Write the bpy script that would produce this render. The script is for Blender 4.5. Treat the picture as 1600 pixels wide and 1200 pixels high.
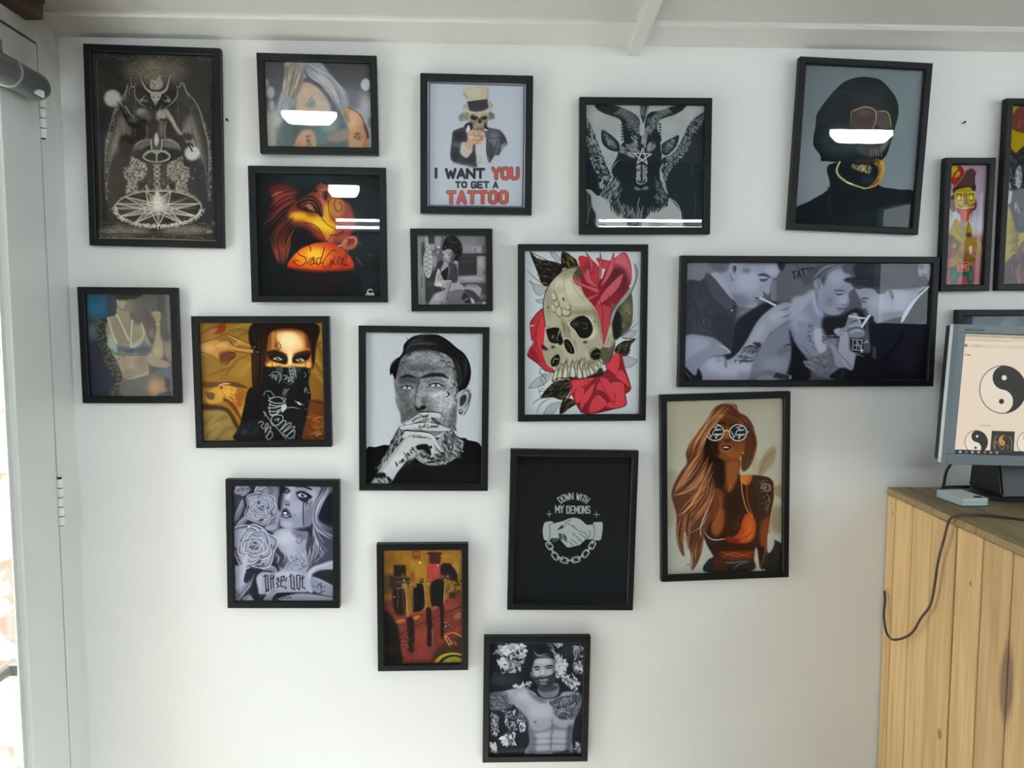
import bpy, bmesh, math, random
import numpy as np
from mathutils import Matrix, Vector

for o in list(bpy.data.objects): bpy.data.objects.remove(o)
SC = bpy.context.scene
COL = SC.collection
R = math.radians

# ---------------------------------------------------------------- camera, sky, sun, exposure (metres; picture wall is y = 0)
cam_d = bpy.data.cameras.new('camera'); cam = bpy.data.objects.new('camera', cam_d); COL.objects.link(cam)
cam_d.sensor_width = 36; cam_d.lens = 36 * 1200 / 1600; cam_d.clip_start = .02
cam.location = (0, -1.75, 1.5); cam.rotation_euler = (R(90 - 4.5), 0, R(-2.5))
SC.camera = cam
vs = SC.view_settings
vs.view_transform = 'Standard'; vs.look = 'None'; vs.gamma = 1; vs.use_curve_mapping = False; vs.exposure = -0.18
SC.cycles.use_denoising = True; SC.cycles.use_adaptive_sampling = False; SC.cycles.sample_clamp_indirect = 6
SC.cycles.max_bounces = 10; SC.cycles.transparent_max_bounces = 16

W = bpy.data.worlds.new('sky'); SC.world = W; W.use_nodes = True
bg = W.node_tree.nodes['Background']; bg.inputs[0].default_value = (.86, .95, 1, 1); bg.inputs[1].default_value = 6

sun_d = bpy.data.lights.new('sun', 'SUN'); sun = bpy.data.objects.new('sun', sun_d); COL.objects.link(sun)
sun_d.energy = 62; sun_d.angle = R(2); sun_d.color = (1, .97, .93)
sun.rotation_euler = Vector((.48, .03, -.78)).to_track_quat('-Z', 'Y').to_euler(); sun.location = (-3, -1, 4)

def portal(name, loc, ry, sx, sy):
    # marks an opening so that daylight through it is sampled well; gives no light of its own
    d = bpy.data.lights.new(name, 'AREA'); d.shape = 'RECTANGLE'; d.size = sx; d.size_y = sy; d.cycles.is_portal = True
    o = bpy.data.objects.new(name, d); COL.objects.link(o); o.location = loc; o.rotation_euler = (0, R(ry), 0)
portal('door_daylight', (-.945, -.54, 1.15), -90, 1.68, .66)
portal('window_daylight', (3.31, -2.625, 1.615), 90, 1.33, 3.75)

# ---------------------------------------------------------------- materials
def mat(name, base=(.5, .5, .5), rough=.5, spec=.5, metal=0, bump=0, bscale=200, mottled=0, mscale=3):
    m = bpy.data.materials.new(name); m.use_nodes = True; nt = m.node_tree; b = nt.nodes['Principled BSDF']
    b.inputs['Base Color'].default_value = (*base, 1); b.inputs['Roughness'].default_value = rough
    b.inputs['Specular IOR Level'].default_value = spec; b.inputs['Metallic'].default_value = metal
    tc = nt.nodes.new('ShaderNodeTexCoord')
    if mottled:
        n = nt.nodes.new('ShaderNodeTexNoise'); n.inputs['Scale'].default_value = mscale; n.inputs['Detail'].default_value = 5
        nt.links.new(tc.outputs['Object'], n.inputs['Vector'])
        mx = nt.nodes.new('ShaderNodeMix'); mx.data_type = 'RGBA'; mx.blend_type = 'MIX'
        mx.inputs[6].default_value = (*[c * (1 - mottled) for c in base], 1); mx.inputs[7].default_value = (*[min(1, c * (1 + mottled)) for c in base], 1)
        nt.links.new(n.outputs[0], mx.inputs[0]); nt.links.new(mx.outputs[2], b.inputs['Base Color'])
    if bump:
        n = nt.nodes.new('ShaderNodeTexNoise'); n.inputs['Scale'].default_value = bscale; n.inputs['Detail'].default_value = 4
        nt.links.new(tc.outputs['Object'], n.inputs['Vector'])
        bu = nt.nodes.new('ShaderNodeBump'); bu.inputs['Strength'].default_value = bump; bu.inputs['Distance'].default_value = .004
        nt.links.new(n.outputs[0], bu.inputs['Height']); nt.links.new(bu.outputs[0], b.inputs['Normal'])
    return m

def emit(name, c, s):
    m = bpy.data.materials.new(name); m.use_nodes = True; b = m.node_tree.nodes['Principled BSDF']
    b.inputs['Base Color'].default_value = (.8, .8, .8, 1); b.inputs['Emission Color'].default_value = (*c, 1); b.inputs['Emission Strength'].default_value = s
    return m

def glass(name, tint=(1, 1, 1), haze=0.0, f0=.04, hr=.3):
    """thin clear sheet: see-through plus a Fresnel mirror (with an optional soft bloom of dusty glass)"""
    m = bpy.data.materials.new(name); m.use_nodes = True; nt = m.node_tree; N = nt.nodes; L = nt.links
    for n in list(N): N.remove(n)
    out = N.new('ShaderNodeOutputMaterial'); mix = N.new('ShaderNodeMixShader'); t = N.new('ShaderNodeBsdfTransparent'); g = N.new('ShaderNodeBsdfGlossy'); lw = N.new('ShaderNodeLayerWeight'); pw = N.new('ShaderNodeMath'); fr = N.new('ShaderNodeMath')
    lw.inputs['Blend'].default_value = .5; pw.operation = 'POWER'; pw.inputs[1].default_value = 5; fr.operation = 'MULTIPLY_ADD'; fr.inputs[1].default_value = 1 - f0; fr.inputs[2].default_value = f0
    L.new(lw.outputs['Facing'], pw.inputs[0]); L.new(pw.outputs[0], fr.inputs[0])
    t.inputs['Color'].default_value = (*tint, 1); g.inputs['Roughness'].default_value = 0
    L.new(fr.outputs[0], mix.inputs[0]); L.new(t.outputs[0], mix.inputs[1])
    if haze:
        g2 = N.new('ShaderNodeBsdfGlossy'); g2.inputs['Roughness'].default_value = hr; mh = N.new('ShaderNodeMixShader'); mh.inputs[0].default_value = haze
        L.new(g.outputs[0], mh.inputs[1]); L.new(g2.outputs[0], mh.inputs[2]); L.new(mh.outputs[0], mix.inputs[2])
    else: L.new(g.outputs[0], mix.inputs[2])
    L.new(mix.outputs[0], out.inputs[0])
    return m

def vcol(name, rough=.55, spec=.3, emission=0):
    m = bpy.data.materials.new(name); m.use_nodes = True; nt = m.node_tree; b = nt.nodes['Principled BSDF']
    a = nt.nodes.new('ShaderNodeAttribute'); a.attribute_name = 'ink'
    b.inputs['Roughness'].default_value = rough; b.inputs['Specular IOR Level'].default_value = spec
    if emission:
        b.inputs['Base Color'].default_value = (.02, .02, .02, 1); nt.links.new(a.outputs[0], b.inputs['Emission Color']); b.inputs['Emission Strength'].default_value = emission
    else: nt.links.new(a.outputs[0], b.inputs['Base Color'])
    return m

def wood(name, dark, light, knots=(), scale=(9, 9, .7), tone=.25):
    """boards running along local Z; 'tone' is a per-board tint stored on the mesh; knots are (y, z, ry, rz) stains"""
    m = bpy.data.materials.new(name); m.use_nodes = True; nt = m.node_tree; N = nt.nodes; L = nt.links; b = N['Principled BSDF']
    tc = N.new('ShaderNodeTexCoord'); at = N.new('ShaderNodeAttribute'); at.attribute_name = 'tone'
    mp = N.new('ShaderNodeMapping'); mp.inputs['Scale'].default_value = scale; L.new(tc.outputs['Object'], mp.inputs['Vector'])
    off = N.new('ShaderNodeVectorMath'); off.operation = 'MULTIPLY_ADD'; off.inputs[1].default_value = (7, 13, 5); L.new(at.outputs['Vector'], off.inputs[0]); L.new(mp.outputs[0], off.inputs[2])
    n = N.new('ShaderNodeTexNoise'); n.inputs['Scale'].default_value = 6; n.inputs['Detail'].default_value = 8; n.inputs['Roughness'].default_value = .6; n.inputs['Distortion'].default_value = .4; L.new(off.outputs[0], n.inputs['Vector'])
    cr = N.new('ShaderNodeValToRGB'); cr.color_ramp.elements[0].position = .32; cr.color_ramp.elements[1].position = .68
    cr.color_ramp.elements[0].color = (*dark, 1); cr.color_ramp.elements[1].color = (*light, 1); L.new(n.outputs[0], cr.inputs[0])
    mu = N.new('ShaderNodeMix'); mu.data_type = 'RGBA'; mu.blend_type = 'MULTIPLY'; mu.inputs[0].default_value = 1
    mr = N.new('ShaderNodeMapRange'); mr.inputs[3].default_value = 1 - tone; mr.inputs[4].default_value = 1 + tone * .5; L.new(at.outputs['Fac'], mr.inputs[0])
    L.new(cr.outputs[0], mu.inputs[6]); L.new(mr.outputs[0], mu.inputs[7]); last = mu.outputs[2]
    for (ky, kz, ry, rz, kc) in knots:
        s = N.new('ShaderNodeVectorMath'); s.operation = 'SUBTRACT'; s.inputs[1].default_value = (0, ky, kz); L.new(tc.outputs['Object'], s.inputs[0])
        q = N.new('ShaderNodeVectorMath'); q.operation = 'MULTIPLY'; q.inputs[1].default_value = (0, 1 / ry, 1 / rz); L.new(s.outputs[0], q.inputs[0])
        ln = N.new('ShaderNodeVectorMath'); ln.operation = 'LENGTH'; L.new(q.outputs[0], ln.inputs[0])
        nn = N.new('ShaderNodeMath'); nn.operation = 'MULTIPLY_ADD'; nn.inputs[1].default_value = 1.1; L.new(n.outputs[0], nn.inputs[0]); L.new(ln.outputs['Value'], nn.inputs[2])
        r = N.new('ShaderNodeMapRange'); r.inputs[1].default_value = 1.25; r.inputs[2].default_value = 1.7; r.inputs[3].default_value = .85; r.inputs[4].default_value = 0; L.new(nn.outputs[0], r.inputs[0])
        mk = N.new('ShaderNodeMix'); mk.data_type = 'RGBA'; L.new(r.outputs[0], mk.inputs[0]); L.new(last, mk.inputs[6]); mk.inputs[7].default_value = (*kc, 1); last = mk.outputs[2]
    L.new(last, b.inputs['Base Color']); b.inputs['Roughness'].default_value = .55; b.inputs['Specular IOR Level'].default_value = .3
    bu = N.new('ShaderNodeBump'); bu.inputs['Strength'].default_value = .15; bu.inputs['Distance'].default_value = .002; L.new(n.outputs[0], bu.inputs['Height']); L.new(bu.outputs[0], b.inputs['Normal'])
    return m

def grime_and_shade(m, c, r, amt=.75, tint=(.13, .10, .06)):
    """brown dirt together with painted-in corner shading around a world point"""
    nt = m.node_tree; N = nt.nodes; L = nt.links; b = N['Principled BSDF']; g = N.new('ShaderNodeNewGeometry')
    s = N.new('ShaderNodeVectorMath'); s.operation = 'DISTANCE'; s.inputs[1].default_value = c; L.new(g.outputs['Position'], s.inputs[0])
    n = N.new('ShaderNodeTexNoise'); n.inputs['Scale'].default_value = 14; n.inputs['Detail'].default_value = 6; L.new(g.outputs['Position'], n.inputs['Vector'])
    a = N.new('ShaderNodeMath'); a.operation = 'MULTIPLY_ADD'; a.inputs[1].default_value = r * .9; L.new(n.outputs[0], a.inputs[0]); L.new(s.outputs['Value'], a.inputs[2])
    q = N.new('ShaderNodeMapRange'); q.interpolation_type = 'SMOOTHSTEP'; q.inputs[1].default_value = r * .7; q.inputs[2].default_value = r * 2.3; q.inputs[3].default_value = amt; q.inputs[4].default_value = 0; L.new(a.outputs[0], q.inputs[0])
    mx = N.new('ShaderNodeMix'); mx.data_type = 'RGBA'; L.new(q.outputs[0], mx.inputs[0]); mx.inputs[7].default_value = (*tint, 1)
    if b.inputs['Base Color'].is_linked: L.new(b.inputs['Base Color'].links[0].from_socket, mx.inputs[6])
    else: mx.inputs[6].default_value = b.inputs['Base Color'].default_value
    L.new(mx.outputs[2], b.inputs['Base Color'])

XC = -.9
M = {}
M['wall'] = mat('white_wall_paint', (.80, .805, .785), .6, .25, bump=.12, bscale=35, mottled=.025, mscale=2.5)
M['door'] = mat('grey_white_gloss_paint', (.62, .65, .63), .35, .4, bump=.1, bscale=25, mottled=.05, mscale=6)
M['ceil'] = mat('ceiling_board_paint', (.56, .55, .52), .5, .3, bump=.05, bscale=20, mottled=.04, mscale=3)
M['trim'] = mat('white_batten_paint', (.66, .655, .62), .4, .4)
M['floor'] = mat('pale_floor_tile', (.40, .40, .39), .35, .3, mottled=.06, mscale=5)
M['rear'] = mat('rear_wall_paint', (.16, .17, .17), .8, .1)
M['frame'] = mat('black_satin_moulding', (.005, .0055, .0065), .45, .2)
M['back'] = mat('brown_hardboard', (.18, .11, .06), .8, .2)
M['pane'] = glass('picture_glass', f0=.016)
M['print'] = vcol('printed_paper', .8, .03)
M['steel'] = mat('grey_painted_metal', (.16, .17, .175), .3, .5, metal=.6)
M['hinge'] = mat('painted_hinge', (.72, .74, .71), .4, .4)
M['dark'] = mat('dark_gap', (.03, .03, .03), .8, .1)
M['bar'] = mat('weathered_bar', (.035, .032, .028), .6, .2)
M['chrome'] = mat('worn_aluminium', (.55, .53, .48), .35, .5, metal=.8)
M['doorglass'] = glass('door_glass', tint=(.97, .985, .98), f0=.03)
M['black'] = mat('black_plastic', (.012, .012, .013), .38, .4)
M['silver'] = mat('silver_plastic', (.15, .18, .205), .4, .4)
M['white'] = mat('pale_plastic', (.66, .68, .68), .4, .4)
M['card'] = mat('white_card', (.8, .82, .82), .6, .2)
M['acrylic'] = glass('clear_acrylic', tint=(.95, .98, .98), f0=.04)
M['cable'] = mat('brown_cable_sheath', (.055, .026, .018), .4, .4)
M['ink'] = mat('grey_lettering', (.12, .14, .16), .5, .3)
M['rust'] = mat('rusty_steel', (.055, .036, .022), .75, .2, mottled=.6, mscale=18, bump=.4, bscale=60)
M['lamp'] = emit('lamp_diffuser', (.93, .97, 1), 90)
M['tube'] = emit('fluorescent_tube', (.92, .97, 1), 60)
M['lampbody'] = mat('white_enamel', (.8, .8, .8), .4, .4)
M['ground'] = mat('concrete_yard', (.5, .48, .45), .8, .2, mottled=.1)

def brick():
    m = bpy.data.materials.new('whitewashed_brick'); m.use_nodes = True; nt = m.node_tree; N = nt.nodes; L = nt.links; b = N['Principled BSDF']
    tc = N.new('ShaderNodeTexCoord'); mp = N.new('ShaderNodeMapping'); mp.inputs['Rotation'].default_value = (R(90), 0, 0); L.new(tc.outputs['Object'], mp.inputs['Vector'])
    bt = N.new('ShaderNodeTexBrick'); bt.inputs['Scale'].default_value = 4.5; bt.inputs['Color1'].default_value = (.22, .12, .085, 1); bt.inputs['Color2'].default_value = (.17, .10, .08, 1); bt.inputs['Mortar'].default_value = (.15, .14, .125, 1); bt.inputs['Mortar Size'].default_value = .03; L.new(mp.outputs[0], bt.inputs['Vector'])
    n = N.new('ShaderNodeTexNoise'); n.inputs['Scale'].default_value = 9; n.inputs['Detail'].default_value = 8; L.new(tc.outputs['Object'], n.inputs['Vector'])
    r = N.new('ShaderNodeMapRange'); r.inputs[1].default_value = .47; r.inputs[2].default_value = .5; L.new(n.outputs[0], r.inputs[0])
    mx = N.new('ShaderNodeMix'); mx.data_type = 'RGBA'; L.new(r.outputs[0], mx.inputs[0]); L.new(bt.outputs[0], mx.inputs[6]); mx.inputs[7].default_value = (.42, .395, .36, 1)
    L.new(mx.outputs[2], b.inputs['Base Color']); b.inputs['Roughness'].default_value = .9
    bu = N.new('ShaderNodeBump'); bu.inputs['Strength'].default_value = .6; L.new(n.outputs[0], bu.inputs['Height']); L.new(bu.outputs[0], b.inputs['Normal'])
    return m
M['brick'] = brick()
for k in ('door', 'ceil', 'trim', 'wall'): grime_and_shade(M[k], (XC, -.10, 2.14), .16 if k != 'wall' else .12)  # dirt plus the shade of the top-left corner, mixed into the paint colours

# ---------------------------------------------------------------- mesh helpers
def obj(name, bm, m, parent=None, smooth=False):
    me = bpy.data.meshes.new(name); bmesh.ops.recalc_face_normals(bm, faces=bm.faces); bm.to_mesh(me); bm.free()
    o = bpy.data.objects.new(name, me); COL.objects.link(o)
    if m: me.materials.append(m)
    if smooth:
        for p in me.polygons: p.use_smooth = True
    if parent: o.parent = parent
    return o

def box(bm, x0, x1, y0, y1, z0, z1, bevel=0):
    r = bmesh.ops.create_cube(bm, size=1, matrix=Matrix.Translation(((x0 + x1) / 2, (y0 + y1) / 2, (z0 + z1) / 2)) @ Matrix.Diagonal((x1 - x0, y1 - y0, z1 - z0, 1)))
    if bevel:
        es = list({e for v in r['verts'] for e in v.link_edges}); bmesh.ops.bevel(bm, geom=es, offset=bevel, segments=2, affect='EDGES', profile=.5)
    return r['verts']

def bx(*a, **k):
    bm = bmesh.new(); box(bm, *a, **k); return bm

def tube(bm, path, r, n=10, cap=True, res=1):
    P = [Vector(p) for p in path]
    if res > 1:
        Q = np.array([tuple(p) for p in P]); out = []
        for i in range(len(Q) - 1):
            a, b, c, d = Q[max(i - 1, 0)], Q[i], Q[i + 1], Q[min(i + 2, len(Q) - 1)]
            for t in np.linspace(0, 1, res, endpoint=False): out.append(.5 * (2 * b + (c - a) * t + (2 * a - 5 * b + 4 * c - d) * t * t + (3 * b - a - 3 * c + d) * t ** 3))
        out.append(Q[-1]); P = [Vector(p) for p in out]
    rings = []; up = Vector((0, 0, 1)); rr = r if hasattr(r, '__len__') else [r] * len(P); nrm = None
    for i, p in enumerate(P):
        d = (P[min(i + 1, len(P) - 1)] - P[max(i - 1, 0)]).normalized()
        if nrm is None: nrm = d.orthogonal().normalized()
        nrm = (nrm - d * nrm.dot(d)).normalized(); bn = d.cross(nrm)
        rings.append([bm.verts.new(p + (nrm * math.cos(2 * math.pi * k / n) + bn * math.sin(2 * math.pi * k / n)) * rr[i]) for k in range(n)])
    for A, B in zip(rings, rings[1:]):
        for k in range(n): bm.faces.new((A[k], A[(k + 1) % n], B[(k + 1) % n], B[k]))
    if cap: bm.faces.new(rings[0]); bm.faces.new(rings[-1][::-1])

def prism(bm, poly, axis, a, b):
    """extrude a 2-D outline along x, y or z from a to b"""
    def v(p, t): return {'x': (t, p[0], p[1]), 'y': (p[0], t, p[1]), 'z': (p[0], p[1], t)}[axis]
    A = [bm.verts.new(v(p, a)) for p in poly]; B = [bm.verts.new(v(p, b)) for p in poly]; n = len(poly)
    bm.faces.new(A[::-1]); bm.faces.new(B)
    for i in range(n): bm.faces.new((A[i], A[(i + 1) % n], B[(i + 1) % n], B[i]))

def thing(name, label, cat, loc=(0, 0, 0), group=None):
    o = bpy.data.objects.new(name, None); COL.objects.link(o); o.location = loc; o.empty_display_size = .05
    return tag(o, label, cat, group)

def tag(o, label, cat, group=None):
    o['label'] = label; o['category'] = cat
    if group: o['group'] = group
    return o

def struct(name, bm, m, parent=None):
    o = obj(name, bm, m, parent)
    if not parent: o['kind'] = 'structure'
    return o

# ---------------------------------------------------------------- the room
SL = .15                                        # the ceiling rises towards the back of the room
cz = lambda y, dz=0: 2.125 - SL * y + dz
XL, XR, YB = -.903, 3.2, -5.6
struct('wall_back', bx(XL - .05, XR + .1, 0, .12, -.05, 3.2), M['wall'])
struct('floor', bx(XL - .05, XR + .1, YB - .1, .12, -.1, 0), M['floor'])
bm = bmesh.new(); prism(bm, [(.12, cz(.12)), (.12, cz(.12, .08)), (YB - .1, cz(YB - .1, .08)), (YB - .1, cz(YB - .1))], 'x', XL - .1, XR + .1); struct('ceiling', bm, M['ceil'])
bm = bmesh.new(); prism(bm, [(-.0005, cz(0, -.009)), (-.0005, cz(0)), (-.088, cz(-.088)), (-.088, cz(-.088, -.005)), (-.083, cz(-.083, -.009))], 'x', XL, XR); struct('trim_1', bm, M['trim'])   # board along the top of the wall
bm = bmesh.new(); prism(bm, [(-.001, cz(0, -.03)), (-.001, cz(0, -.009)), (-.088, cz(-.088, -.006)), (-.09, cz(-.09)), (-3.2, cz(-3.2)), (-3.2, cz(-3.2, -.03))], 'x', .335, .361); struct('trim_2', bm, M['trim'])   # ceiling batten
bm = bmesh.new()
for (a, b, c, d) in ((YB, -4.5, 0, 3.2), (-.75, 0, 0, 3.2), (-4.5, -.75, 0, .95), (-4.5, -.75, 2.28, 3.2)): box(bm, XR, XR + .1, a, b, c, d)
struct('wall_right', bm, M['rear'])                  # shop front: three tall panes
win = bpy.data.objects.new('window_1', None); COL.objects.link(win); win.location = (XR, -4.5, .95); win['kind'] = 'structure'
bm = bmesh.new()
for k in range(4): box(bm, .02, .07, k * 1.2333 + (0 if k == 0 else -.05 if k == 3 else -.025), k * 1.2333 + (.05 if k == 0 else 0 if k == 3 else .025), 0, 1.33)
for k in range(3):
    for z in (0, 1.28): box(bm, .02, .07, k * 1.2333 + .0501, (k + 1) * 1.2333 - .0501, z, z + .05)
obj('window_frame', bm, M['steel'], win)
for k in range(3): obj('window_pane', bx(.04, .046, k * 1.2333 + .02, (k + 1) * 1.2333 - .02, .04, 1.29), M['doorglass'], win)
struct('wall_front', bx(XL - .05, XR, YB - .1, YB, 0, 3.2), M['rear'])
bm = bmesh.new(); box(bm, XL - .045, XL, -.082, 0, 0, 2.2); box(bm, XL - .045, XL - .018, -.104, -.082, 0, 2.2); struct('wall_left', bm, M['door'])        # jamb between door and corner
struct('wall_side', bx(XL - .05, XL, YB, -1.0, 0, 3.2), M['rear'])
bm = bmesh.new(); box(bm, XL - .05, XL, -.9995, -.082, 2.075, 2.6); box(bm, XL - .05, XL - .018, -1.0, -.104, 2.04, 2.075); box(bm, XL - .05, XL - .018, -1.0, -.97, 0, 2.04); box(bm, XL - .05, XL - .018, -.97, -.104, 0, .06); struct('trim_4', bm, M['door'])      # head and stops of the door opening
bm = bmesh.new(); box(bm, XL - .02, XL + .035, -.62, -.115, 2.105, 2.17, .006); box(bm, XL - .02, XL + .05, -.5, -.14, 2.128, 2.16); struct('trim_3', bm, M['rust'])

# the glazed door in the left wall
door = bpy.data.objects.new('door_1', None); COL.objects.link(door); door.location = (XL, -.085, 0); door['kind'] = 'structure'
def dpart(name, bm, m, par=None):
    o = obj(name, bm, m, par or door); return o
bm = bmesh.new()
for (a, b, c, d) in ((-.132, 0, .02, 2.07), (-.91, -.782, .02, 2.07), (-.782, -.132, .02, .32), (-.782, -.132, 1.98, 2.07)): box(bm, -.016, 0, a, b, c, d, .002)
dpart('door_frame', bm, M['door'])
dpart('pane', bx(-.0125, -.0095, -.785, -.13, .315, 1.985), M['doorglass'])
bm = bmesh.new()
for (a, b, c, d) in ((-.145, -.131, .32, 1.98), (-.783, -.769, .32, 1.98), (-.769, -.145, .32, .334), (-.769, -.145, 1.966, 1.98)): box(bm, -.0155, -.013, a, b, c, d, .0008)
dpart('glazing_bead', bm, M['trim'])
bm = bmesh.new(); tube(bm, [(-.055, -.09, .80), (-.055, -.82, .80)], .013, 12); box(bm, -.06, -.0165, -.12, -.085, .788, .812, .003); box(bm, -.06, -.0165, -.825, -.79, .788, .812, .003); dpart('push_bar', bm, M['bar'])
for z in (1.933, 1.117):
    bm = bmesh.new()
    for k in range(5): tube(bm, [(.004, .003, z - .05 + k * .0205), (.004, .003, z - .05 + k * .0205 + .0185)], .0065, 12)
    h = dpart('hinge', bm, M['hinge']); h2 = obj('hinge_pin', (lambda b: (tube(b, [(.004, .003, z - .052), (.004, .003, z + .054)], .0042, 10), b)[1])(bmesh.new()), M['dark'], h)
# door closer along the top of the door
bm = bmesh.new(); tube(bm, [(.028, -.36, 1.968), (.028, -.062, 1.968), (.028, -.05, 1.968), (.028, -.044, 1.968)], [.027, .027, .024, .014], 20); box(bm, .0005, .02, -.34, -.08, 1.95, 1.987, .004)
cl = dpart('door_closer', bm, M['steel'])
bm = bmesh.new(); tube(bm, [(.028, -.155, 1.968), (.028, -.150, 1.968)], .0285, 20); obj('closer_ring', bm, M['chrome'], cl)
bm = bmesh.new(); prism(bm, [(-.105, 1.943), (-.075, 1.943), (-.075, 1.957), (-.098, 1.952)], 'x', .047, .0515); obj('adjuster_cover', bm, M['white'], cl)
bm = bmesh.new(); tube(bm, [(.035, -.2, 1.99), (.035, -.2, 2.01)], .012, 12); tube(bm, [(.035, -.2, 2.008), (.06, -.34, 2.02), (.045, -.5, 2.05)], .006, 8); obj('closer_arm', bm, M['steel'], cl)

# outside: yard and the end of a brick wall seen through the door
struct('ground', bx(-9, XL - .06, -7, 1.2, -.25, -.1), M['ground']); struct('pavement', bx(XR + .1, 9, -8, 1.2, -.25, -.1), M['ground'])
struct('wall_outside', bx(-2.5, XL - .06, .16, .4, -.1, 3.4), M['brick'])
struct('wall_light_block', bx(-1.62, XL - .06, -1.25, -1.06, -.1, 3.4), mat('rendered_light_block', (.42, .40, .37), .85, .1, mottled=.1))  # unseen wall added to keep steep daylight off the picture wall's left part

# ---------------------------------------------------------------- lamps (behind and above the camera; mirrored in the picture glass)
def bulkhead(x, y, z, w, label):
    t = thing('ceiling_lamp', label, 'lamp', (x, y, z), 'oval ceiling lamps')
    def oval(bm, sx, sy, z0, z1, inset=.012, n=40):
        A = []
        for (k, zz) in ((1, z1), (1, (z0 + z1) / 2), (1 - inset / sy, z0)):
            A.append([bm.verts.new((sx * k * math.copysign(abs(math.cos(q)) ** .55, math.cos(q)), sy * k * math.copysign(abs(math.sin(q)) ** .75, math.sin(q)), zz)) for q in [2 * math.pi * i / n for i in range(n)]])
        for P, Q in zip(A, A[1:]):
            for i in range(n): bm.faces.new((P[i], P[(i + 1) % n], Q[(i + 1) % n], Q[i]))
        bm.faces.new(A[0]); bm.faces.new(A[-1][::-1])
    bm = bmesh.new(); oval(bm, w / 2, .05, -.045, .045); obj('diffuser', bm, M['lamp'], t)
    bm = bmesh.new(); oval(bm, w / 2 + .012, .06, .046, .075); obj('lamp_base', bm, M['lampbody'], t)
    top = cz(y) - z
    bm = bmesh.new(); tube(bm, [(0, 0, .07), (0, 0, top)], .006); obj('hanger', bm, M['lampbody'], t)
bulkhead(-.724, -3.4, 2.604, .34, 'white oval ceiling lamp near the left wall')
bulkhead(2.536, -3.4, 2.600, .42, 'white oval ceiling lamp on the right side of the room')
bulkhead(-.735, -5.0, 2.58, .26, 'small white oval lamp hanging near the front wall')
def tubes(x, label):
    t = thing('tube_light', label, 'lamp', (x, -5.5, 2.37), 'twin tube lights')
    obj('fixture', bx(-.62, .62, -.1, -.03, -.06, .06, bevel=.005), M['lampbody'], t)
    for z in (-.032, .032):
        bm = bmesh.new(); tube(bm, [(-.585, 0, z), (.585, 0, z)], .013, 14); obj('tube', bm, M['tube'], t, True)
        for s in (-1, 1): obj('lamp_holder', bx(s * .6 - .015, s * .6 + .015, -.03, .015, z - .018, z + .018), M['lampbody'], t)
tubes(-.27, 'twin fluorescent tube light on the front wall, left one')
tubes(1.71, 'twin fluorescent tube light on the front wall, right one')

# ---------------------------------------------------------------- print painter: draws a flat picture as per-vertex colours

def lin(c):
    c = np.clip(np.asarray(c, float), 0, 1)
    return np.where(c <= .04045, c / 12.92, ((c + .055) / 1.055) ** 2.4)

def col(c):
    if isinstance(c, (int, float)): return np.array([c, c, c], float) / 255
    if isinstance(c, str):
        if len(c) == 3: c = c[0] * 2 + c[1] * 2 + c[2] * 2
        return np.array([int(c[i:i + 2], 16) for i in (0, 2, 4)], float) / 255
    return np.array(c, float) / 255

def pts(p):
    if isinstance(p, str):
        a = np.array([float(v) for v in p.replace(',', ' ').split()])
        return a.reshape(-1, 2)
    return np.array(p, float)

def spline(p, closed=False, k=6):
    n = len(p)
    if n < 3: return p
    out = []
    m = n if closed else n - 1
    t = np.linspace(0, 1, k, endpoint=False)[:, None]
    for i in range(m):
        if closed: a, b, c, d = p[(i - 1) % n], p[i], p[(i + 1) % n], p[(i + 2) % n]
        else: a, b, c, d = p[max(i - 1, 0)], p[i], p[i + 1], p[min(i + 2, n - 1)]
        out.append(.5 * (2 * b + (c - a) * t + (2 * a - 5 * b + 4 * c - d) * t * t + (3 * b - a - 3 * c + d) * t ** 3))
    if not closed: out.append(p[-1:])
    return np.concatenate(out)

def homography(src, dst):
    M = []
    for (x, y), (u, v) in zip(src, dst):
        M.append([x, y, 1, 0, 0, 0, -u * x, -u * y]); M.append([0, 0, 0, x, y, 1, -v * x, -v * y])
    h = np.linalg.solve(np.array(M, float), np.array(dst, float).reshape(-1))
    return np.append(h, 1).reshape(3, 3)

def blur2(m, r):
    r = int(round(r))
    if r < 1: return m
    for ax in (0, 1):
        for _ in range(2):
            q = np.pad(m, [(r + 1, r) if i == ax else (0, 0) for i in range(m.ndim)], mode='edge')
            c = np.cumsum(q, axis=ax)
            n = m.shape[ax]
            hi = np.take(c, range(2 * r + 1, 2 * r + 1 + n), axis=ax); lo = np.take(c, range(0, n), axis=ax)
            m = (hi - lo) / (2 * r + 1)
    return m

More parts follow.
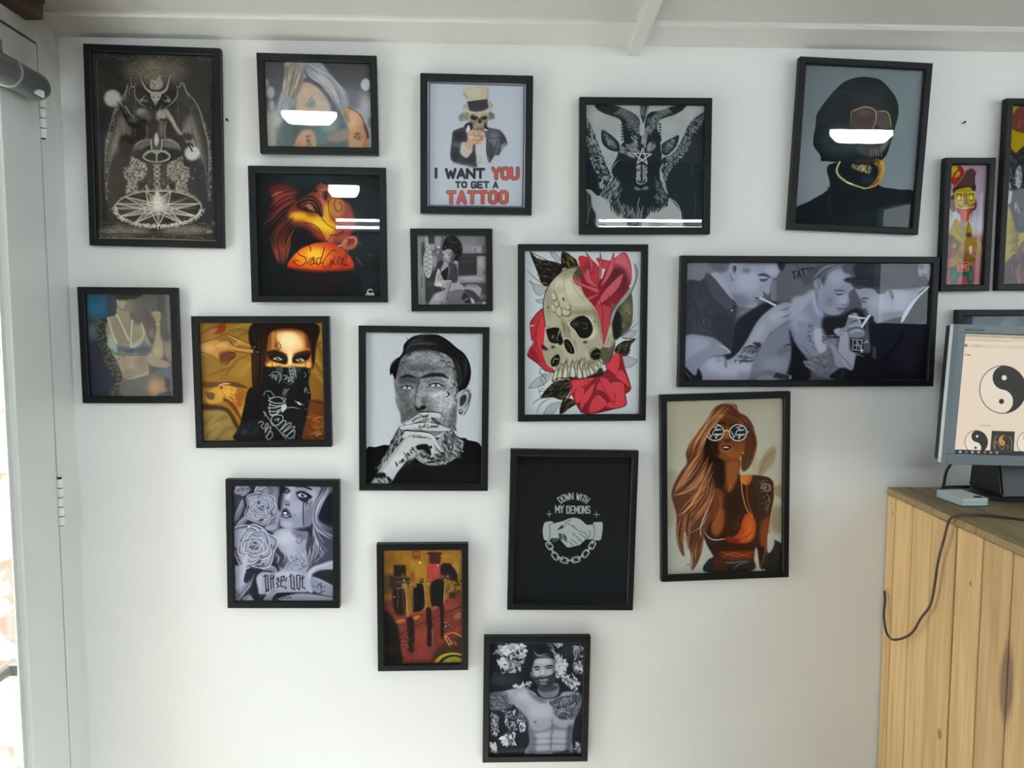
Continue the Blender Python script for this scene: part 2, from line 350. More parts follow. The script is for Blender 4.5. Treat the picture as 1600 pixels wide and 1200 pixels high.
class Art:
    def __init__(s, quad, scale, bg=0, dens=1.5, seed=1):
        """quad: the print's corners (TL TR BR BL) on the drawing's own canvas; scale: canvas units per 1/833 m of print"""
        q = pts(quad); k = dens / scale
        s.W = int(round(.5 * (np.linalg.norm(q[1] - q[0]) + np.linalg.norm(q[2] - q[3])) * k))
        s.H = int(round(.5 * (np.linalg.norm(q[3] - q[0]) + np.linalg.norm(q[2] - q[1])) * k))
        s.h = homography(q, [(0, 0), (s.W - 1, 0), (s.W - 1, s.H - 1), (0, s.H - 1)])
        s.k = k
        s.im = np.ones((s.H, s.W, 3)) * col(bg)
        s.r = random.Random(seed); s.rs = np.random.RandomState(seed)
    def tr(s, p):
        p = pts(p); q = np.c_[p, np.ones(len(p))] @ s.h.T
        return q[:, :2] / q[:, 2:]
    def put(s, m, c, a=1, b=0, clip=None, mode='n'):
        if b: m = blur2(m, b * s.k * .6)
        if clip is not None: m = m * clip
        m = (m * a)[..., None]; c = col(c)
        if mode == 'n': s.im = s.im * (1 - m) + c * m
        elif mode == 'm': s.im = s.im * (1 - m + m * c)          # multiply
        elif mode == 's': s.im = 1 - (1 - s.im) * (1 - m * c)    # screen
    def mask(s, p, sm=1, b=0):
        q = pts(p)
        if sm: q = spline(q, True)
        q = s.tr(q); S = 3
        m = np.zeros((s.H, s.W)); xs, ys = q[:, 0] + .5, q[:, 1] + .5
        x2, y2 = np.roll(xs, -1), np.roll(ys, -1)
        y0, y1 = max(0, int(ys.min())), min(s.H, int(ys.max()) + 1)
        for y in range(y0, y1):
            for k in range(S):
                yy = y + (k + .5) / S
                i = np.nonzero((ys <= yy) != (y2 <= yy))[0]
                if len(i) < 2: continue
                X = np.sort(xs[i] + (yy - ys[i]) * (x2[i] - xs[i]) / (y2[i] - ys[i]))
                for a, b_ in zip(X[::2], X[1::2]):
                    a, b_ = max(a, 0), min(b_, s.W)
                    if b_ <= a: continue
                    ia, ib = int(a), int(b_)
                    if ia == ib: m[y, ia] += (b_ - a) / S; continue
                    m[y, ia] += (ia + 1 - a) / S
                    m[y, ia + 1:ib] += 1 / S
                    if ib < s.W: m[y, ib] += (b_ - ib) / S
        m = np.clip(m, 0, 1)
        return blur2(m, b * s.k * .6) if b else m
    def f(s, p, c, a=1, b=0, clip=None, sm=1, mode='n'):
        m = s.mask(p, sm); s.put(m, c, a, b, clip, mode); return m
    def p(s, p, c, a=1, b=0, clip=None, mode='n'): return s.f(p, c, a, b, clip, 0, mode)
    def e(s, cx, cy, rx, ry, c, a=1, b=0, rot=0, clip=None, mode='n'):
        t = np.linspace(0, 2 * np.pi, 28, endpoint=False); r = math.radians(rot)
        x, y = rx * np.cos(t), ry * np.sin(t)
        return s.f(np.c_[cx + x * math.cos(r) - y * math.sin(r), cy + x * math.sin(r) + y * math.cos(r)], c, a, b, clip, 0, mode)
    def smask(s, m, p, w, t=0, sm=1):
        q = pts(p)
        if sm: q = spline(q, False, 5)
        q = s.tr(q); n = len(q)
        u = np.linspace(0, 1, n)
        if t == 0: ww = np.ones(n)
        elif t == 1: ww = np.sin(np.pi * np.clip(u, .02, .98)) ** .7
        elif t == 2: ww = 1 - u * .95
        else: ww = .05 + u * .95
        ww = ww * w * s.k / 2
        for i in range(n - 1):
            (xa, ya), (xb, yb) = q[i], q[i + 1]; r = max(ww[i], ww[i + 1]) + 1
            x0, x1 = max(0, int(min(xa, xb) - r)), min(s.W, int(max(xa, xb) + r) + 2)
            y0, y1 = max(0, int(min(ya, yb) - r)), min(s.H, int(max(ya, yb) + r) + 2)
            if x1 <= x0 or y1 <= y0: continue
            X = np.arange(x0, x1)[None, :] - xa; Y = np.arange(y0, y1)[:, None] - ya
            dx, dy = xb - xa, yb - ya; L = dx * dx + dy * dy + 1e-9
            T = np.clip((X * dx + Y * dy) / L, 0, 1)
            d = np.hypot(X - T * dx, Y - T * dy); R = ww[i] + (ww[i + 1] - ww[i]) * T
            v = np.clip(R - d + .5, 0, 1) * np.clip(R * 2 + .15, 0, 1)
            np.maximum(m[y0:y1, x0:x1], v, out=m[y0:y1, x0:x1])
        return m
    def l(s, p, c, w=4, a=1, b=0, t=0, clip=None, sm=1, mode='n'):
        """one stroke, or several separated by '|'"""
        m = np.zeros((s.H, s.W))
        for q in (p.split('|') if isinstance(p, str) else [p]): s.smask(m, q, w, t, sm)
        s.put(m, c, a, b, clip, mode); return m
    def hair(s, A, B, n, cols, w=4, a=.9, j=4, t=1, clip=None):
        A, B = pts(A), pts(B); k = 12
        def rs(q):
            q = spline(q); d = np.r_[0, np.cumsum(np.linalg.norm(np.diff(q, axis=0), axis=1))]
            u = np.linspace(0, d[-1], k); return np.c_[np.interp(u, d, q[:, 0]), np.interp(u, d, q[:, 1])]
        A, B = rs(A), rs(B)
        for i in range(n):
            v = s.r.random(); q = A * (1 - v) + B * v
            q = q + np.array([s.r.uniform(-j, j), s.r.uniform(-j, j)]) + np.sin(np.linspace(0, s.r.uniform(2, 6), k))[:, None] * s.r.uniform(-j, j)
            i0 = s.r.randint(0, 4); i1 = s.r.randint(8, k)
            s.l(q[i0:i1], s.r.choice(cols), w * s.r.uniform(.5, 1.4), a, 0, t, clip)
    def scat(s, poly, n, cols, L=14, w=5, ang=None, da=180, a=.9, t=1, clip=None, curl=.3):
        """n little leaf-like or hatch-like strokes inside a polygon"""
        q = pts(poly); lo, hi = q.min(0), q.max(0)
        ms = {}
        mk = s.mask(poly, 0)
        for i in range(n):
            for _ in range(30):
                x, y = s.r.uniform(lo[0], hi[0]), s.r.uniform(lo[1], hi[1])
                X, Y = s.tr([(x, y)])[0]
                if 0 <= X < s.W and 0 <= Y < s.H and mk[int(Y), int(X)] > .5: break
            g = math.radians((ang if ang is not None else 0) + s.r.uniform(-da, da)); l = L * s.r.uniform(.5, 1.4)
            dx, dy = math.cos(g) * l / 2, math.sin(g) * l / 2; cu = s.r.uniform(-curl, curl)
            c = s.r.choice(cols)
            m = ms.setdefault(c, np.zeros((s.H, s.W)))
            s.smask(m, [(x - dx, y - dy), (x - dy * cu, y + dx * cu), (x + dx, y + dy)], w * s.r.uniform(.6, 1.4), t)
        for c, m in ms.items(): s.put(m, c, a, 0, clip)
    def noise(s, sc, amp, clip=None, octv=2):
        """grain: multiplies the picture by 1 +- amp"""
        n = np.zeros((s.H, s.W))
        for o in range(octv):
            z = max(1.0, sc * s.k / 2 ** o)
            g = s.rs.rand(int(s.H / z) + 3, int(s.W / z) + 3)
            y, x = np.arange(s.H) / z, np.arange(s.W) / z
            y0, x0 = y.astype(int), x.astype(int); fy, fx = (y - y0)[:, None], (x - x0)[None, :]
            n += ((g[y0][:, x0] * (1 - fx) + g[y0][:, x0 + 1] * fx) * (1 - fy) + (g[y0 + 1][:, x0] * (1 - fx) + g[y0 + 1][:, x0 + 1] * fx) * fy - .5) / (o + 1)
        n = 1 + n * 2 * amp
        if clip is not None: n = 1 + (n - 1) * clip
        s.im = np.clip(s.im * n[..., None], 0, 1)
    def grad(s, p0, c0, p1, c1, clip=None, a=1):
        (x0, y0), (x1, y1) = s.tr([p0, p1]); X = np.arange(s.W)[None, :]; Y = np.arange(s.H)[:, None]
        T = np.clip(((X - x0) * (x1 - x0) + (Y - y0) * (y1 - y0)) / ((x1 - x0) ** 2 + (y1 - y0) ** 2), 0, 1)[..., None]
        g = col(c0) * (1 - T) + col(c1) * T; m = (np.ones((s.H, s.W)) if clip is None else clip)[..., None] * a
        s.im = s.im * (1 - m) + g * m
    # lettering drawn with strokes on a 4 x 6 grid
    GL = {'A': '0 6 2 0 4 6|.8 4.2 3.2 4.2', 'B': '0 0 0 6 3 6 4 5 4 4 3 3 0 3|0 0 3 0 3.7 1 3.7 2 3 3', 'C': '4 1 3 0 1 0 0 1 0 5 1 6 3 6 4 5',
          'D': '0 0 0 6 2.6 6 4 4.6 4 1.4 2.6 0 0 0', 'E': '4 0 0 0 0 6 4 6|0 3 3.2 3', 'F': '4 0 0 0 0 6|0 3 3.2 3', 'G': '4 1 3 0 1 0 0 1 0 5 1 6 3 6 4 5 4 3.4 2.4 3.4',
          'H': '0 0 0 6|4 0 4 6|0 3 4 3', 'I': '2 0 2 6', 'L': '0 0 0 6 4 6', 'M': '0 6 0 0 2 4 4 0 4 6', 'N': '0 6 0 0 4 6 4 0', 'O': '1 0 0 1 0 5 1 6 3 6 4 5 4 1 3 0 1 0',
          'R': '0 6 0 0 3 0 4 1 4 2 3 3 0 3|2 3 4 6', 'S': '4 1 3 0 1 0 0 1 0 2 1 3 3 3 4 4 4 5 3 6 1 6 0 5', 'T': '0 0 4 0|2 0 2 6', 'U': '0 0 0 5 1 6 3 6 4 5 4 0',
          'V': '0 0 2 6 4 0', 'W': '0 0 1 6 2 1.5 3 6 4 0', 'Y': '0 0 2 3 4 0|2 3 2 6', 'J': '4 0 4 5 3 6 1 6 0 5', 'K': '0 0 0 6|4 0 0 3 4 6', 'P': '0 6 0 0 3 0 4 1 4 2 3 3 0 3',
          '9': '4 3 1 3 0 2 0 1 1 0 3 0 4 1 4 5 3 6 1 6', '4': '3 6 3 0 0 4 4 4', '0': '1 0 0 1 0 5 1 6 3 6 4 5 4 1 3 0 1 0', '2': '0 1 1 0 3 0 4 1 4 2 0 6 4 6', '.': '2 5.9 2 6'}
    def text(s, txt, x, y, h, w, c, sw, gap=.35, warp=None, slant=0, a=1, narrowI=.35):
        """caps starting at x with top y, height h, letter width w"""
        m = np.zeros((s.H, s.W)); cx = x
        for ch in txt:
            if ch == ' ': cx += w * .8; continue
            wi = w * (narrowI if ch in 'I.' else 1.25 if ch in 'WM' else 1)
            for st in s.GL[ch].split('|'):
                q = pts(st).copy(); gx = (q[:, 0] - 2) * 0 if ch in 'I.' else q[:, 0] / 4
                q = np.c_[cx + (gx * wi if ch not in 'I.' else wi / 2) + slant * (6 - q[:, 1]) / 6 * h, y + q[:, 1] / 6 * h]
                if warp: q = np.array([warp(*v) for v in q])
                s.smask(m, q, sw, 0, 0)
            cx += wi + gap * w
        s.put(m, c, a); return m
def mir(p, cx):
    q = pts(p).copy(); q[:, 0] = 2 * cx - q[:, 0]; return q

def art_winged():
    A = Art('85 130 1345 175 1387 2117 133 2087', 6.667, '2a2726', seed=3)
    A.grad((740, 300), '35322f', (740, 2100), '25201d')
    A.e(200, 1000, 180, 300, '2e3338', .7, 120); A.e(1200, 1500, 160, 400, '343a3d', .7, 120)
    A.e(330, 1450, 140, 250, '3a2a25', .8, 80)
    A.e(725, 330, 330, 150, '6a6053', .9, 90); A.e(700, 330, 110, 110, '857c69', .6, 50)
    A.scat('430 230 1050 230 1020 420 470 430', 260, ['8f8577', '3a352f', '6f675b'], 22, 6, a=.6)
    A.scat('140 150 1340 180 1340 220 140 195', 130, ['77726c', '8f8a82', '403c3a'], 30, 6, 0, 40, a=.6)
    # wings
    RW = '1000 430 1050 520 1120 600 1190 720 1235 880 1280 1050 1292 1200 1295 1400 1290 1660 1262 1400 1240 1270 1180 1150 1060 1010 960 900 930 700 960 560'
    for M in (RW, mir(RW, 752)):
        A.f(M, '3b3835', 1, 6)
        A.l(pts(M)[:9], '7d786f', 14, .9, 3, 1); A.l(pts(M)[8:13], '77716a', 16, .7, 4, 1)
        A.scat(pts(M)[:9] + np.array([[0, 0]] * 9) if False else np.r_[pts(M)[:9], pts(M)[8::-1] + [26, 26]], 150, ['b3ada3', '8f8980'], 26, 6, 90, 50, a=.8)
    W1 = '1010 1010 1040 850 1110 780 1160 900 1230 1150 1240 1290 1170 1180 1100 1090'
    for M in (W1, mir(W1, 740)):
        A.f(M, '8a8175', .75, 40)
        q = pts(M); A.hair(np.array([q[1], q[0]]) + [0, 0] if False else np.array([q[2], [q[2][0] * .5 + q[5][0] * .5, 1100], q[5]]), np.array([q[1], q[0], q[6]]), 34, ['a89e8f', '3a3531', '6b645a'], 7, .5)
    for M in ('960 600 975 800 960 1000', '1100 690 1120 850 1150 1030'):
        A.l(M, '6b655d', 7, .7, 3); A.l(mir(M, 745), '6b655d', 7, .7, 3)
    # bowl lines
    for M in ('455 440 430 530 390 610', '525 480 520 570 570 650 650 710', '480 430 500 490 540 470'):
        A.l(M, '9a948a', 12, .9, 3, 1); A.l(mir(M, 742), '9a948a', 12, .9, 3, 1)
    # orbs
    A.e(290, 605, 90, 90, 'b3b3ab', 1, 12); A.e(285, 600, 60, 60, 'c4c4bc', .6, 20)
    A.e(1120, 1180, 80, 78, 'c0c3bd', 1, 16)
    # crown, horns, face
    A.f('680 500 690 420 740 410 785 360 790 410 820 440 800 500 745 520', '9d968a', .95, 8)
    A.scat('670 500 700 410 800 400 815 500', 40, ['d0c9bb', '6b645a'], 26, 6, a=.7)
    for M in ('505 300 570 345 597 430 635 500 690 545 745 560', '975 330 895 365 872 440 850 510 800 548 745 560'):
        A.l(M, '1b1917', 58, 1, 6, 3); A.l(M, '8e887e', 42, 1, 3, 3); A.l(M, 'b0aaa0', 14, .7, 3, 3)
    A.f('685 560 740 535 795 562 780 615 757 640 738 690 716 640 697 610', 'a7a59d', 1, 3)
    A.l('705 590 722 600|775 590 757 602|738 640 738 680', '33302e', 9, .9, 2)
    for M in ('650 570 605 600 640 640 660 620', '680 690 710 720 740 700', '600 640 580 620'):
        A.l(M, 'a09a92', 9, .9, 1, 1); A.l(mir(M, 738), 'a09a92', 9, .9, 1, 1)
    A.e(590, 625, 20, 18, 'a7a29a', .9, 4); A.e(875, 630, 20, 18, 'a7a29a', .9, 4)
    A.f('690 660 730 690 780 665 760 745 710 745', '1d1a19', .9, 6)
    # body
    A.f('545 760 620 705 740 725 830 715 880 750 850 860 830 950 842 1040 640 1040 652 930 620 870 570 830', '3c3632', 1, 6)
    A.e(592, 748, 58, 42, '948e85', .95, 22); A.e(640, 800, 60, 60, '6b635a', .7, 25)
    A.e(795, 790, 52, 66, 'a79f95', .95, 18); A.e(810, 835, 40, 20, '2a2624', .8, 10)
    A.e(800, 930, 30, 90, '7d756c', .8, 25); A.l('640 880 650 960 640 1040', 'a29c92', 8, .8, 4); A.l('850 850 835 930 838 1020', 'a7a198', 8, .8, 3)
    A.l('845 745 905 830 950 920 1020 1010 1085 1075', '8f887f', 62, 1, 5, 2); A.l('850 740 915 830 965 925 1040 1020 1095 1080', 'bab3a9', 18, .8, 6, 1)
    A.l('1075 1080 1100 1120 1120 1160|1090 1075 1130 1110', '24211f', 16, 1, 2)
    A.l('610 860 520 885 450 840 395 740 345 640', '201d1c', 84, 1, 8, 2); A.l('425 685 465 760 515 805', 'c2bcb2', 8, .9, 2)
    A.e(500, 830, 60, 30, '6b655e', .6, 20); A.l('335 640 350 690|360 630 420 710', '8b867e', 7, .8, 1)
    # hips
    for M in ('485 1190 520 1100 600 1045 690 1035 690 1090 620 1120 560 1190', '1000 1150 960 1080 880 1035 800 1040 800 1100 880 1130'):
        A.f(M, '6c665e', 1, 10); A.l(pts(M)[:4], 'b1aaa0', 14, .85, 5, 1)
    A.e(430, 1090, 80, 110, '191716', .85, 25); A.e(1060, 1010, 70, 40, '171514', .7, 15)
    A.e(560, 1200, 90, 60, '22201f', .8, 20); A.e(930, 1190, 90, 60, '22201f', .8, 20)
    A.e(745, 1080, 62, 105, '55504a', 1, 6); A.l('690 1040 700 1150 745 1180 795 1150 803 1040', 'bdb7ac', 14, .9, 3); A.f('745 960 770 1050 745 1110 722 1050', 'c9c3b7', .95, 6)
    A.l('620 1212 660 1165 720 1160', 'b3ada3', 26, .9, 4, 1); A.l('880 1212 840 1165 780 1160', 'b3ada3', 26, .9, 4, 1)
    t = np.linspace(.1, 2 * np.pi - .1, 20) - np.pi / 2; A.l(np.c_[748 + 138 * np.cos(t), 1214 + 58 * np.sin(t)], 'a9a49a', 17, .95, 3)
    A.l('748 1150 750 1400 752 1600', 'b9b2a6', 15, .95, 2)
    A.f('600 1290 900 1290 850 1500 750 1560 650 1500', '4a4540', .6, 40)
    A.l('715 1300 780 1350 720 1400 780 1440 725 1500 750 1570|785 1300 720 1350 785 1400 722 1440 778 1500 755 1570', 'aaa499', 13, .9, 2)
    # fur legs
    F = '480 1210 560 1250 640 1300 640 1420 560 1480 540 1600 420 1600 440 1480 400 1420 415 1330 470 1310'
    for M in (F, mir(F, 748)):
        A.f(M, '6f675d', .6, 16); A.scat(M, 520, ['c0b7a8', '9d9487', '5b534b', 'd2cabc'], 24, 7, 80, 60, a=.8)
    A.scat('560 1480 700 1440 940 1440 940 1500 760 1540', 90, ['8c8478', '4b443e'], 26, 7, a=.6)
    # circle with star
    cx, cy, rx, ry = 765, 1762, 452, 188
    A.e(cx, cy, rx, ry, '2e2521', .95, 6)
    E = lambda d, r=1: (cx + rx * r * math.cos(math.radians(d)), cy + ry * r * math.sin(math.radians(d)))
    sp = [-165, -140, -107, -73, -40, -15, 0, 28, 57, 90, 123, 152, 180]
    m = np.zeros((A.H, A.W))
    for d in sp: A.smask(m, [E(d, .98), (cx, cy)], 30 if d % 90 else 24, 3 if d < 20 else 0, 0)
    A.put(m, 'b5aca0', .75, 4)
    m = np.zeros((A.H, A.W))
    for d in (90, -73, 152, -15, -140, 28, -165, 57, -107, 123):
        for k in (-32, 32): A.smask(m, [E(d), E(d + k, .3)], 11, 0, 0)
    A.l(' '.join('%g %g' % E(d) for d in (-107, -73)), 'c9c2b6', 12, .9, 2)
    A.put(m, 'd2cbbf', .85, 1)
    A.e(cx, cy - 40, 110, 110, 'cfc8bb', .8, 50); A.f('752 1560 800 1700 790 1780 730 1780 715 1700', 'd8d2c6', .9, 14)
    t = np.linspace(0, 2 * np.pi, 60); A.l(np.c_[cx + rx * np.cos(t), cy + ry * np.sin(t)], 'a79e92', 15, .95, 2)
    r0 = np.c_[cx + (rx + 30) * np.cos(t[:31]), cy + (ry + 22) * np.sin(t[:31])]; r1 = np.c_[cx + (rx - 12) * np.cos(t[30::-1]), cy + (ry - 14) * np.sin(t[30::-1])]
    A.scat(np.r_[r0, r1], 260, ['cfc7ba', 'a79e91', 'e2dccf'], 34, 9, a=.85)
    r0 = np.c_[cx + (rx + 18) * np.cos(t[30:]), cy + (ry + 30) * np.sin(t[30:])]; r1 = np.c_[cx + rx * np.cos(t[:29:-1]), cy + ry * np.sin(t[:29:-1])]
    A.scat(np.r_[r0, r1], 120, ['a89f92', '8b8277'], 26, 7, a=.8)
    A.l('640 1590 640 1520 670 1590|860 1590 865 1520 890 1590', 'b5ada0', 20, .8, 4, 1)
    # floor
    A.e(400, 2010, 280, 50, '857b70', .8, 40); A.e(1060, 2000, 260, 50, '857b70', .8, 40)
    A.scat('150 1890 420 1930 560 2010 1000 2010 1150 1930 1350 1890 1360 2030 150 2025', 240, ['a0968a', '5a5149', '3a332e'], 40, 7, 5, 30, a=.5)
    A.scat('140 2040 1370 2060 1375 2085 140 2070', 90, ['8f867b', '2e2825'], 34, 7, 0, 20, a=.7)
    for M in ('125 190 150 1200 168 2040', '1338 220 1360 1200 1375 2060'): A.l(M, '8a857d', 5, .7, 1)
    A.l('160 2035 700 2040 1375 2062', '3a332e', 14, .8, 2); A.l('133 2080 700 2090 1380 2110', 'a79d90', 12, .8, 3)
    A.l('1275 2028 1290 1995 1300 2028|1308 2028 1312 1998 1330 2005 1312 2014 1335 2028', 'c9c3b8', 6, .9, 0)
    A.noise(14, .1)
    return A

def art_blonde():
    A = Art('150 168 1258 188 1275 1072 172 1055', 6.667, '47474d', seed=4)
    A.grad((700, 180), '434347', (700, 800), '6e6f78')
    A.e(1190, 800, 120, 320, 'a5a7ad', 1, 90); A.e(1060, 560, 110, 130, '6e6e78', .8, 70)
    A.e(1212, 402, 52, 64, 'bfc0c3', 1, 10); A.e(205, 490, 44, 64, 'b3b4b8', .9, 12); A.e(160, 390, 28, 46, 'a5a6ab', .8, 12)
    A.e(240, 900, 110, 260, 'a8a69e', 1, 60); A.e(275, 960, 26, 120, '827a6c', .8, 30); A.e(1260, 800, 25, 60, '5b5d66', .8, 20)
    A.e(215, 620, 30, 50, 'b5b7bd', .7, 14)
    # clothing and skin
    A.f('330 780 520 760 800 740 1010 690 1040 900 1045 1080 320 1080', '5f6d70', 1, 20)
    A.e(760, 940, 110, 90, '62777c', .9, 40); A.e(430, 900, 100, 120, '53605f', .8, 40); A.e(830, 840, 100, 70, '8c9a96', .7, 40)
    A.f('520 900 650 890 670 1080 450 1080', 'b18f74', 1, 18); A.f('800 960 900 900 1040 850 1060 960 880 1010', 'a08578', .7, 25)
    A.l('600 930 590 960 610 985 585 1000 612 1020 590 1045|575 950 625 940|578 985 630 1000|610 1020 640 1050', '4f4640', 9, .8, 1)
    A.f('940 670 1050 648 1150 715 1205 820 1235 950 1232 1090 1040 1090 1035 900 1000 780', 'b58d6f', 1, 6)
    A.f('1160 760 1210 830 1236 950 1232 1090 1180 1090 1190 930', '96694d', .7, 24); A.e(1080, 780, 70, 90, 'c49c7f', .8, 40)
    A.l('1030 648 1120 690 1185 770 1222 880 1238 960', '3a302e', 9, .9, 1); A.l('1200 830 1225 900 1236 960', '38343a', 26, .7, 5)
    A.scat('1075 910 1150 895 1175 960 1160 990 1085 960', 46, ['5a4436', '6d5444'], 26, 7, a=.8)
    A.f('1000 780 970 690 1010 700 1050 800', '6d706c', .7, 18)
    # face
    A.f('500 430 600 380 720 450 810 570 850 720 800 820 560 830 490 720 470 600', 'b29d8d', 1, 14)
    A.e(600, 480, 80, 50, 'bda593', .8, 30); A.e(740, 640, 90, 90, 'b5a79d', .8, 40)
    A.f('585 620 610 580 660 550 680 600 660 640 620 640', '74858a', .9, 14); A.l('610 570 630 540 650 530', '5b5650', 8, .8, 3)
    A.e(420, 600, 80, 60, '7e8a8c', .8, 30)
    # hair
    A.f('380 165 700 165 830 285 930 395 1000 470 1035 620 960 665 900 650 830 520 700 390 590 330 520 420 470 560 420 640 350 720 280 720 290 560 350 420 365 270', '8d8d93', 1, 12)
    A.f('375 215 520 190 545 380 450 560 395 500 360 330', '80766a', 1, 14); A.f('560 210 650 240 810 430 730 430 590 330', '504e57', 1, 16)
    A.f('440 360 520 330 500 430 440 520', '6b6c68', .9, 20)
    A.hair('600 175 800 290 960 450 1000 600', '540 190 620 330 760 430 900 650', 80, ['b5b6bb', '9c9da3', '6f7079', 'c6c7cb', '7d7e86'], 9, .8, 10)
    A.hair('380 180 360 300 310 600', '560 180 520 330 440 560', 60, ['9a8d7c', '6f675c', 'a89d8d', 'b5b3b2', '5b554d'], 8, .7, 8)
    A.hair('350 400 310 540 270 760', '430 560 380 650 330 800', 30, ['a9adb5', '868c95'], 8, .7, 8)
    A.l('870 350 930 400|920 460 1000 465|700 180 650 190|345 260 370 290|380 180 385 220', 'b5b5ba', 7, .8, 1, 1)
    A.l('560 250 540 330 580 350|800 480 880 600 920 670', '4b4a50', 12, .6, 4, 1)
    A.noise(60, .05)
    return A

def art_sadgirl():
    A = Art('95 103 1112 118 1125 1115 125 1110', 5.217, '171a1c', seed=5)
    A.e(900, 550, 260, 380, '20272a', .9, 120); A.e(560, 160, 250, 60, '20282a', .8, 50)
    m = A.mask('345 440 420 340 520 280 600 230 690 200 730 290 800 320 880 390 905 560 860 620 800 670 740 700 640 670 560 640 460 580 370 510', 1, 14)
    A.put(m, '6d2a20')
    A.e(700, 420, 150, 180, 'a3562c', .9, 60, clip=m); A.e(830, 500, 90, 160, '93403a', .9, 50, clip=m); A.e(760, 380, 60, 90, 'b88440', .8, 30, clip=m)
    A.f('360 440 470 425 560 460 640 440 700 470 770 560 720 640 670 640 600 560 490 500 400 490', 'd99c1e', 1, 26, clip=m)
    A.e(640, 530, 90, 34, 'efc62c', .9, 30, 25, clip=m); A.e(440, 450, 60, 22, 'e0b12a', .8, 22, clip=m); A.e(680, 420, 34, 70, 'd6a028', .9, 26, clip=m)
    A.e(700, 640, 40, 40, 'cf7a2c', .8, 24, clip=m); A.e(560, 600, 120, 40, '8f2f26', .8, 40, 25, clip=m); A.e(800, 630, 90, 40, '9c4238', .9, 30, clip=m)
    A.f('340 560 420 540 520 560 600 640 680 680 560 720 430 740 360 700', '161719', .95, 26)
    # closed eye with lashes
    A.f('425 370 470 310 560 290 625 345 645 420 640 470 590 430 520 420 460 400', '35110f', 1, 8)
    A.l('440 350 490 315 570 315 620 370 640 450', '7f4a3d', 8, .9, 2, 1); A.l('450 380 510 340 570 350 610 410|470 390 520 365 570 385', '9d7466', 7, .8, 2, 1)
    A.l('500 360 540 385 580 395|510 378 550 402 590 410', 'e2b860', 6, .9, 2, 1); A.e(540, 370, 30, 14, 'c07a3a', .7, 8, 25)
    # nostril and lip at the top
    A.f('560 260 590 225 640 210 700 205 715 250 690 330 655 335 640 300 600 290', '8a3f30', 1, 10); A.e(660, 285, 22, 40, '2a0d0c', 1, 6); A.l('620 230 650 240 690 215', 'c98a63', 10, .8, 4, 1)
    A.l('630 260 650 340 690 340', 'c77a48', 8, .8, 3); A.e(580, 245, 26, 18, '3b1614', .9, 8)
    L = '2a0f0d'
    A.l('690 330 698 420 735 490 800 535 860 545|490 515 560 522 620 570 650 630 680 662 705 640 715 612 760 615 800 600 820 570|640 475 690 530 750 560 770 545|730 295 755 310 740 360 765 420 800 400 800 360 780 340', L, 6, .95, 1)
    A.l('740 570 755 575 770 550', L, 5, .9, 1)
    # ear and earring
    A.f('790 700 815 650 870 620 925 630 930 690 890 730 830 735', 'a85a44', 1, 6); A.e(880, 668, 34, 24, '7d2f24', .9, 8, -40); A.l('810 700 850 640 915 640 920 690', 'd99a7c', 8, .8, 3); A.l('845 640 870 660 850 710', '4a1713', 8, .8, 3)
    A.l('765 708 790 700', 'f0e8e0', 9, .9, 2); A.l('850 740 850 775', 'b5a9a0', 5, .7, 1)
    # shoulder with lettering
    d = A.f('355 870 395 795 480 720 600 678 720 680 820 735 880 805 900 880 800 905 600 905 450 895', 'bf3a1d', 1, 5)
    A.e(580, 790, 180, 90, 'e5791c', .95, 50, clip=d); A.e(575, 780, 90, 60, 'f5c52e', .95, 40, clip=d); A.e(470, 800, 50, 60, 'e88a25', .7, 26, clip=d)
    A.e(800, 800, 90, 70, 'b04a2c', .6, 40, clip=d); A.l('360 880 600 912 900 890', '7a1f12', 22, .8, 8)
    A.l('545 745 540 705 500 700 445 735 445 770 500 800 505 840 450 870 400 830|520 850 545 810 575 800 565 850 540 855 565 810 575 850 600 840|630 800 600 810 590 845 620 850 660 715 640 790 625 840 645 845', '55130c', 8, .95, 1)
    A.l('760 750 730 740 670 800 645 860 670 885 720 830 700 890 730 830 705 820|745 790 735 850 760 850 775 800 795 800 775 850 800 850 810 800 815 860 850 850|850 780 830 850 870 870|400 835 430 820 450 830', '55130c', 7, .95, 1)
    A.l('850 850 800 880 840 760 855 775', '55130c', 6, .9, 1)
    # hair
    A.f('200 230 300 190 400 220 430 260 350 330 260 310', '5b1f1c', 1, 30); A.e(300, 300, 60, 50, '7a2a22', .9, 24)
    A.hair('430 240 320 250 210 310', '440 330 300 420 160 560', 70, ['6d2a22', '4a1a17', '93432f', '2a1313'], 8, .7, 10)
    A.hair('400 380 250 520 180 700', '420 560 360 700 330 860', 90, ['4f1f1a', '3a1614', '7d3a2b', '261111'], 7, .65, 10)
    A.hair('200 640 240 760 270 850', '380 600 370 750 350 870', 70, ['6d3025', '4b1d17', '8d4532'], 6, .7, 8)
    A.l('205 450 225 440|160 520 175 510|195 640 215 625|220 470 235 460|215 300 270 265 330 250', 'd08a62', 10, .8, 4, 1)
    A.hair('540 210 600 190 640 180', '700 230 660 200 640 185', 20, ['8a3a2c', 'b06a45'], 5, .7, 6)
    A.hair('800 270 860 350 1000 450', '850 400 920 560 960 690', 24, ['7d4038', '3c2a2b', '9b5a4c'], 4, .5, 12)
    A.l('920 800 970 860|1030 770 1050 790|930 660 960 690', 'b07a6a', 5, .7, 1)
    # faint lower lettering and artist mark
    for x0, x1, y0, y1 in ((330, 560, 930, 960), (570, 760, 950, 980), (840, 910, 930, 950), (320, 480, 1020, 1060), (570, 740, 1030, 1085), (850, 910, 1030, 1060)):
        A.p([(x0, y0), (x1, y0 + 8), (x1, y1 + 8), (x0, y1)], '2b1614', .8, 10)
    A.f('970 930 1110 930 1115 1100 980 1090', '22282c', .7, 10)
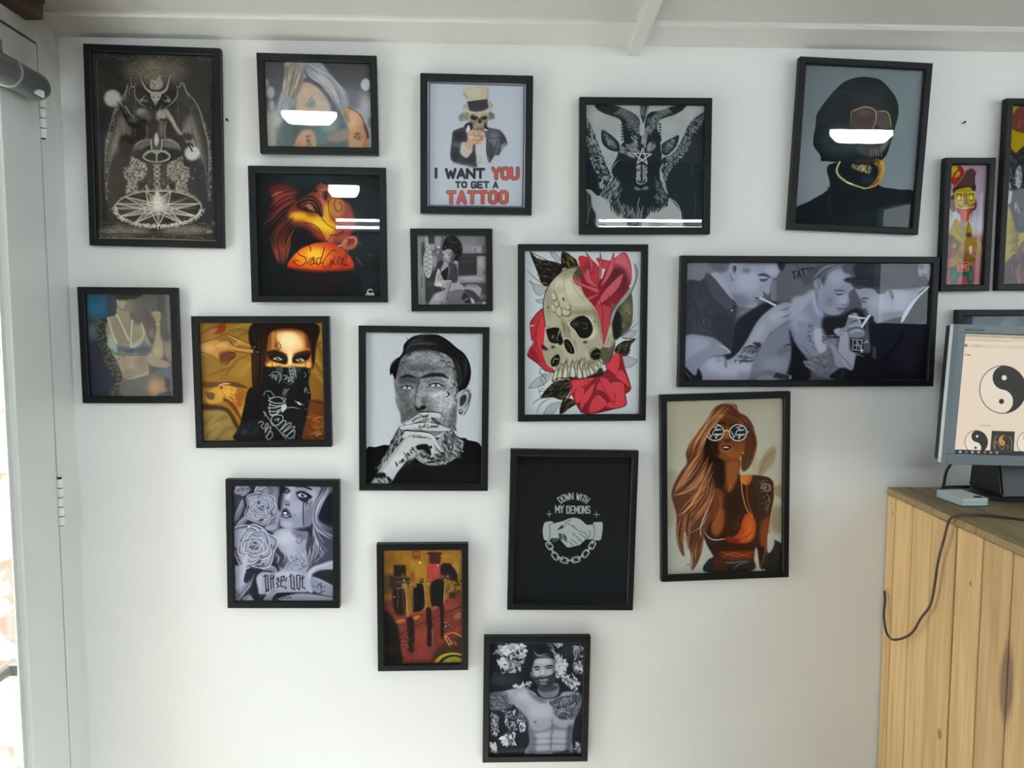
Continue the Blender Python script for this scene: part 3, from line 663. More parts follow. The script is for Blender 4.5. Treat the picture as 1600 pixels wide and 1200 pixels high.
    A.l('1055 1070 1035 1062 1018 1075 1018 1090 1040 1100 1060 1090', 'dfe2e4', 7, 1); A.l('1005 1110 1010 1095 1022 1095 1020 1105 1030 1112 1042 1100 1052 1112 1062 1095 1070 1112', 'dfe2e4', 7, 1, sm=0)
    return A

def art_poster():
    A = Art('133 85 958 100 948 1125 138 1108', 5.217, 'b5bbc6', seed=6)
    A.l('150 96 545 106 942 116|942 116 938 620 930 1114|930 1114 540 1106 152 1098|152 1098 150 600 150 96', '33363d', 8, 1, 0)
    A.l('136 88 545 95 955 104', '7c818c', 5, .8)
    # plain top hat with dark band
    A.f('430 180 440 150 520 125 600 122 640 135 645 160 632 240 470 250 450 215', 'b3ab93', 1, 2); A.e(520, 170, 70, 40, 'c4bda6', .7, 26); A.l('430 182 460 200|440 195 470 220|640 145 630 240', '7d7663', 6, .8, 3)
    A.f('418 295 450 262 470 250 632 235 660 245 682 275 665 320 610 345 540 355 480 345 430 320', 'a09e94', 1, 2); A.l('420 298 470 330 540 345 610 335 670 300', 'c9c7be', 10, .9, 3)
    A.p('466 248 632 226 642 300 600 322 545 332 490 325 476 300', '33343c', 1, 2); A.l('480 300 550 316 636 298', '555866', 6, .7, 2)
    # side hair, skull
    for M in ('470 340 420 345 392 370 405 410 450 405 480 390', '640 335 680 345 692 375 665 400 640 390'):
        A.f(M, '7f7a70', .9, 8); A.scat(M, 50, ['a39d92', '5b564e'], 30, 5, 30, 60, a=.8)
    A.f('480 350 560 345 640 345 640 400 620 440 610 500 560 515 510 500 495 440 480 400', '9d937b', 1, 3)
    A.f('440 470 455 430 500 420 510 470 490 500', '23242a', 1, 3); A.f('610 425 640 460 670 475 640 520 612 500', '23242a', 1, 3)
    A.e(524, 378, 32, 24, '2c2823', 1, 3); A.e(606, 376, 28, 24, '2c2823', 1, 3); A.e(571, 408, 15, 22, '2f2a25', 1, 3)
    A.l('490 405 520 420 545 410|595 410 620 420 636 400|500 430 540 440|600 440 625 425', '4e4738', 7, .9, 2)
    A.l('545 455 548 490|560 452 560 492|575 452 575 492|590 450 590 490|605 450 600 485', '3f382c', 5, .95, 0); A.l('538 472 612 470', '3f382c', 4, .9); A.e(575, 360, 60, 12, 'c4ba9f', .7, 8); A.l('500 425 520 470 550 505|630 420 615 470', '332e27', 8, .8, 3)
    # jacket, shirt, raised fist
    A.f('470 470 430 460 370 480 345 500 335 590 325 680 345 740 440 770 550 780 545 640 530 560 480 500', '42434a', 1, 3)
    A.f('640 470 700 470 750 490 790 550 800 600 760 640 730 690 700 690 655 750 630 720 625 600 615 510', '55565e', 1, 3)
    A.f('535 600 560 560 620 545 625 640 650 745 600 770 548 765', 'b7babf', 1, 3); A.l('560 690 580 720 560 760|550 740 600 750', '7b7e86', 5, .6, 2)
    A.f('455 490 475 440 490 470 480 510', 'c3c2c2', 1, 2); A.f('605 470 635 480 620 492', 'c3c2c2', 1, 2)
    A.e(400, 530, 50, 34, '2a2b31', .9, 16); A.e(390, 600, 46, 20, '5c5e67', .8, 12); A.e(480, 710, 60, 50, '34353c', .9, 20); A.e(370, 680, 30, 50, '2d2e34', .8, 14)
    A.e(690, 560, 40, 60, '74757d', .8, 18); A.e(660, 650, 24, 70, '3b3c44', .8, 14); A.e(760, 560, 24, 40, '3c3d45', .8, 12)
    A.l('345 500 380 520 420 500|340 560 390 580 440 560|335 620 380 640 420 625|640 545 690 550 730 540|730 500 770 540 785 590|655 745 690 650 720 560|720 690 740 630', '24252b', 6, .8, 2)
    A.l('755 620 780 590|750 640 790 605', 'c9ccd2', 6, .8, 1); A.l('632 560 628 650 645 740', '22232a', 8, .9, 2)
    A.f('415 600 440 580 500 620 505 660 460 710 410 670', 'b9b7b5', 1, 3); A.l('440 640 460 690|470 640 480 680', '86827c', 5, .7, 2)
    A.f('470 560 465 510 500 480 560 490 610 510 600 560 575 600 520 600 500 650 440 610', 'b99a83', 1, 3)
    A.l('480 520 530 530 600 530|500 560 550 565 595 560|520 500 530 520|560 500 565 525|540 590 560 575', '7a5c4a', 6, .8, 2); A.e(500, 540, 24, 16, 'cdb09a', .8, 8); A.e(585, 545, 14, 20, '9a6a5a', .7, 8)
    A.scat('330 730 550 775 560 790 350 760', 40, ['8d9099', '6a6d76'], 24, 5, 20, 30, a=.6)
    # lettering
    D, Rr = '34363b', 'b0574f'
    A.text('I', 197, 800, 68, 60, D, 24)
    A.text('WANT', 292, 803, 70, 60, D, 23, .33)
    A.text('YOU', 682, 797, 82, 54, D, 32, .42); A.text('YOU', 682, 797, 82, 54, Rr, 23, .42)
    A.text('TO', 374, 908, 42, 34, D, 16, .5); A.text('GET', 504, 908, 46, 36, D, 16, .45); A.text('A', 686, 910, 46, 36, D, 15)
    A.text('TATTOO', 306, 990, 86, 56, D, 33, .56); A.text('TATTOO', 306, 990, 86, 56, 'b4564f', 25, .56)
    return A

def art_goat():
    A = Art('88 70 1110 70 1085 1122 82 1122', 5.4545, 'a0a5a5', seed=7)
    K, G = '1a2126', 'a6abab'
    A.noise(90, .05)
    # dark right field and left field
    A.p('1112 130 1040 200 980 330 900 470 800 560 760 700 790 860 900 980 915 1130 1100 1130', '1e282d', 1, 4)
    A.p('80 200 130 330 220 500 300 690 260 850 180 850 130 800 80 790', K, 1, 3)
    A.p('80 800 130 850 140 950 180 1010 185 1130 80 1130', '22292d', 1, 4); A.l('100 830 105 1000 95 1090|125 840 130 900 118 980', '7f8687', 9, .7, 3)
    # wings of feathers at both sides
    for M in ('85 190 130 250 190 400 250 560 305 700 190 690 130 560 90 400', '1110 125 1010 190 960 260 900 390 830 490 740 530 730 620 800 640 900 520 960 440 1010 330 1100 190'):
        A.f(M, K, 1, 2); A.scat(M, 330, [G, '7d8384', '555c5f', '23292d'], 26, 9, 60, 60, a=.9)
    A.f('730 560 760 520 810 510 800 620 770 720 740 660', K, 1, 2); A.scat('730 560 760 510 810 500 800 620 770 720 740 660', 110, [G, '8a9091', '31383b'], 24, 8, 90, 50, a=.9)
    A.scat('200 690 330 700 260 800 200 780', 60, [G, '6a7072'], 34, 8, 120, 30, a=.9)
    # head mass
    A.f('420 380 500 340 570 330 640 340 720 390 740 480 720 640 740 760 800 870 740 930 640 990 560 1120 460 1120 400 1010 330 900 210 850 250 780 320 700 300 620 350 520 370 440', K, 1, 3)
    A.scat('210 850 250 760 330 700 380 760 360 900 330 980 280 930', 130, [G, '737a7c', K], 70, 6, 118, 18, a=.8)
    A.scat('690 700 760 740 800 860 740 930 690 960', 70, [G, '6b7274', K], 60, 6, 60, 22, a=.75)
    A.scat('300 880 500 960 640 960 760 890 740 960 640 1010 560 1100 440 1080 380 1000', 160, [K, K, '2a3338', '8b9293'], 70, 7, 95, 20, a=.85)
    # ears
    for M, N in (('225 280 300 320 370 390 380 440 350 470 280 450 225 390', '240 310 300 350 350 420 330 445 280 420'), ('885 320 820 350 740 400 735 470 780 500 850 440 880 380', '860 350 800 380 750 430 770 470 830 430')):
        A.f(M, K, 1, 2); A.f(N, '565d5f', .8, 16); A.scat(N, 50, [G, '2a3135'], 34, 5, 40, 30, a=.7); A.l(pts(M)[:4], G, 6, .9, 1)
    # horns with ridges
    H1 = '165 72 330 72 420 100 500 140 550 200 545 300 560 400 500 470 420 400 405 310 400 240 370 180 300 160 220 130'
    H2 = '950 72 840 75 740 110 640 130 600 190 590 300 580 400 640 480 720 400 735 350 700 270 720 200 780 170 870 140'
    for M in (H1, H2): A.f(M, K, 1, 2)
    for i in range(15):
        u = i / 14
        x, y = 360 + 170 * u ** .8, 110 + 180 * u ** 1.5
        A.l([(x + 40 + 20 * u, y - 40 + 10 * u), (x + 10, y + 5), (x - 40 + 40 * u, y + 40)], G if i % 2 else '8a9091', 8, .85, 1, 1)
        x, y = 800 - 170 * u ** .8, 105 + 190 * u ** 1.5
        A.l([(x - 30, y - 30), (x, y), (x + 40 - 30 * u, y + 40)], G if i % 2 else '8a9091', 9, .85, 1, 1)
    A.scat('420 130 540 190 540 320 480 330 430 240', 60, ['8a9091', '4b5356'], 30, 5, -20, 20, a=.7); A.scat('610 180 720 150 710 260 620 300', 60, ['9ba1a2', '4b5356'], 30, 6, 25, 20, a=.7)
    for y in range(200, 360, 26): A.p([(402, y), (380 + (y % 52) / 8, y + 12), (404, y + 22)], K)
    for i in range(6): A.p([(720 - i * 4 + i * 3, 220 + i * 26), (742, 232 + i * 24), (716, 244 + i * 26)], K)
    for i in range(8): A.p([(180 + i * 26, 90 + i * 12), (190 + i * 26, 120 + i * 11), (212 + i * 26, 104 + i * 11)], K); A.p([(930 - i * 24, 90 + i * 11), (915 - i * 24, 118 + i * 10), (900 - i * 24, 100 + i * 10)], K)
    A.p('550 70 632 70 600 170 580 230 560 170', '30373a', 1, 2); A.l('585 75 580 160|620 75 600 150|560 80 570 150', G, 6, .8, 1)
    # forehead tufts, torch line, brow, star
    for i in range(7): A.l([(640 - i * 6, 250 + i * 22), (600 - i, 275 + i * 24), (585, 310 + i * 22)], G, 10, .85, 1, 1)
    A.l('575 220 572 320 575 420|565 320 550 430|580 330 592 440', 'b3b8b8', 9, .9, 1, 1); A.p('575 300 590 400 560 400', '9aa0a1', .9, 3)
    A.scat('440 410 520 390 540 470 470 480', 60, [G, '7d8485'], 44, 6, 30, 15, a=.8); A.scat('610 400 670 390 680 450 620 470', 50, [G, '7d8485'], 40, 6, -35, 15, a=.8)
    A.scat('380 430 440 420 430 480 380 480', 30, ['9aa0a1', '50575a'], 34, 7, -40, 25, a=.8); A.f('430 490 470 470 510 520 480 520', '9aa0a1', .9, 6)
    A.scat('480 340 530 330 520 400 490 400', 20, [G], 40, 6, 40, 20, a=.8)
    A.l('490 482 648 490 525 570 575 440 612 572 490 482', '14191c', 20, 1, 1, sm=0); A.l('490 482 648 490 525 570 575 440 612 572 490 482', 'b5baba', 11, 1, 0, sm=0)
    # muzzle
    A.scat('520 590 555 580 560 720 520 710', 90, ['a9aeae', '7b8283', '3a4245'], 30, 8, 85, 20, a=.85); A.scat('575 590 610 590 605 720 570 720', 90, ['a9aeae', '7b8283', '3a4245'], 30, 8, 95, 20, a=.85)
    A.l('562 600 563 720', '14191c', 12, .9, 3); A.l('515 725 550 750 600 735', 'a0a6a7', 14, .9, 3, 1); A.f('510 745 555 755 605 742 590 770 560 780 525 770', '0f1316', 1, 4)
    A.f('500 770 550 785 555 800 510 800', '7f8687', .8, 8); A.f('565 790 600 765 625 780 600 800', '7f8687', .8, 8); A.l('310 690 305 620 370 540|320 660 345 600', 'a4aaaa', 9, .85, 2, 1)
    # shoulders
    A.f('150 860 210 860 330 950 390 1030 420 1122 190 1122 170 1010 140 930', 'a2a8a8', 1, 8); A.f('630 1000 740 930 810 890 870 950 895 1040 900 1122 570 1122', '9da3a3', 1, 8)
    A.e(700, 1090, 80, 30, '6f7677', .8, 20); A.scat('630 1060 780 1060 770 1110 640 1115', 120, ['555c5e', '8b9192'], 26, 4, -30, 20, a=.6)
    A.scat('290 890 380 960 370 1010 300 960', 60, [K], 60, 6, 80, 20, a=.9); A.scat('640 960 790 880 780 920 680 980', 60, [K], 50, 6, 80, 25, a=.9)
    A.l('800 870 860 910 895 980 905 1110', 'c0c5c5', 7, .9, 1); A.l('545 870 530 930 545 980 520 1050 490 1090|575 940 560 1000 530 1060|480 950 490 1010', '9ba1a2', 7, .8, 1)
    A.l('205 1060 270 1050|200 1090 260 1100|460 1050 540 1090|470 1110 530 1100', '3b4346', 8, .7, 2)
    A.l('1000 560 1005 690|1030 830 1020 1000|1065 1040 1060 1110|920 980 915 1060|1090 560 1085 640', '4f5b60', 6, .6, 3)
    return A

def art_seated():
    A = Art('160 135 1040 138 1050 1022 188 1025', 8, '5c5a5f', seed=8)
    A.p('160 130 250 130 285 1030 180 1030', '8f9092', 1, 14); A.p('160 130 200 130 215 600 180 900', 'a3a4a6', .8, 16); A.l('225 660 230 800|225 930 235 1000', '4a494c', 10, .7, 3)
    A.p('215 240 260 200 280 480 240 540 220 500', '39383b', .9, 14); A.scat('215 240 450 260 450 460 260 400 230 520', 60, ['2b2a2d', '77767a', '8f8e92'], 34, 12, a=.6)
    A.p('250 130 300 130 310 260 262 300', 'a5a4a8', 1, 6); A.p('300 130 385 130 380 240 305 240', '3b3a3e', 1, 4); A.p('385 130 470 130 460 300 400 300 385 240', '8c8b90', 1, 10); A.p('320 245 380 245 385 320 330 310', 'a19fa4', .9, 8)
    A.p('360 400 420 400 430 520 380 560', '94939a', .9, 10); A.p('410 400 480 260 470 480 420 600', '5a595d', .8, 16); A.e(438, 285, 14, 16, 'd0d0d2', 1, 4); A.e(430, 345, 12, 16, 'b5b4b8', .9, 5)
    A.p('270 600 420 600 400 1000 280 1000', '343336', .95, 20); A.e(330, 760, 60, 30, '4b4a4d', .6, 20)
    # background right: wall, shelf, fireplace, bed
    A.p('470 130 1040 130 1045 370 740 370', '77757b', 1, 10); A.e(820, 300, 90, 60, '8c8a90', .6, 40); A.e(1000, 200, 60, 60, '68666b', .7, 30)
    A.p('870 275 990 280 985 360 865 355', '99979d', .9, 6); A.p('890 290 920 290 920 355 890 355', '6b696e', .9, 8); A.p('1000 265 1030 270 1020 360 1000 350', '4b4a4d', .9, 6)
    A.p('735 365 1045 365 1045 405 735 405', '3b393c', 1, 5); A.p('700 405 940 405 930 660 690 660', '323134', 1, 6); A.l('740 470 920 470', '4b4a4d', 8, .8, 3); A.p('930 405 1045 400 1045 650 935 655', '8b898f', 1, 8); A.e(985, 480, 36, 70, 'a9a7ad', .8, 30); A.p('1010 600 1045 580 1045 650 1005 650', '5b5a5e', .8, 8)
    A.p('690 660 1045 640 1045 750 700 750', '87858b', 1, 10); A.e(870, 690, 160, 22, '9f9da3', .9, 12); A.p('700 745 1045 745 1045 1030 700 1030', '4a484c', 1, 12)
    A.f('780 800 830 770 930 780 985 820 990 860 960 930 880 850 770 830', '9a989e', 1, 6); A.f('780 830 880 850 960 930 960 1000 900 990 800 890', '3b393d', .9, 12); A.l('800 800 900 800 980 850|830 775 930 800', '6b696e', 9, .7, 4); A.p('970 900 1045 890 1045 960 975 950', '7b797e', .8, 10)
    A.p('560 960 1045 1000 1045 1030 520 1030', '6a686c', 1, 10)
    # hanging plaque
    A.f('300 225 340 330 362 440 360 540 330 668 285 668 250 560 243 440 265 330', 'b5b3b4', 1, 3)
    for i in range(13):
        y = 255 + i * 31; h = 50 * math.sin(math.pi * (i + 1.2) / 15)
        A.l([(300 - h, y), (300, y + 1)] if i % 2 else [(300, y), (300 + h, y + 1)], '3d3b3e', 8, .9); A.l([(300 - h, y + 15), (300 + h, y + 15)], '7b797c', 4, .8)
    # woman: hair, face
    A.f('500 230 540 150 640 135 700 190 740 280 735 380 690 460 640 480 600 400 560 320 510 330 500 400 480 330', '161517', 1, 6)
    A.scat('500 200 640 140 740 280 720 420 640 400 560 250', 70, ['2c2b2e', '0e0d0f', '4a494c'], 44, 9, a=.7); A.l('555 155 612 182|675 180 688 205|520 200 540 180', 'c5c4c8', 9, .9, 1, 1); A.e(525, 285, 14, 8, '77767a', .8, 4)
    A.f('510 340 550 310 600 320 640 390 600 440 575 475 545 465 520 420 510 500 500 400', '98969a', 1, 5); A.f('600 330 640 380 640 440 600 470 580 440 600 400', '4b494d', .85, 10)
    A.f('485 335 505 325 512 370 500 385 488 365', 'a19fa3', 1, 3); A.l('555 378 575 390 598 385|560 435 585 440', '1c1b1e', 9, .9, 2, 1); A.l('548 360 575 362 600 360', '2b292d', 6, .8, 2); A.l('600 385 608 410 590 420', '6a686c', 6, .8, 2); A.e(535, 400, 16, 30, 'b9b7bb', .8, 10); A.e(502, 383, 6, 7, '161518')
    # neck, shirt, arm
    A.f('510 440 540 480 560 500 570 600 520 680 470 620 480 540 505 500', '95939a', 1, 6)
    A.f('440 470 500 460 480 540 420 600 400 700 385 700 400 560', '2b2a2c', .8, 10)
    A.f('470 620 530 560 560 540 565 600 540 720 500 700', '1e1d20', 1, 3); A.l('460 560 470 620 510 700|500 600 560 540', '2b292c', 7, .9, 1)
    A.f('440 560 415 620 395 720 390 780 440 800 500 800 540 790 540 730 500 700 470 640', 'b3b1b4', 1, 4); A.scat('430 600 460 640 500 720 430 730 410 660', 40, ['3b393c', '6a686b'], 26, 5, 60, 40, a=.8); A.e(450, 760, 40, 20, 'cac8cb', .8, 10); A.l('395 720 480 735|400 790 500 800', '77757a', 6, .7, 3)
    A.f('480 740 540 745 560 790 520 810 490 790', '9b999e', 1, 4)
    A.f('640 470 680 480 690 640 715 740 760 790 765 840 700 860 560 870 540 920 590 800 600 740 600 600', '98969a', 1, 4)
    A.f('570 500 620 490 670 520 690 640 680 740 600 740 560 700 580 600', '3f3d41', 1, 5); A.scat('580 510 670 520 690 700 580 720', 60, ['2a282b', '5a585c', '19181a'], 26, 8, 80, 40, a=.6)
    A.l('540 722 600 722', 'd3d2d5', 12, 1, 1); A.f('555 730 610 740 590 820 550 900 545 985 495 975 510 880 535 800', '8c8a8f', 1, 4); A.l('600 745 575 840 548 960', '4c4a4e', 12, .8, 4); A.scat('690 700 740 800 760 830 700 830 610 850 610 740', 60, ['b9b7ba', '77757a'], 26, 6, 70, 30, a=.6)
    # skirt, legs
    A.f('560 870 700 830 770 850 860 930 900 1000 800 1010 640 980 560 940', '6a686c', 1, 4)
    for i in range(9): A.l([(560 + i * 34, 880 + i * 5), (610 + i * 32, 980 + i * 3)], ['2b292c', 'a3a1a5'][i % 2], 9, .8, 2, 1); A.l([(560 + i * 12, 900 + i * 12), (720 + i * 18, 850 + i * 18)], ['b5b3b7', '2f2d30'][i % 2], 8, .7, 2, 1)
    A.f('770 870 850 930 870 1000 790 1000 740 960', '242326', .85, 8); A.l('740 990 830 940', 'd5d3d6', 6, .9, 1); A.f('850 940 890 960 905 1005 870 1005', 'b0aeb2', 1, 4)
    A.f('325 1028 360 940 430 870 510 840 520 880 500 975 470 1028', '9c9a9f', 1, 5); A.e(430, 930, 50, 50, 'aeacb0', .8, 24); A.f('400 800 500 810 510 840 420 870 390 860', '2b292c', .9, 10); A.l('480 810 500 830', 'c5c3c7', 8, .8, 2)
    A.scat('450 975 550 980 560 1015 460 1020', 36, ['c5c3c7', '1b1a1c', '8b898d'], 26, 9, 60, 50, a=.9)
    A.e(1025, 1003, 20, 16, 'd5d4d7', 1, 3); A.l('1015 1003 1035 1003', '6a686c', 5)
    return A

def art_skullrose():
    A = Art('77 84 812 84 800 1118 76 1118', 4, 'c0c7ca', seed=9)
    K = '1b1a1b'
    R1, R2, R3, BN, BD = 'a8323c', '7a1f28', 'b85d68', 'a9a48d', '6b644c'
    def leaf(M, v, c1='2a281f', c2='7d6a2a', n=16):
        A.f(M, K, 1, 1.2); q = pts(M); A.scat(M, n * 2, [c2, '554a22', '8d7b35'], 34, 4, v, 14, a=.8); A.l([q[0], q[len(q) // 2]], K, 4, .9)
    def gleaf(M): 
        m = A.f(M, '8c9099', 1, 1); A.f(M, 'b0b4bb', .7, 10, clip=m); A.l(np.r_[pts(M), pts(M)[:1]], '3a3a3e', 2.2, .8)
    # grey leaves and tendrils behind
    for M in ('105 268 140 290 190 300 222 310 200 345 170 365 140 340 125 300', '145 395 190 385 200 410 170 412', '235 90 270 95 300 130 290 150 260 130', '685 755 730 750 790 780 740 825 700 810', '690 600 740 590 785 585 760 630 700 640', '100 950 150 890 200 865 245 860 220 910 160 945', '195 1118 230 1060 290 1040 300 1050 250 1118'): gleaf(M)
    A.l('88 200 150 260 215 310|690 625 760 570 795 535|640 640 720 600 780 500|690 630 740 640 790 635|400 1118 420 1050|150 1118 180 1050 250 1010|125 1060 150 1030 220 990', K, 4, .95, 1, 1)
    # dark leaves
    leaf('110 88 160 130 240 145 300 160 320 190 270 260 220 305 180 280 155 210', 20); leaf('312 88 370 110 410 150 405 185 340 190 310 180', 70)
    leaf('180 1010 240 930 300 905 365 900 370 960 320 1025 250 1010', -20); leaf('300 1118 310 1040 340 1015 400 1030 420 1045 370 1075', -30, n=8)
    leaf('655 690 700 655 735 650 780 640 750 680 735 740 690 750 650 730', -30)
    A.f('405 182 470 185 560 280 640 440 620 600 560 640 480 420 380 300', 'aaa58c', 1, 6); A.e(440, 220, 60, 50, '2e2a20', .8, 20); A.e(500, 400, 60, 50, '4b4633', .7, 24)
    # roses, upper
    A.f('418 118 480 125 540 175 560 260 600 180 700 90 745 150 755 250 730 320 690 400 650 470 600 560 575 680 560 560 520 440 440 330 430 200', R2, 1, 2)
    A.f('418 118 490 128 545 200 540 330 470 280 440 220', R1, 1, 2); A.f('530 125 620 140 700 90 745 150 755 230 740 300 690 200 600 200 560 180', 'a63a46', 1, 2); A.f('640 150 700 100 750 200 740 260 690 180', R3, .9, 4)
    A.e(670, 260, 70, 80, '4d2428', .7, 24); A.e(480, 190, 36, 50, '5d1d22', .5, 14)
    for M in ('462 88 500 140 510 180 495 230 490 160', '555 90 565 170 560 230 540 310 545 200', '640 90 640 180 610 250 555 310 600 200', '380 240 450 290 540 320 545 350 450 310 400 290', '390 375 450 380 550 350 520 375 440 405', '700 220 680 300 620 370 530 430 570 350 640 270', '520 430 600 430 640 460 610 560 575 680 560 560', '450 240 480 190 500 260 545 310 480 290', '600 350 630 410 660 440 630 430'):
        m = A.f(M, R1, 1, 1); A.f(M, R3, .75, 8, clip=m); A.l(np.r_[pts(M), pts(M)[:1]], '4d1016', 2.6, .9)
    A.f('520 430 600 430 650 455 610 560 575 680 560 560', R1, .8, 3); A.l('545 330 555 400 570 480 570 600|550 320 540 250', '5d141b', 4, .8, 1)
    # roses, left and lower
    A.f('195 445 150 480 110 540 118 640 130 660 92 740 150 790 210 840 270 850 210 760 190 660 205 540', R1, 1, 2); A.f('170 515 205 520 200 660 195 760 160 700 150 600', 'b8323a', 1, 2); A.l('170 515 150 590 155 680 195 780|118 640 150 610|110 545 150 555|92 740 130 720 150 660', '5d141b', 4, .9, 1); A.f('110 690 150 720 180 790 130 770', R2, .8, 10); A.p('112 550 148 552 112 560', 'c0c7ca')
    A.l('195 445 150 480 110 545|92 740 150 785 210 840 270 852', K, 5, .95, 1)
    A.f('370 880 520 870 600 830 680 730 715 830 752 955 715 1000 718 1065 640 1090 500 1118 430 1100 395 1040 365 960', R2, 1, 2)
    for M in ('590 810 640 740 675 735 680 800 660 870 610 840', '650 880 690 840 730 900 752 955 700 920', '370 890 440 880 520 890 470 940 390 960', '600 930 690 920 712 980 718 1060 640 1085 570 1060 640 1020', '345 1020 400 930 480 910 520 900 450 940 390 980', '430 1110 430 1050 460 980 520 920 500 1000 450 1070', '525 960 580 900 640 1000 640 1060 580 980', '480 1080 540 1000 600 1060 500 1118', '550 890 600 900 650 1000 640 1040 580 960', '395 960 450 960 430 1040 395 1040'):
        m = A.f(M, 'ad3036', 1, 1); A.f(M, 'c0404a', .7, 9, clip=m); A.l(np.r_[pts(M), pts(M)[:1]], '42090e', 3, .9); A.l(pts(M)[:3], 'd0858c', 3, .8, 0, 1)
    A.l('420 1045 440 1110 500 1118|500 1118 600 1095 718 1065 710 1000', K, 4, .9, 1)
    # skull cranium, dark right side
    A.f('620 460 700 370 740 310 762 410 755 540 700 610 640 650 630 560', '53513f', 1, 2); A.f('640 480 680 470 690 600 650 640 632 560', '1d1b18', .95, 8); A.e(725, 450, 26, 50, '7b785f', .7, 18); A.scat('670 480 750 420 740 560 690 600', 26, ['8c886d', '2d2a22'], 30, 5, 80, 40, a=.6)
    S = A.f('410 182 330 200 260 260 215 330 195 410 198 480 208 560 205 640 190 690 205 770 240 820 300 810 380 830 480 840 560 800 600 730 640 660 620 600 600 640 575 680 565 590 530 460 440 350 370 260', BN, 1, 1.5)
    A.e(350, 310, 110, 90, 'c9c5ad', .9, 50, clip=S); A.e(400, 420, 100, 60, 'bcb79d', .7, 30, clip=S); A.e(230, 400, 30, 110, '8d886e', .6, 20, clip=S); A.e(370, 210, 90, 36, '7d785f', .6, 24, -20, clip=S); A.e(300, 330, 30, 24, 'a39a86', .6, 14, clip=S)
    A.e(590, 620, 40, 60, '8d8a70', .7, 20, clip=S); A.e(530, 700, 60, 60, 'a09b80', .7, 20, clip=S); A.e(440, 470, 90, 20, '7a755a', .7, 16, clip=S); A.f('500 440 560 520 570 640 540 560 510 480', '7a7559', .8, 10, clip=S)
    A.l('410 182 330 200 258 262 213 332 194 412 198 482 208 562', K, 5, .95, 0, 0); A.l('335 220 325 290 340 380 380 430 440 440 500 430|260 260 265 330 300 420|370 260 400 330 460 400', '7d775c', 4, .8, 3)
    for x, y, rx, ry, r in ((262, 370, 20, 36, -15), (260, 445, 16, 34, -20), (295, 465, 24, 42, -15), (340, 470, 34, 30, 20), (350, 440, 24, 20, 0), (280, 420, 16, 24, 0)):
        A.e(x, y, rx, ry, '69634a', .9, 2, r, clip=S); A.e(x - 3, y - 3, rx * .75, ry * .78, 'c0bba2', .95, 6, r, clip=S)
    A.e(322, 388, 6, 14, '3a3629', .9, 2, -15); A.e(225, 440, 5, 9, '3a3629', .8, 2); A.e(520, 530, 5, 8, '4a4536', .8, 2)
    # brow ridge and eye sockets
    A.f('350 530 400 495 460 488 500 520 515 570 530 600 500 640 440 640 400 600 370 560', 'c5c1a8', 1, 3); A.f('362 540 410 500 460 495 495 530 508 585 480 630 430 632 395 585', '191714', 1, 2)
    A.l('440 540 470 545 465 575 445 570', '6b685a', 4, .8, 1); A.e(400, 545, 26, 16, '453a2d', .7, 10); A.l('350 530 400 500 455 490', '2d2920', 4, .8, 1)
    A.f('215 570 260 560 300 565 310 620 290 665 240 660 220 620', '1a1815', 1, 2); A.l('215 572 262 562 300 570 290 610', 'c5c1a8', 6, .9, 1); A.e(255, 625, 9, 12, '77725e', .8, 3); A.l('290 610 280 640 300 670', '8c8770', 5, .8, 1)
    # nose bones
    A.f('300 500 325 510 355 560 365 610 400 650 410 700 395 730 380 680 340 650 310 620 305 580', '9b967d', 1, 2); A.hair('305 510 320 580 340 640', '345 545 380 620 405 700', 16, ['5d583f', 'c5c0a6', '45402c'], 4, .8, 3)
    A.f('325 650 355 645 385 690 392 730 360 730 335 700', '14130f', 1, 2); A.l('318 640 355 635 390 690 395 730', 'bfbaa0', 6, .9, 1); A.l('335 660 365 690 370 725', '6b6650', 4, .8, 1); A.f('285 650 310 625 320 660 300 680', '14130f', 1, 2)
    # cheek and jaw
    A.f('190 690 230 690 290 690 320 720 310 790 260 820 220 800', '9d987e', 1, 3); A.f('250 760 285 735 300 760 290 800 255 815 240 790', '191713', 1, 2); A.l('255 790 265 765 290 770', 'bab59c', 4, .9, 1); A.f('185 670 210 690 225 710 190 705', '2a271e', 1, 3); A.e(255, 690, 12, 10, '332f24', .9, 3)
    A.e(460, 660, 14, 9, '3d382a', .9, 3); A.f('470 700 520 675 570 700 580 770 540 790 500 770', '8f8a6f', 1, 3); A.f('495 730 530 700 562 720 565 760 530 775 500 765', '16140f', 1, 3); A.l('468 760 475 710 520 680 570 705', 'c0bba2', 6, .9, 1); A.l('515 740 545 730 560 750', '6b6650', 5, .8, 1)
    A.f('560 700 610 690 645 640 640 720 610 790 570 800', '57523d', 1, 3); A.l('645 480 620 560 615 620 640 660 600 720|575 680 610 690 630 650', 'a9a58d', 8, .9, 2, 1); A.l('610 790 640 720 650 660', K, 5, .9, 1)
    A.hair('325 740 320 780 300 830', '540 760 500 790 470 840', 46, ['5a553d', 'bdb89e', '3c3827', '8e896e'], 6, .8, 3)
    # teeth
    for i, (x, y, w, h, r) in enumerate(((275, 855, 20, 58, 14), (302, 850, 20, 56, 10), (335, 842, 25, 54, 6), (380, 835, 25, 54, 0), (422, 845, 23, 50, -6), (455, 850, 19, 44, -10), (495, 835, 22, 36, -22), (525, 815, 18, 30, -28), (545, 790, 14, 26, -30), (560, 775, 9, 20, -30))):
        a = math.radians(r); T = lambda u, v: (x + u * w / 2 * math.cos(a) - v * h * math.sin(a), y + u * w / 2 * math.sin(a) + v * h * math.cos(a))
        M = [T(-.6, -.9), T(.6, -.9), T(1.7, .5), T(1.4, .95), T(0, 1.05), T(-1.4, .95), T(-1.7, .5)]
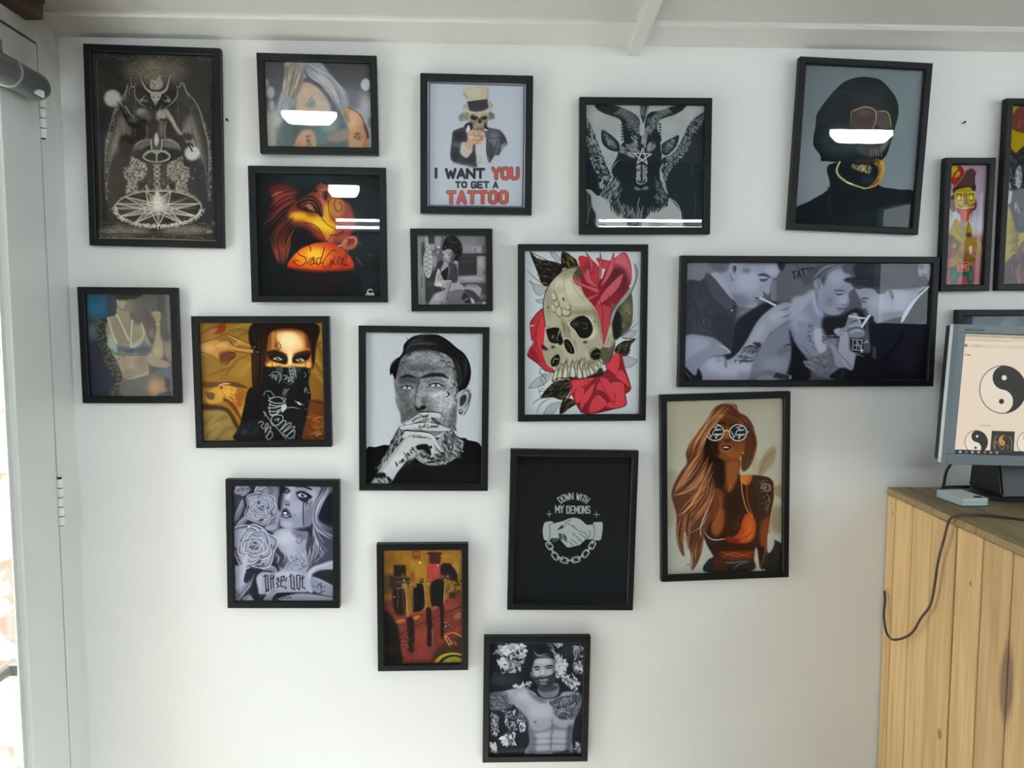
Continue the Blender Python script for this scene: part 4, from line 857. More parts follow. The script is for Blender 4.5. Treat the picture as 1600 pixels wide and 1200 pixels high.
        A.f(M, '2d2a20', 1, 1); M = [T(-.4, -.8), T(.4, -.8), T(1.35, .5), T(1.1, .85), T(0, .95), T(-1.1, .85), T(-1.35, .5)]
        A.f(M, '9f9b83', 1, 1); A.f([T(-.5, -.2), T(.5, 0), T(.8, .8), T(-.6, .8)], 'cfccb9', .9, 4)
    A.f('360 880 440 890 520 860 560 820 570 870 470 890 370 900', '201a17', .9, 3); A.l('255 910 280 890 360 885', K, 5, .9, 1)
    # pale horn-like tendril on the right
    A.f('770 160 790 200 785 260 760 330 720 390 660 450 620 560 630 480 680 400 740 330 772 260', '8f9294', 1, 1); A.l('770 160 790 200 785 262 758 332 718 392 660 452', K, 4, .9, 1); A.l('772 200 770 270 730 340 680 400', 'c5c9ca', 4, .7, 1)
    # signature
    A.l('170 830 200 830|180 830 170 860 195 865 175 900 200 905|205 835 210 920|165 970 205 970 190 950 175 970|180 910 200 935 165 940 185 1030|175 850 205 890', '2b2b2d', 3, .9)
    return A

def art_goldface():
    A = Art('170 74 895 122 822 1108 98 1074', 4, '717b81', seed=10)
    A.grad((150, 100), '646e74', (850, 900), '7d888f'); A.e(250, 750, 150, 250, '848d92', .6, 90)
    D = '171d20'
    A.f('100 985 200 930 320 845 320 700 600 700 625 830 740 860 850 890 830 1130 90 1100', D, 1, 2)
    A.f('300 680 270 680 262 640 222 580 222 520 235 450 240 390 275 330 330 260 400 190 470 160 540 153 630 172 690 230 735 300 745 380 725 470 700 560 660 660 560 700', D, 1, 2)
    H = A.mask('300 680 262 640 222 560 240 390 275 330 400 190 540 153 690 230 745 380 725 470 660 660')
    A.e(420, 560, 130, 80, '39474c', .8, 60, clip=H); A.e(330, 560, 60, 80, '2b383d', .8, 40, clip=H); A.e(560, 300, 120, 60, '2a3337', .6, 50, clip=H)
    for y in range(210, 420, 22): A.l([(330 - (y - 210) * .5, y + 40), (370 - (y - 210) * .45, y + 24), (420 - (y - 210) * .5, y + 46)], '2c3539', 6, .8, 2, 1)
    A.scat('260 340 420 200 600 160 720 260 560 300 380 420 250 480', 130, ['242c30', '0e1214', '2f393d'], 30, 5, -10, 40, a=.6); A.l('590 215 640 212|592 228 640 226|590 242 640 240', '2f383b', 5, .7, 1)
    # gold-veined face
    G1, G2, G3 = '8d7a52', 'b9a06a', '6b4f24'
    A.f('455 380 500 345 550 340 600 360 605 420 590 480 470 480', '4b3b38', .8, 10); A.f('605 370 650 365 690 400 700 470 650 480 610 440', '4d4540', .8, 10); A.e(640, 440, 40, 30, '4c434d', .7, 14); A.e(540, 380, 40, 20, '5f4a42', .7, 12)
    A.f('480 590 560 560 640 570 690 540 680 580 620 640 540 650', '4a4c4a', .8, 16); A.f('640 580 690 540 690 560 650 620', '77705f', .8, 8)
    A.l('455 480 455 380 480 360 540 340 600 362 606 420 590 470 570 500|606 375 660 368 690 400 702 490|425 470 440 490|610 390 640 380', G2, 6, .9, 1, 1); A.l('535 335 560 350', 'd8c79a', 8, .9, 2, 1)
    for x in (575, 592, 608, 622, 640): A.l([(x, 605), (x + 2, 650)], '8a8472', 5, .8, 1)
    # jaw
    A.l('385 685 365 730 375 770 430 815 540 855', G2, 10, .95, 1); A.l('385 685 370 730 380 768 432 812', 'cdb98a', 4, .9, 1); A.l('430 815 460 825', 'e0d2b0', 9, .9, 1)
    A.f('600 670 650 680 662 720 650 790 610 840 540 857 580 830 610 790 625 740', '7d5520', 1, 2); A.f('630 680 655 690 658 730 640 790 625 790 640 740', 'b98d45', .9, 4); A.l('620 680 650 690 658 730 645 790 600 840 530 855', 'd0b070', 5, .9, 1); A.f('480 670 620 668 625 690 500 690', '4a3420', .7, 8)
    A.f('460 700 490 705 575 712 572 755 540 750 490 738 462 725', '6b604a', 1, 3); A.scat('460 700 575 712 572 755 490 735', 34, ['c5b78f', '2c261c', 'a3946c'], 20, 6, 80, 20, a=.9)
    A.e(560, 800, 40, 26, '2b3940', .6, 16); A.l('315 850 320 960 330 1000', '2a3236', 12, .7, 8); A.l('580 900 590 980', '262d31', 10, .6, 8); A.f('330 1060 560 1000 700 960 860 920 830 1110 300 1110', '1f2629', .8, 20)
    return A

def art_monster():
    A = Art('160 88 468 92 416 1122 120 1122', 5.4545, 'a58f9f', seed=11)
    A.grad((300, 100), '94808f', (300, 600), 'b3aab5'); A.f('110 820 300 720 480 720 430 1140 110 1140', '8d3f48', .95, 70); A.e(400, 450, 60, 200, '9a86a5', .6, 50); A.e(380, 620, 60, 90, 'b9bdc0', .7, 40); A.e(180, 560, 50, 80, 'b5b5b8', .6, 30); A.e(380, 1080, 60, 60, '8d2c32', .7, 30)
    Y, YD, K = '998416', '6b5a10', '332015'
    # cap
    A.f('160 200 180 120 235 88 280 140 260 220 215 272 165 235', '8b2018', 1, 3); A.f('235 215 290 140 345 115 380 150 370 200 365 270 300 290 215 270', '46302a', 1, 3); A.l('213 268 270 190 300 135 345 117 380 150', 'a55a48', 9, .9, 2)
    A.f('160 180 175 120 230 92 200 150 175 200', 'a8961c', 1, 3); A.l('205 195 230 150 240 170 215 190|180 110 200 140 225 120|235 170 215 160', 'b8a21c', 11, .9, 1)
    A.l('170 235 172 280 180 320|195 270 200 300', '353a3a', 9, .9, 2, 2)
    # hair, head, spectacles
    A.f('190 290 250 265 340 275 375 260 370 320 310 300 200 340', '3b2024', 1, 3); A.f('150 430 160 380 200 350 210 480 180 490', '5b2428', 1, 3); A.f('385 430 370 380 345 400 340 480 375 480', '5b2428', 1, 3)
    A.f('200 330 240 300 320 285 350 320 365 400 345 450 290 470 230 465 205 430', Y, 1, 3)
    A.f('215 460 240 440 300 470 360 430 355 480 325 530 310 580 260 580 250 530 220 500', '7b1a18', 1, 3); A.f('250 480 300 480 330 480 315 570 265 575', 'a8431c', .95, 10)
    for i in range(9): x = 218 + i * 17; y = 448 + 16 * math.sin(i / 8 * math.pi); A.p([(x - 8, y), (x + 8, y), (x, y + 18)], 'cabf95')
    for M in ('206 334 268 332 265 415 218 418', '312 332 370 328 366 415 318 418'):
        A.f(M, '7d6c16', 1, 2, sm=0); A.l(np.r_[pts(M), pts(M)[:1]], 'b8a526', 8, 1, 0, 0, sm=0)
    for x in (238, 338): A.e(x, 375, 16, 22, 'b8a83a', 1, 2); A.e(x, 377, 7, 10, 'd5cf9a', 1, 2); A.l([(x - 22, 345), (x + 20, 345)], K, 3, .7)
    A.l('270 345 312 345|270 358 312 358', K, 4, .8); A.f('280 380 293 362 306 380 312 425 293 438 276 425', '661810', 1, 3)
    A.l('180 490 178 540 185 570|350 490 340 540 335 600|195 480 190 520', '27443f', 8, .9, 2, 2)
    # jacket, arms holding creature
    A.f('205 560 240 580 290 660 310 580 335 620 345 700 320 740 240 760 160 720 150 720 170 640', Y, 1, 3); A.f('245 590 290 580 300 640 265 730', '7b6f3a', .9, 5); A.scat('265 590 300 590 290 640 270 640', 16, ['8fa3a0', '5a6b68'], 14, 5); A.l('205 565 215 640 260 720|320 590 300 680 265 740|170 660 150 720', K, 4, .8, 1)
    A.f('150 740 180 700 210 730 245 760 240 830 190 850 160 820 140 870 135 900', '6b4a2a', 1, 4); A.e(200, 790, 14, 20, 'b0a040', 1, 2); A.e(200, 790, 5, 8, K, 1); A.e(170, 720, 26, 20, '4b3424', 1, 5)
    A.f('240 800 300 740 350 720 400 740 410 800 380 860 330 830 290 850 240 870', '8d6f1e', 1, 4); A.e(320, 700, 24, 24, '5b3a2a', 1, 4); A.f('320 800 345 800 340 860 325 850', 'c5b5a0', 1, 3)
    A.hair('370 720 420 780 430 900', '340 740 390 820 380 900', 16, ['b08a2a', '7b5418', '5b2a20'], 7, .8, 6); A.hair('150 790 140 860 150 930', '180 800 170 860 190 940', 10, ['7b5428', '5b2a20'], 6, .8, 4)
    A.f('165 920 220 870 300 860 370 880 375 940 320 960 240 970 180 970', '8d7320', 1, 4); A.f('250 850 330 870 375 900 370 940 300 930 240 880', '6b4418', .8, 8); A.l('240 870 300 920 370 900|180 940 240 900', K, 4, .7, 1); A.scat('160 900 220 930 210 970 160 960', 12, ['b09a3a', K], 26, 6, 20, 20)
    # trousers and belt buckle
    A.f('165 985 210 965 300 960 345 965 355 1050 340 1110 310 1115 300 1060 262 1040 230 1070 220 1120 180 1110', '1f5243', 1, 3); A.e(200, 1050, 14, 40, '3b7a66', .8, 10); A.e(335, 1050, 10, 36, '3b7a66', .7, 10)
    A.f('225 935 315 930 318 1000 228 1010', '8f2018', 1, 2); A.l('225 935 315 930 318 1002 228 1010 225 935', 'b5865a', 6, 1, 0, sm=0)
    A.text('LOVE', 238, 952, 36, 13, 'c5a98a', 4.5, .45)
    return A

def art_beast():
    # only its left edge is in the picture; the rest carries on in the same manner
    A = Art('158 100 800 104 770 1112 122 1112', 3.53, '97830c', seed=12)
    A.f('190 240 210 100 420 90 640 110 640 260', '5b221a', 1, 3); A.hair('200 110 190 170 185 240', '400 110 400 170 400 240', 60, ['7b3524', '3d1611', '8d4a30'], 7, .8, 5); A.hair('400 110 400 170 400 240', '640 110 640 170 650 240', 60, ['7b3524', '3d1611', '8d4a30'], 7, .8, 5)
    A.f('155 330 190 360 240 320 420 260 620 330 690 480 640 760 420 900 260 820 205 800 165 680 145 640 165 540 150 430', '26262a', 1, 3)
    A.scat('150 360 260 330 600 330 680 480 630 760 400 880 220 800 160 640', 420, ['3b3c40', '141417', '50535a', '2c2c30'], 44, 8, 90, 50)
    for M in ('150 370 165 380 175 410 155 400', '190 470 215 430 225 520 205 560', '150 440 165 460 160 500', '148 520 172 570 168 640 140 640', '185 650 205 640 212 700 195 690'):
        A.f(M, 'a5a7a8', 1, 2); A.scat(M, 12, ['26262a'], 26, 4, 70, 30)
    A.scat('190 440 212 440 212 560 195 560', 30, ['b5b7b8', '5b5d62'], 30, 5, 60, 40)
    for x, y in ((330, 520), (540, 520)): A.e(x, y, 44, 26, 'b5a640', 1, 3); A.e(x, y, 14, 20, '14120c', 1, 2)
    A.f('380 640 440 610 500 640 480 700 400 700', '1a1516', 1, 3)
    for i in range(26):
        y = 690 + i * 9; A.l([(205 + i % 5 * 3, y), (175 - i % 7 * 5, y + 14)], '17171a', 6, 1, 0, 2)
    A.f('120 1112 135 1000 200 930 260 850 420 900 620 850 700 930 760 1000 770 1112', '3d2422', 1, 4); A.scat('125 1110 150 990 260 870 600 880 740 1000 760 1110', 260, ['5d3834', '2a1715', '7b5249'], 70, 9, 100, 20)
    return A

def art_smokers():
    A = Art('135 103 2226 103 2191 1126 118 1122', 5.4545, '4b4d59', seed=13)
    # canvas of the left half; the right half is offset by 1091
    B = lambda p: '|'.join(' '.join('%g %g' % (x + 1091, y) for x, y in pts(q)) for q in p.split('|'))
    A.grad((130, 300), '63646f', (900, 300), '55565f'); A.e(240, 200, 120, 120, '7a7b88', .8, 60); A.p('860 260 900 200 900 430 860 430', '7a7b87', .8, 8); A.l('858 270 858 420', '9a9caa', 5, .8, 1); A.e(700, 560, 110, 60, '8c8d9c', .9, 30); A.p('900 100 1240 100 1240 420 900 420', '5e5f69', .8, 30)
    A.f('540 640 700 500 860 440 1000 520 1050 700 900 900 480 950', '23242d', 1, 20)
    A.l('1040 100 1120 180 1200 270', '2d2e36', 5, .8)
    A.text('TATTOO', 0, 0, 62, 30, '2b2c34', 13, .42, warp=lambda x, y: (1030 + x * .93 + y * .12, 185 + y - x * .42 + .0011 * x * x))
    # left man: head
    Sk, Sl, Sd = '8f93a6', 'a3a7ba', '5f6272'
    A.f('340 210 400 180 480 110 600 90 900 90 925 160 900 220 870 240 850 290 848 350 830 380 800 370 790 400 800 430 740 440 730 480 660 495 560 460 480 380 400 280', Sk, 1, 4)
    A.e(660, 260, 110, 90, 'a6aabd', .9, 50); A.e(600, 420, 80, 40, '6d7082', .8, 30, 25); A.e(720, 440, 50, 26, '7d8092', .7, 20); A.e(850, 170, 50, 40, 'a9adc0', .8, 24); A.f('480 380 560 460 660 495 620 440 540 380', '6b6e80', .7, 16); A.f('340 215 400 190 540 440 480 400 400 290', '9a9db1', .8, 10)
    A.f('330 100 490 95 480 170 430 190 400 180', '5b5d68', .9, 20); A.f('490 95 900 95 880 110 700 120 600 110', '6d707f', .8, 12); A.e(640, 170, 36, 24, '5d606e', .7, 16); A.f('900 95 970 95 960 150 930 170', '2d2e37', 1, 8)
    A.f('500 130 530 100 560 110 560 180 545 250 520 255 495 200', '9598ab', 1, 4); A.l('510 150 545 130 545 180 520 210|500 190 520 250 545 250', '4b4d5a', 8, .85, 2, 1); A.f('525 150 550 125 552 170 530 180', '3b3d48', .8, 6)
    A.l('735 212 790 205 850 232', '2b2c35', 20, .9, 4, 1); A.l('750 245 790 252 830 240', '23242c', 14, .9, 3, 1); A.e(780, 255, 26, 12, '4a4c59', .9, 6); A.l('870 245 900 238', '3d3f4a', 9, .8, 2); A.l('850 290 845 350 815 378 790 362', '6b6e80', 9, .9, 4); A.l('775 348 800 370 780 400', '33343e', 9, .9, 3, 1); A.l('700 400 745 408 790 400', '33343e', 11, .9, 3, 1); A.e(750, 425, 40, 10, '5d6070', .8, 8); A.l('770 300 760 340', '6b6e80', 8, .6, 4)
    # cigarette and hand, forearm
    A.l('760 408 895 475', 'd0d4e0', 17, 1, 1); A.l('765 416 890 482', '7d8092', 5, .7, 2)
    A.f('900 470 960 450 1010 450 1030 470 1065 500 1060 530 1010 640 960 690 850 720 800 850 760 940 700 1060 650 1122 250 1122 260 1000 340 930 450 920 480 950 560 900 640 790 720 640 780 560 850 500', Sk, 1, 4)
    A.e(900, 560, 80, 50, 'a5a9bc', .8, 30, -30); A.e(560, 1030, 160, 60, 'a9adc0', .9, 40, -10); A.e(380, 990, 80, 60, 'a9adc0', .8, 30); A.e(740, 730, 40, 120, 'a0a4b7', .8, 26, 32); A.f('850 720 960 690 1010 640 1040 540 1000 600 900 670', '5d6070', .85, 14); A.l('920 518 990 500 1030 470|940 580 1000 560 1050 510|1000 640 1040 560', '3d3f4a', 9, .85, 3, 1); A.f('800 850 850 720 860 740 810 860 760 960 700 1070 660 1110 740 950', '565967', .8, 16)
    A.l('470 960 475 1010', '3b3d48', 12, .8, 5); A.e(620, 1080, 60, 30, '7d8093', .6, 24)
    # swallow tattoo
    A.scat('640 830 760 800 770 870 700 960 530 970 600 880', 110, ['2b2c35', '474956', '6b6e7d'], 40, 9, -25, 50, a=.8); A.f('700 795 765 800 775 850 720 820', '2b2c35', .9, 4); A.l('610 850 680 830 760 850|560 950 640 960 710 950|620 880 640 920 700 940', '23242c', 10, .8, 2, 1); A.e(640, 900, 30, 18, '9295a6', .7, 8); A.scat('380 900 440 890 430 960 390 970', 16, ['4d4f5c'], 24, 4, a=.7)
    # shirt and rolled sleeve
    A.f('130 290 250 260 340 215 470 380 560 460 550 620 520 850 480 900 300 740 130 745', '3a3b44', 1, 6); A.f('290 220 345 215 540 450 550 470 470 510 420 470 340 400', '484953', 1, 5); A.l('300 240 350 400 430 480 470 508|470 510 475 580', '24252c', 9, .85, 4, 1); A.e(540, 480, 10, 8, '1c1d23', 1, 2); A.e(520, 517, 10, 8, '8c8fa0', 1, 2)
    A.scat('140 340 320 380 360 620 330 720 140 720', 160, ['4a4b55', '2e2f37', '54555f'], 60, 7, 75, 18, a=.5); A.f('360 560 460 540 540 620 520 840 440 800 370 700', '30313a', .8, 20)
    A.f('125 745 300 740 390 770 500 860 508 890 460 900 350 920 270 990 210 1085 150 1060 120 1010', '83869a', 1, 4); A.f('130 760 280 760 340 820 200 900 130 960', '9da1b4', .8, 24); A.l('300 750 390 830|260 790 370 840|400 820 500 880|450 880 480 940|270 990 200 1080|330 870 240 950|180 1000 260 930', '3d3f4b', 9, .8, 3, 1); A.l('400 820 440 830 500 870 510 890', 'b5b9ca', 12, .8, 3, 1)
    A.f('115 1000 210 1085 240 1020 270 1122 115 1122', '17181e', .95, 6); A.l('120 1040 180 1110', '7b7e8e', 7, .8, 1)
    # middle man: torso, head, arm
    A.f(B('-30 420 60 400 130 350 160 440 230 600 200 680 260 760 250 900 100 940 0 850 -60 760 -130 900 -240 930 -300 880 -230 720 -60 600'), '8286a0', 1, 10)
    A.f('770 830 860 720 1010 640 1060 780 1030 900 1010 1060 700 1060', '787b8c', 1, 10); A.e(900, 990, 120, 60, '8d90a2', .8, 40); A.f('1010 680 1050 780 1100 860 1170 960 1190 1120 1000 1122 1030 900', '17181e', .95, 12); A.l('960 830 1010 815 1050 820', '33343e', 18, .8, 8, 1); A.e(960, 870, 60, 30, '5d606f', .7, 20, -25)
    A.e(1110, 620, 70, 90, '9a9eb1', .9, 40); A.f(B('-60 420 40 380 110 330 140 360 60 480 -20 560 -80 600'), '9ca0b3', .9, 20); A.f(B('120 350 160 440 210 540 170 560 120 480'), 'a9adc0', .7, 10); A.l(B('150 350 150 440 190 540'), '5d6070', 9, .6, 5)
    A.f(B('130 230 180 210 240 190 330 130 400 140 470 300 430 360 435 440 410 480 390 500 350 550 300 560 230 540 170 460 150 360'), '8c90a3', 1, 4)
    A.e(1091 + 320, 230, 70, 60, 'a0a4b7', .8, 30); A.e(1091 + 260, 430, 40, 60, '777a8b', .7, 24); A.e(1091 + 380, 420, 40, 50, 'a3a7ba', .8, 16)
    A.f(B('0 230 60 200 120 150 300 105 480 110 500 170 400 190 340 130 250 190 210 300 190 270 120 260 60 300'), '4c4d57', 1, 10); A.hair(B('300 110 200 150 90 250'), B('420 115 260 170 190 290'), 44, ['7b7d8b', '33343c', '999bab', '54555f'], 7, .7, 8); A.f(B('390 110 490 110 500 180 450 200 400 170'), '54565f', .8, 12)
    A.f(B('120 270 150 240 180 245 190 300 165 360 140 340'), '8589a0', 1, 4); A.l(B('130 280 165 260 170 310 150 330'), '4b4d5a', 8, .8, 2, 1)
    A.l(B('290 345 340 340 400 345'), '3b3d48', 12, .9, 4, 1); A.l(B('310 365 345 378 390 362'), '23242c', 12, .9, 3, 1); A.l(B('425 370 432 430 400 470 370 460'), '5d6070', 10, .8, 4); A.l(B('320 490 350 500 400 495'), '33343e', 10, .9, 3, 1); A.e(1091 + 355, 515, 34, 10, '6d7081', .8, 8); A.e(1091 + 270, 430, 14, 8, '5d6070', .7, 4)
    A.f(B('200 600 230 570 350 560 480 500 560 540 560 700 400 700 260 740 200 680'), '1c1d24', .95, 16)
    # tattooed shoulder piece and hands
    A.f(B('-20 620 80 620 190 660 240 760 250 860 140 900 60 800'), '85899b', .9, 12); A.scat(B('70 640 150 640 120 720 150 860 90 800'), 70, ['3b3d48', '5d606e', '9a9db0'], 30, 7, a=.8); A.f(B('130 690 190 680 240 800 240 880 180 890 140 800'), 'b5b9cb', .9, 10); A.scat(B('190 660 250 760 250 860 210 800'), 40, ['3b3d48', '6b6e7d'], 30, 7, a=.8)
    A.f(B('0 820 60 850 130 920 220 880 280 830 300 880 330 980 340 1040 320 1122 180 1090 100 1030 60 1000 40 960 90 950'), '6b6e7c', 1, 5); A.scat(B('100 920 300 860 330 1040 300 1110 180 1070'), 220, ['494b57', '8b8ea0', '3b3d48', '9b9eb0'], 18, 6, a=.6); A.l(B('0 820 60 880 110 930|40 960 100 970 140 1000|60 1000 110 1020 150 1040'), '8d90a3', 16, .8, 3, 1)
    A.f(B('260 800 320 830 340 880 400 960 460 1040 330 1010 300 900'), '9599ac', 1, 6); A.f(B('300 700 340 670 400 690 430 740 440 860 490 900 480 1000 450 1040 380 960 340 870 350 760'), 'a3a7ba', 1, 4); A.l(B('330 710 370 690 400 720|350 760 360 720 390 740|340 880 420 970 460 1030'), '5d6070', 9, .8, 3, 1); A.e(1091 + 300, 790, 40, 30, '83869a', .9, 12, 30)
    A.f(B('350 680 400 650 430 560 490 535 520 580 560 680 570 720 540 750 440 750 420 700'), '83869a', 1, 4); A.l(B('430 570 500 580 550 590|420 660 500 640 550 660|430 720 500 690 560 700|470 540 520 600 530 640'), 'b0b4c6', 14, .9, 3, 1); A.l(B('420 690 500 665 560 685|440 620 500 600'), '33343e', 8, .8, 2)
    A.l(B('430 565 575 585'), 'c5c9d6', 13, 1, 1); A.l(B('545 655 612 550'), 'd0d4e0', 22, 1, 1); A.l(B('250 745 350 750'), '23242c', 14, .95, 1); A.l(B('255 740 300 738'), 'a9adbd', 5, .9, 1)
    # tattoo machine
    A.p(B('445 755 560 765 560 890 470 880 450 840'), '23242b', 1, 3); A.l(B('455 770 550 775|470 780 465 860|500 780 500 850|545 780 540 880|470 860 555 870|480 820 540 825|560 800 600 790|585 775 590 800|510 790 530 850'), 'b5b8c6', 8, .9, 1); A.p(B('535 855 558 858 556 888 535 885'), 'd5d8e2')
    # right man: hat, face, suit
    A.f(B('600 600 700 560 890 560 1000 420 1060 330 1140 300 1100 1130 320 1122 350 1030 400 1020 470 1040 500 920 560 900 620 860'), '1d1e29', 1, 4); A.e(1091 + 560, 960, 60, 80, '1d1e26', .8, 20); A.p(B('640 830 665 835 668 940 640 930'), '5a5d69', .8, 10); A.l(B('700 800 800 790|890 660 880 760 760 920 700 980|900 830 1090 820'), '0f1016', 22, .8, 8, 1); A.e(1091 + 950, 950, 80, 120, '232430', .7, 40); A.l(B('500 900 560 920'), '8d90a3', 6, .8, 1)
    A.f(B('480 300 560 300 760 330 1000 320 1110 300 1040 350 990 430 900 560 860 570 760 600 690 628 650 610 640 570 590 540 580 500 535 495 540 460 510 390 485 340'), '9094a6', 1, 4)
    A.e(1091 + 680, 450, 90, 70, 'a6aabd', .9, 40); A.e(1091 + 870, 430, 60, 80, 'a3a7ba', .8, 40); A.e(1091 + 760, 560, 70, 30, '6d7081', .8, 24, -15); A.f(B('690 628 780 590 880 560 900 520 800 540'), '5d6070', .7, 14)
    A.f(B('450 280 640 300 760 320 740 360 680 370 640 330 560 320 500 330'), '3b3c46', .9, 8); A.f(B('750 320 790 330 810 390 800 430 770 350'), '5b5e6c', .9, 6); A.l(B('770 330 800 360 810 410'), '33343e', 9, .8, 3); A.f(B('830 330 1000 320 1060 310 1000 350 900 340'), '5d5f6b', .7, 10)
    A.l(B('520 425 560 410 600 412'), '33343e', 14, .9, 4, 1); A.l(B('540 438 575 440'), '23242c', 9, .9, 3); A.l(B('545 440 535 490 575 495'), '5d6070', 8, .8, 3); A.l(B('585 520 600 550'), '4b4d5a', 9, .8, 3)
    A.f(B('500 110 1030 110 1030 215 1090 215 1118 245 1080 290 1000 318 760 322 560 300 420 272 382 248 420 225 480 220'), '2e2f37', 1, 4); A.l(B('385 250 480 265 640 250 900 240 1030 215 1110 240'), '3b3c45', 12, .8, 6); A.l(B('480 225 640 245 900 235 1030 212'), '1d1e24', 10, .8, 5); A.e(1091 + 700, 170, 140, 40, '393a42', .7, 30)
    A.f(B('1030 110 1130 110 1120 250 1090 210 1035 210'), '8b8ea0', 1, 6); A.e(1091 + 1050, 130, 26, 26, '4b4d58', .8, 8); A.e(1091 + 1075, 205, 30, 16, '4b4d58', .8, 8)
    A.f(B('885 590 930 500 1000 410 1110 305 1115 318 1010 430 900 612'), 'c5c9d6', 1, 2)
    # lighter in the lower left
    A.f('670 1110 760 1050 860 1040 900 1060 860 1110 780 1122', '6b6e7d', 1, 6); A.f('740 1122 800 1080 900 1100 900 1122', '83869a', 1, 5); A.p('905 1052 1030 1085 1025 1120 870 1105', '34353e', 1, 3); A.l('905 1055 1030 1088', '8d90a0', 6, .8, 1); A.p('1020 1085 1034 1090 1028 1118 1010 1115', 'a5a8b5', .9, 2)
    return A

def art_bralette():
    A = Art('136 105 916 112 957 1085 180 1085', 6, '524e4e', seed=14)
    A.grad((500, 100), '5f5957', (850, 900), '514d52'); A.f('130 100 330 100 340 330 150 340', '234d68', 1, 16); A.e(230, 250, 80, 50, '2d6080', .8, 40); A.f('330 100 430 100 420 300 340 330', '2f3a48', 1, 16); A.f('140 340 260 320 300 400 280 600 150 600', '3f4a50', 1, 30); A.e(200, 470, 40, 60, '565d57', .8, 30); A.e(170, 360, 60, 26, '26364a', .9, 16)
    A.f('150 590 300 590 380 700 480 880 480 1090 150 1090', '2a2c3b', 1, 24); A.f('640 105 860 105 880 400 860 560 700 400', '57514f', 1, 30); A.e(810, 220, 40, 120, '443f42', .8, 26); A.p('860 110 920 110 935 545 900 540', '6b6566', 1, 6); A.l('775 110 790 400', '6b6463', 10, .5, 6)
    A.f('860 500 945 560 945 740 900 760 850 600', '85776c', 1, 20); A.e(900, 640, 40, 70, '8c7d70', .8, 24); A.p('915 740 945 740 955 1085 915 1085', '6a6668', 1, 8); A.e(880, 520, 40, 40, '4c4750', .8, 20); A.f('800 840 915 800 915 920 860 910', '5f6671', 1, 10)
    # body
    A.f('330 335 410 300 420 240 540 230 540 330 650 400 720 560 760 640 700 720 720 840 700 930 700 1090 470 1090 470 900 430 760 370 670 330 540 310 420', '8f8672', 1, 6)
    A.f('400 330 480 340 560 440 560 560 440 590 380 500', '857b67', .8, 20); A.e(620, 470, 60, 90, '8b806e', .8, 30); A.e(520, 760, 100, 110, '9b8c7a', .9, 50); A.e(660, 760, 60, 100, '837769', .8, 40); A.e(560, 800, 14, 80, 'a59684', .6, 16); A.e(540, 860, 50, 30, '7d6e60', .7, 24); A.l('540 430 545 500 545 560', '6b6152', 12, .7, 8); A.f('560 300 700 400 740 560 680 420 600 380', '5f5750', .9, 20); A.e(590, 360, 60, 40, '625a52', .8, 24)
    # head
    A.f('420 150 500 130 540 180 550 240 500 330 430 300 420 230', '93876f', 1, 5); A.e(480, 220, 26, 26, 'a89a82', .8, 10); A.e(540, 230, 60, 60, '6d6660', .8, 20); A.f('415 110 640 105 590 150 520 155 560 190 500 165 430 160', '221f22', 1, 6); A.l('500 150 540 180 580 190|520 145 560 165', '9a9084', 6, .8, 3, 1); A.l('440 230 450 250 480 255 490 262', '55483c', 8, .8, 3); A.l('420 160 425 200', 'b5aa98', 6, .8, 2)
    # raised arm, elbow
    A.f('740 290 800 270 825 300 815 380 820 480 860 600 850 700 800 725 755 700 750 640 780 480 780 390', '94876f', 1, 5); A.e(800, 640, 40, 70, '9f917d', .9, 24); A.e(790, 310, 26, 26, '8f7a66', .8, 8); A.l('700 265 760 285 790 280|730 245 770 260', '9a948c', 7, .8, 3, 1); A.l('780 400 812 392', 'b5a58a', 8, .9, 1); A.f('760 310 770 350 790 380 750 350', '5f4f44', .8, 5); A.l('820 480 855 600 850 690', '55493f', 9, .7, 4)
    A.f('700 690 720 640 760 700 820 725 900 760 910 800 830 810 740 790 700 740', '948675', 1, 8); A.e(740, 480, 26, 50, '7d7066', .7, 16)
    # tattooed arm
    A.f('225 400 260 350 330 345 310 420 320 520 345 620 390 730 440 830 470 900 465 970 420 960 370 860 300 760 265 660 240 560 230 480', '33332e', 1, 5); A.scat('225 400 260 350 330 345 320 520 345 620 390 730 470 900 460 960 420 940 300 760 240 560', 240, ['6f6e62', '85826f', '1e1f1f', '4a4a43'], 22, 6, a=.8)
    A.f('340 1090 370 1010 410 965 470 965 475 1090', '3d3c3a', 1, 5); A.scat('340 1090 410 965 470 965 475 1090', 70, ['6f6e66', '7f7d74', '232323'], 22, 5, a=.8); A.l('395 970 465 962', '9a9588', 6, .8, 2)
    # lingerie and skirt
    A.f('345 500 375 490 420 580 500 620 540 620 560 610 640 560 670 530 700 580 760 580 755 620 700 690 600 680 540 660 480 690 400 680 345 620 330 570', '6d7675', 1, 5); A.f('345 500 375 490 420 580 415 670 345 620 330 570', '95a59b', 1, 6); A.scat('340 510 420 580 410 670 340 610', 40, ['b0bdb0', '75827c'], 20, 5, a=.7); A.e(470, 630, 60, 26, '555a60', .8, 14); A.e(540, 650, 50, 30, '3b5566', .9, 14); A.e(660, 640, 80, 40, '4f5156', .9, 20); A.f('555 590 640 540 670 530 640 590 580 620', '9a9d92', .9, 6)
    A.l('335 335 360 420 380 490 420 575', 'b5b8a4', 15, .95, 1); A.l('415 305 450 370 490 460 525 540', 'b8b8a2', 17, .95, 1); A.l('558 360 553 450 547 540 550 610', 'b0b09c', 17, .95, 1); A.l('645 385 665 450 660 510 600 590 560 615', 'adae9b', 13, .95, 1); A.l('345 620 420 680 500 690 600 690 700 690', '40413f', 8, .8, 4); A.l('430 735 440 725|470 712 490 708', '3a352f', 7, .8, 2)
